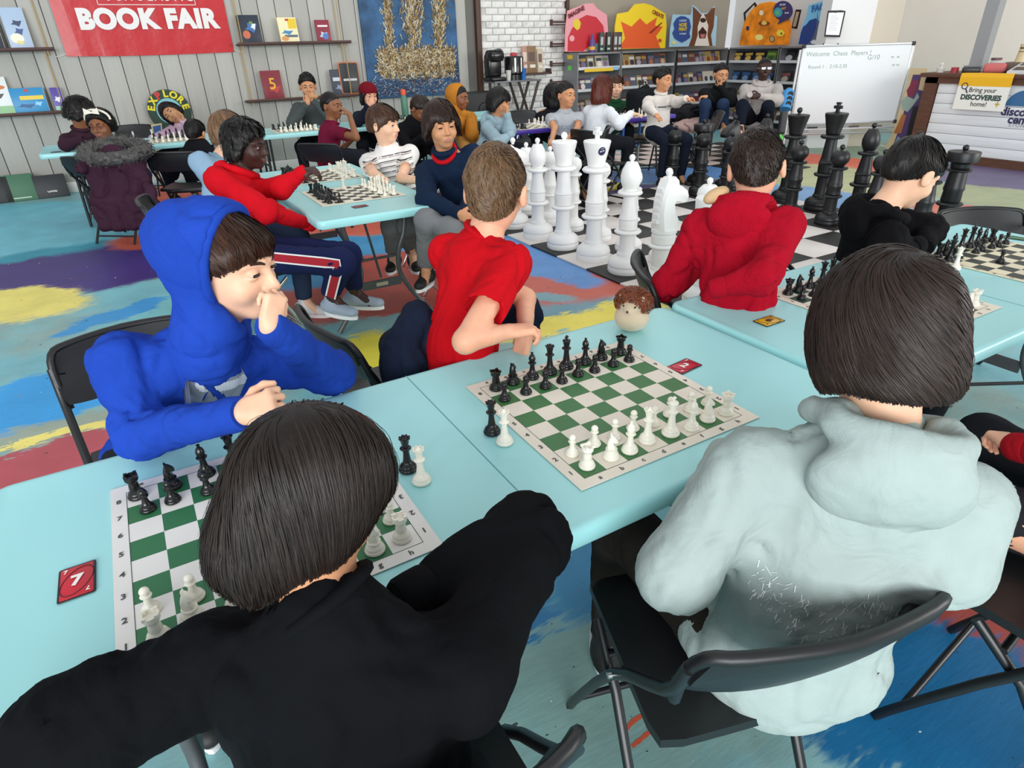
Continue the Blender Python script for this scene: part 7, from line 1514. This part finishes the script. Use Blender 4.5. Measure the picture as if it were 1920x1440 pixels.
t, c, b_ = board('picture_frame', 'small yellow framed blue picture standing beside the lilac top', 'picture', [('frame', [(283, 234), (303, 231), (306, 262), (289, 264)], 'D8C890'), ('print', [(286, 237), (301, 234), (303, 258), (291, 260)], '2A5A9A'), ('print', [(289, 250), (300, 244), (302, 256), (292, 258)], '8AB0D8')], 8.75)
# ---- boxed games leaning at the foot of the wall
for k, (px_, w_, h, col_, lab) in enumerate(((-4, .24, .30, '15171A', 'black boxed game cut by the left edge at the foot of the wall'), (37, .32, .31, '3E6E50', 'green boxed game with pale map shape at the foot of the wall'), (97, .34, .27, '1D2023', 'black boxed game with a red roundel at the foot of the wall'))):
    t = thing('boxed_game', lab, 'box', (ont(px_, 355, 9.86)[0], 9.86, 0)); ln = .22; fx_ = .70; Rl = np.array([[1, 0, 0], [0, math.cos(ln), math.sin(ln)], [0, -math.sin(ln), math.cos(ln)]])
    mb = MB(); mb.rbox((0, .015, h/2), (w_, .06, h), .004, 0, Rl); obj('carton', mb, P_(col_, .5), t)
    mb = MB()
    if k == 1:
        mb.add([(-.09, -.0200, .17), (-.03, -.0200, .12), (.03, -.0200, .15), (.08, -.0200, .19), (.04, -.0200, .24), (.06, -.0200, .32), (-.01, -.0200, .28), (-.07, -.0200, .33), (-.06, -.0200, .24)], [tuple(range(9))], 0, Rl); mb.v = [v*np.array([.72, 1, .72]) for v in mb.v]; obj('map_print', mb, P_('C8D6C4', .6), t, smooth=False)
        mb = MB(); mb.box((0, -.0200, .05), (.26, .001, .018), 0, Rl); mb.box((-.02, -.0200, .395), (.2, .001, .014), 0, Rl); mb.v = [v*np.array([.72, 1, .72]) for v in mb.v]; obj('title_print', mb, P_('B8D0B8', .6), t, smooth=False)
    if k == 2:
        n = 20; mb.add([(.075*math.cos(2*math.pi*q/n), -.0200, .235+.075*math.sin(2*math.pi*q/n)) for q in range(n)], [tuple(range(n))], 0, Rl); mb.v = [v*np.array([.7, 1, .7]) for v in mb.v]; obj('roundel', mb, P_('C8BCA8', .6), t, smooth=False)
        mb = MB(); mb.add([(.06*math.cos(2*math.pi*q/n), -.0210, .24+.055*math.sin(2*math.pi*q/n)) for q in range(n)], [tuple(range(n))], 0, Rl); mb.v = [v*np.array([.7, 1, .7]) for v in mb.v]; obj('roundel', mb, P_('9A2A2C', .6), t, smooth=False)
        mb = MB(); mb.box((0, -.0220, .195), (.17, .001, .024), 0, Rl); add_text(mb, 'GAME', .055, Rl@np.array((0, -.0220, .11)), (1, 0, 0), Rl@np.array((0, 0, 1)), bold=.002); mb2 = mb; mb.v = [v*np.array([.7, 1, .7]) for v in mb.v]; obj('title_print', mb2, P_('D8D4CC', .6), t, smooth=False)
# ---- coffee corner by the brick panel
t = thing('coffee_table', 'narrow dark side table with crossed legs holding the coffee machine', 'table', (5.95, 9.72, 0)); tw_ = ont(905, 150, 9.7); te = ont(1000, 148, 9.7); zt = te[2]
mb = MB(); mb.rbox((0, 0, zt-.012), (te[0]-5.35+.1, .4, .024), .004); t.location.x = (5.35+te[0])/2; obj('table_top', mb, P_('6A6A6C', .3), t); tx = (te[0]-5.35)/2
for sy in (-1, 1):
    for a, b2 in (((tx+.02, .92), (tx-.34, .05)), ((tx-.36, .92), (tx+.0, .05))): mb = MB(); mb.tube([(a[0], sy*.15, zt-.02), (b2[0], sy*.15, .02)], .022, 6); obj('leg', mb, P_('3A2A24', .5), t)
    mb = MB(); mb.tube([(-tx+.05, sy*.15, zt-.02), (-tx+.1, sy*.15, .02)], .022, 6); obj('leg', mb, P_('3A2A24', .5), t)
def px_at(px, t_): return ont(px, 120, t_)[0]
bx = px_at(926, 9.7); t = thing('coffee_machine', 'black pod coffee machine with rounded head on the side table', 'appliance', (bx, 9.68, zt)); mb = MB(); mb.rbox((0, 0, .03), (.26, .30, .06), .02); obj('drip_base', mb, P_('101012', .3), t); mb = MB(); mb.rbox((0, .06, .22), (.24, .18, .34), .04); obj('body', mb, P_('141416', .25), t); mb = MB(); mb.rbox((0, -.01, .36), (.25, .26, .17), .06); obj('brew_head', mb, P_('1A1A1C', .2), t); mb = MB(); mb.tube([(-.06, -.13, .44), (0, -.15, .45), (.06, -.13, .44)], .012, 6); obj('handle', mb, P_('5A5A5C', .3), t)
bx = px_at(962, 9.7); t = thing('coffee_brewer', 'black drum shaped brewer with chrome stripes beside the coffee machine', 'appliance', (bx, 9.68, zt)); mb = MB(); mb.lathe([(0, 0), (.13, 0), (.13, .08), (.10, .09), (.15, .10), (.155, .33), (.14, .345), (0, .35)], 22); obj('drum', mb, P_('151517', .25), t); mb = MB(); mb.box((-.06, -.146, .22), (.03, .012, .20)); mb.box((.05, -.148, .22), (.02, .012, .20)); obj('chrome_stripe', mb, chrome, t, smooth=False); mb = MB(); mb.lathe([(0, .35), (.06, .35), (.05, .39), (0, .40)], 14); obj('lid_knob', mb, P_('B8303A', .4), t)
bx = px_at(981, 9.6); t = thing('paper_cup', 'blue cup on the right end of the side table', 'cup', (bx, 9.60, zt)); mb = MB(); mb.lathe([(.036, 0), (.05, .16), (.052, .165), (.046, .165), (.032, .01)], 16); obj('cup', mb, P_('1E66B4', .5), t)
bx = px_at(952, 9.6); t = thing('paper_cup', 'white cup in front of the black coffee machine', 'cup', (bx, 9.58, zt)); mb = MB(); mb.lathe([(.032, 0), (.045, .15), (.041, .15), (.03, .01)], 16); obj('cup', mb, P_('C9C7C2', .5), t)
t = thing('wall_shelf', 'short dark shelf on the brick panel with books above the cups', 'shelf', (px_at(1002, 10.0), TW-.03, 1.11)); mb = MB(); mb.rbox((0, -.06, 0), (.62, .16, .03), .004); mb.box((.29, -.06, .03), (.02, .16, .08)); obj('board', mb, wood, t)
for k, (dx, c1, c2, w_, h) in enumerate(((-.20, 'B88A7A', 'D8C8B8', .10, .40), (-.07, '8A6A4A', '5A4038', .18, .40), (.10, 'C8B8A0', '6E4A3A', .10, .36))): book('paperback', ('pinkish book standing left on the short brick shelf', 'brown book face out in the middle of the short brick shelf', 'tan book standing right on the short brick shelf')[k], 'book', (px_at(1002, 10.0)+dx, TW-.12, 1.125), 0, w_, h, .03, c1, [(c2, 0, .6, .7, .35, 'r'), ('E0D8CC', .1, .25, .6, .12, 'r')], None, lean=.06)
def speaker_box(lab, px, tt, w_, h, d_, base=0):
    x = px_at(px, tt); t = thing('loudspeaker', lab, 'speaker', (x, tt, base)); mb = MB(); mb.rbox((0, 0, h/2), (w_, d_, h), .02); obj('cabinet', mb, P_('121214', .5), t); return t
t = speaker_box('tall black loudspeaker cabinet standing below the blue painting', 893, 9.45, .60, .92, .40)
for z, r in ((.30, .16), (.68, .10)): mb = MB(); mb.lathe([(0, .0), (r*.4, .012), (r*.9, .004), (r, .016), (r*1.05, 0)], 20, 0, np.array([[1, 0, 0], [0, 0, -1], [0, 1, 0.]]), (0, -.2, z)); obj('cone', mb, P_('1E1E22', .5), t)
mb = MB(); mb.lathe([(0, 0), (.018, 0), (.016, .01), (0, .012)], 10, 0, np.array([[1, 0, 0], [0, 0, -1], [0, 1, 0.]]), (.02, -.2, .50)); obj('power_light', mb, M('led_white', 'FFFFFF', .4, emit=((1, 1, 1), 2)), t)
t = speaker_box('portable black speaker with a glowing coloured ring under the side table', 971, 9.3, .33, .45, .26)
mb = MB(); mb.tube([(-.11, 0, .44), (-.11, 0, .58), (.11, 0, .58), (.11, 0, .44)], .016, 6); obj('handle', mb, P_('1A1A1C', .5), t)
mb = MB(); mb.lathe([(0, .0), (.05, .012), (.10, .004), (.105, .012), (.11, 0)], 20, 0, np.array([[1, 0, 0], [0, 0, -1], [0, 1, 0.]]), (0, -.13, .20)); obj('cone', mb, P_('242428', .5), t)
cols = [(0, (.1, .2, 1)), (1, (.05, .6, 1)), (2, (.1, 1, .5)), (3, (.3, .6, .8)), (4, (.35, .35, .9)), (5, (.2, .1, 1))]
for k, c_ in cols: mb = MB(); mb.tube([(.125*math.cos(R(-90+60*k+q*10)), -.135, .20+.125*math.sin(R(-90+60*k+q*10))) for q in range(7)], .009, 6); obj('light_ring', mb, M('ring_light_%d' % k, '404040', .4, emit=(c_, 1.6)), t)
# ---- green flask on the wall table
fp = onz(759, 222, TZ); fp = np.array([fp[0], min(fp[1], 8.35), TZ]); fp = np.array([*ont(759, 205, 8.2)[:2], TZ]); t = thing('water_bottle', 'tall green flask with an orange cap on the wall table', 'bottle', fp); mb = MB(); mb.lathe([(.038, 0), (.042, .01), (.042, .24), (.03, .27), (.028, .28)], 16); obj('flask', mb, P_('4E7E6A', .4), t); mb = MB(); mb.lathe([(.032, .28), (.034, .33), (.02, .345), (0, .35)], 16); obj('cap', mb, P_('D8522C', .5), t)
# ---- backpack on the chair between purple table and cases, bag near the floor board
FB_ = Field(); c_ = at(1203, 198, 7.9); FB_.rbox(c_, (.20, .12, .20), .08); FB_.cap(c_+UPV*.2, c_+UPV*.22+RGT*.05, .03, k=.05); FB_.fn(wrinkle(.012, np.eye(3), (9, 9, 9), 1), 0, '~'); V, Q = FB_.mesh(.014); t = thing('backpack', 'black backpack standing on a chair right of the green T-shirt', 'bag', c_); link('bag_body', vq_mesh('bag', V-c_, Q, cloth('1A1C20')), t); mb = MB(); mb.tube([np.array((-.06, 0, .2)), np.array((-.04, 0, .27)), np.array((.04, 0, .27)), np.array((.06, 0, .2))], .010, 6); obj('grab_handle', mb, P_('101012', .6), t)
chair('black folding chair carrying the backpack beyond the purple table', tuple(c_[:2]), nrm(-FWD))
FB_ = Field(); c_ = at(1300, 235, 8.9); FB_.ell(c_, (.32, .25, .12)); FB_.fn(wrinkle(.04, np.eye(3), (8, 8, 8), 4), 0, '~'); V, Q = FB_.mesh(.018); tag(link('crumpled_bag', vq_mesh('bag', V-c_, Q, cloth('B89A94', .5)), None, c_-UPV*0), 'crumpled pink-grey bag on the floor before the book cases', 'bag')
FB_ = Field(); c_ = at(1288, 215, 9.0); FB_.ell(c_, (.28, .22, .15)); FB_.fn(wrinkle(.05, np.eye(3), (8, 8, 8), 7), 0, '~'); V, Q = FB_.mesh(.018); tag(link('dark_bag', vq_mesh('bag', V-c_, Q, cloth('1C1C20', .6)), None, c_), 'dark rucksack heaped left of the bearded man', 'bag')
# ---- blue scooter style toy leaning by the whiteboard
c_ = at(1473, 225, 8.5); t = thing('balance_toy', 'tall blue and grey toy with three black holes leaning by the whiteboard', 'toy', (c_[0], c_[1], 0)); q = lambda px, py: at(px, py, 8.5)-np.array([c_[0], c_[1], 0])
mb = MB(); mb.tube([q(1479, 172), q(1472, 205)], .075, 10); mb.tube([q(1479, 172), q(1480, 166)], [.07, .03], 10); obj('blue_panel', mb, P_('3A8CC8', .4), t)
for y in (176, 185, 194): mb = MB(); p_ = q(1479-(y-172)*.22, y)-FWD*.07; mb.lathe([(0, 0), (.038, 0), (.036, .015), (0, .012)], 12, 0, np.stack([RGT, UPV, -FWD], 1), p_); obj('hole_ring', mb, P_('141A24', .4), t)
mb = MB(); mb.tube([q(1470, 212), q(1464, 250)], .05, 8); obj('grey_shaft', mb, P_('3A3C40', .5), t); mb = MB(); mb.tube([q(1459, 256), q(1466, 262)], [.05, .03], 7); obj('green_foot', mb, P_('4ACB3A', .4), t)
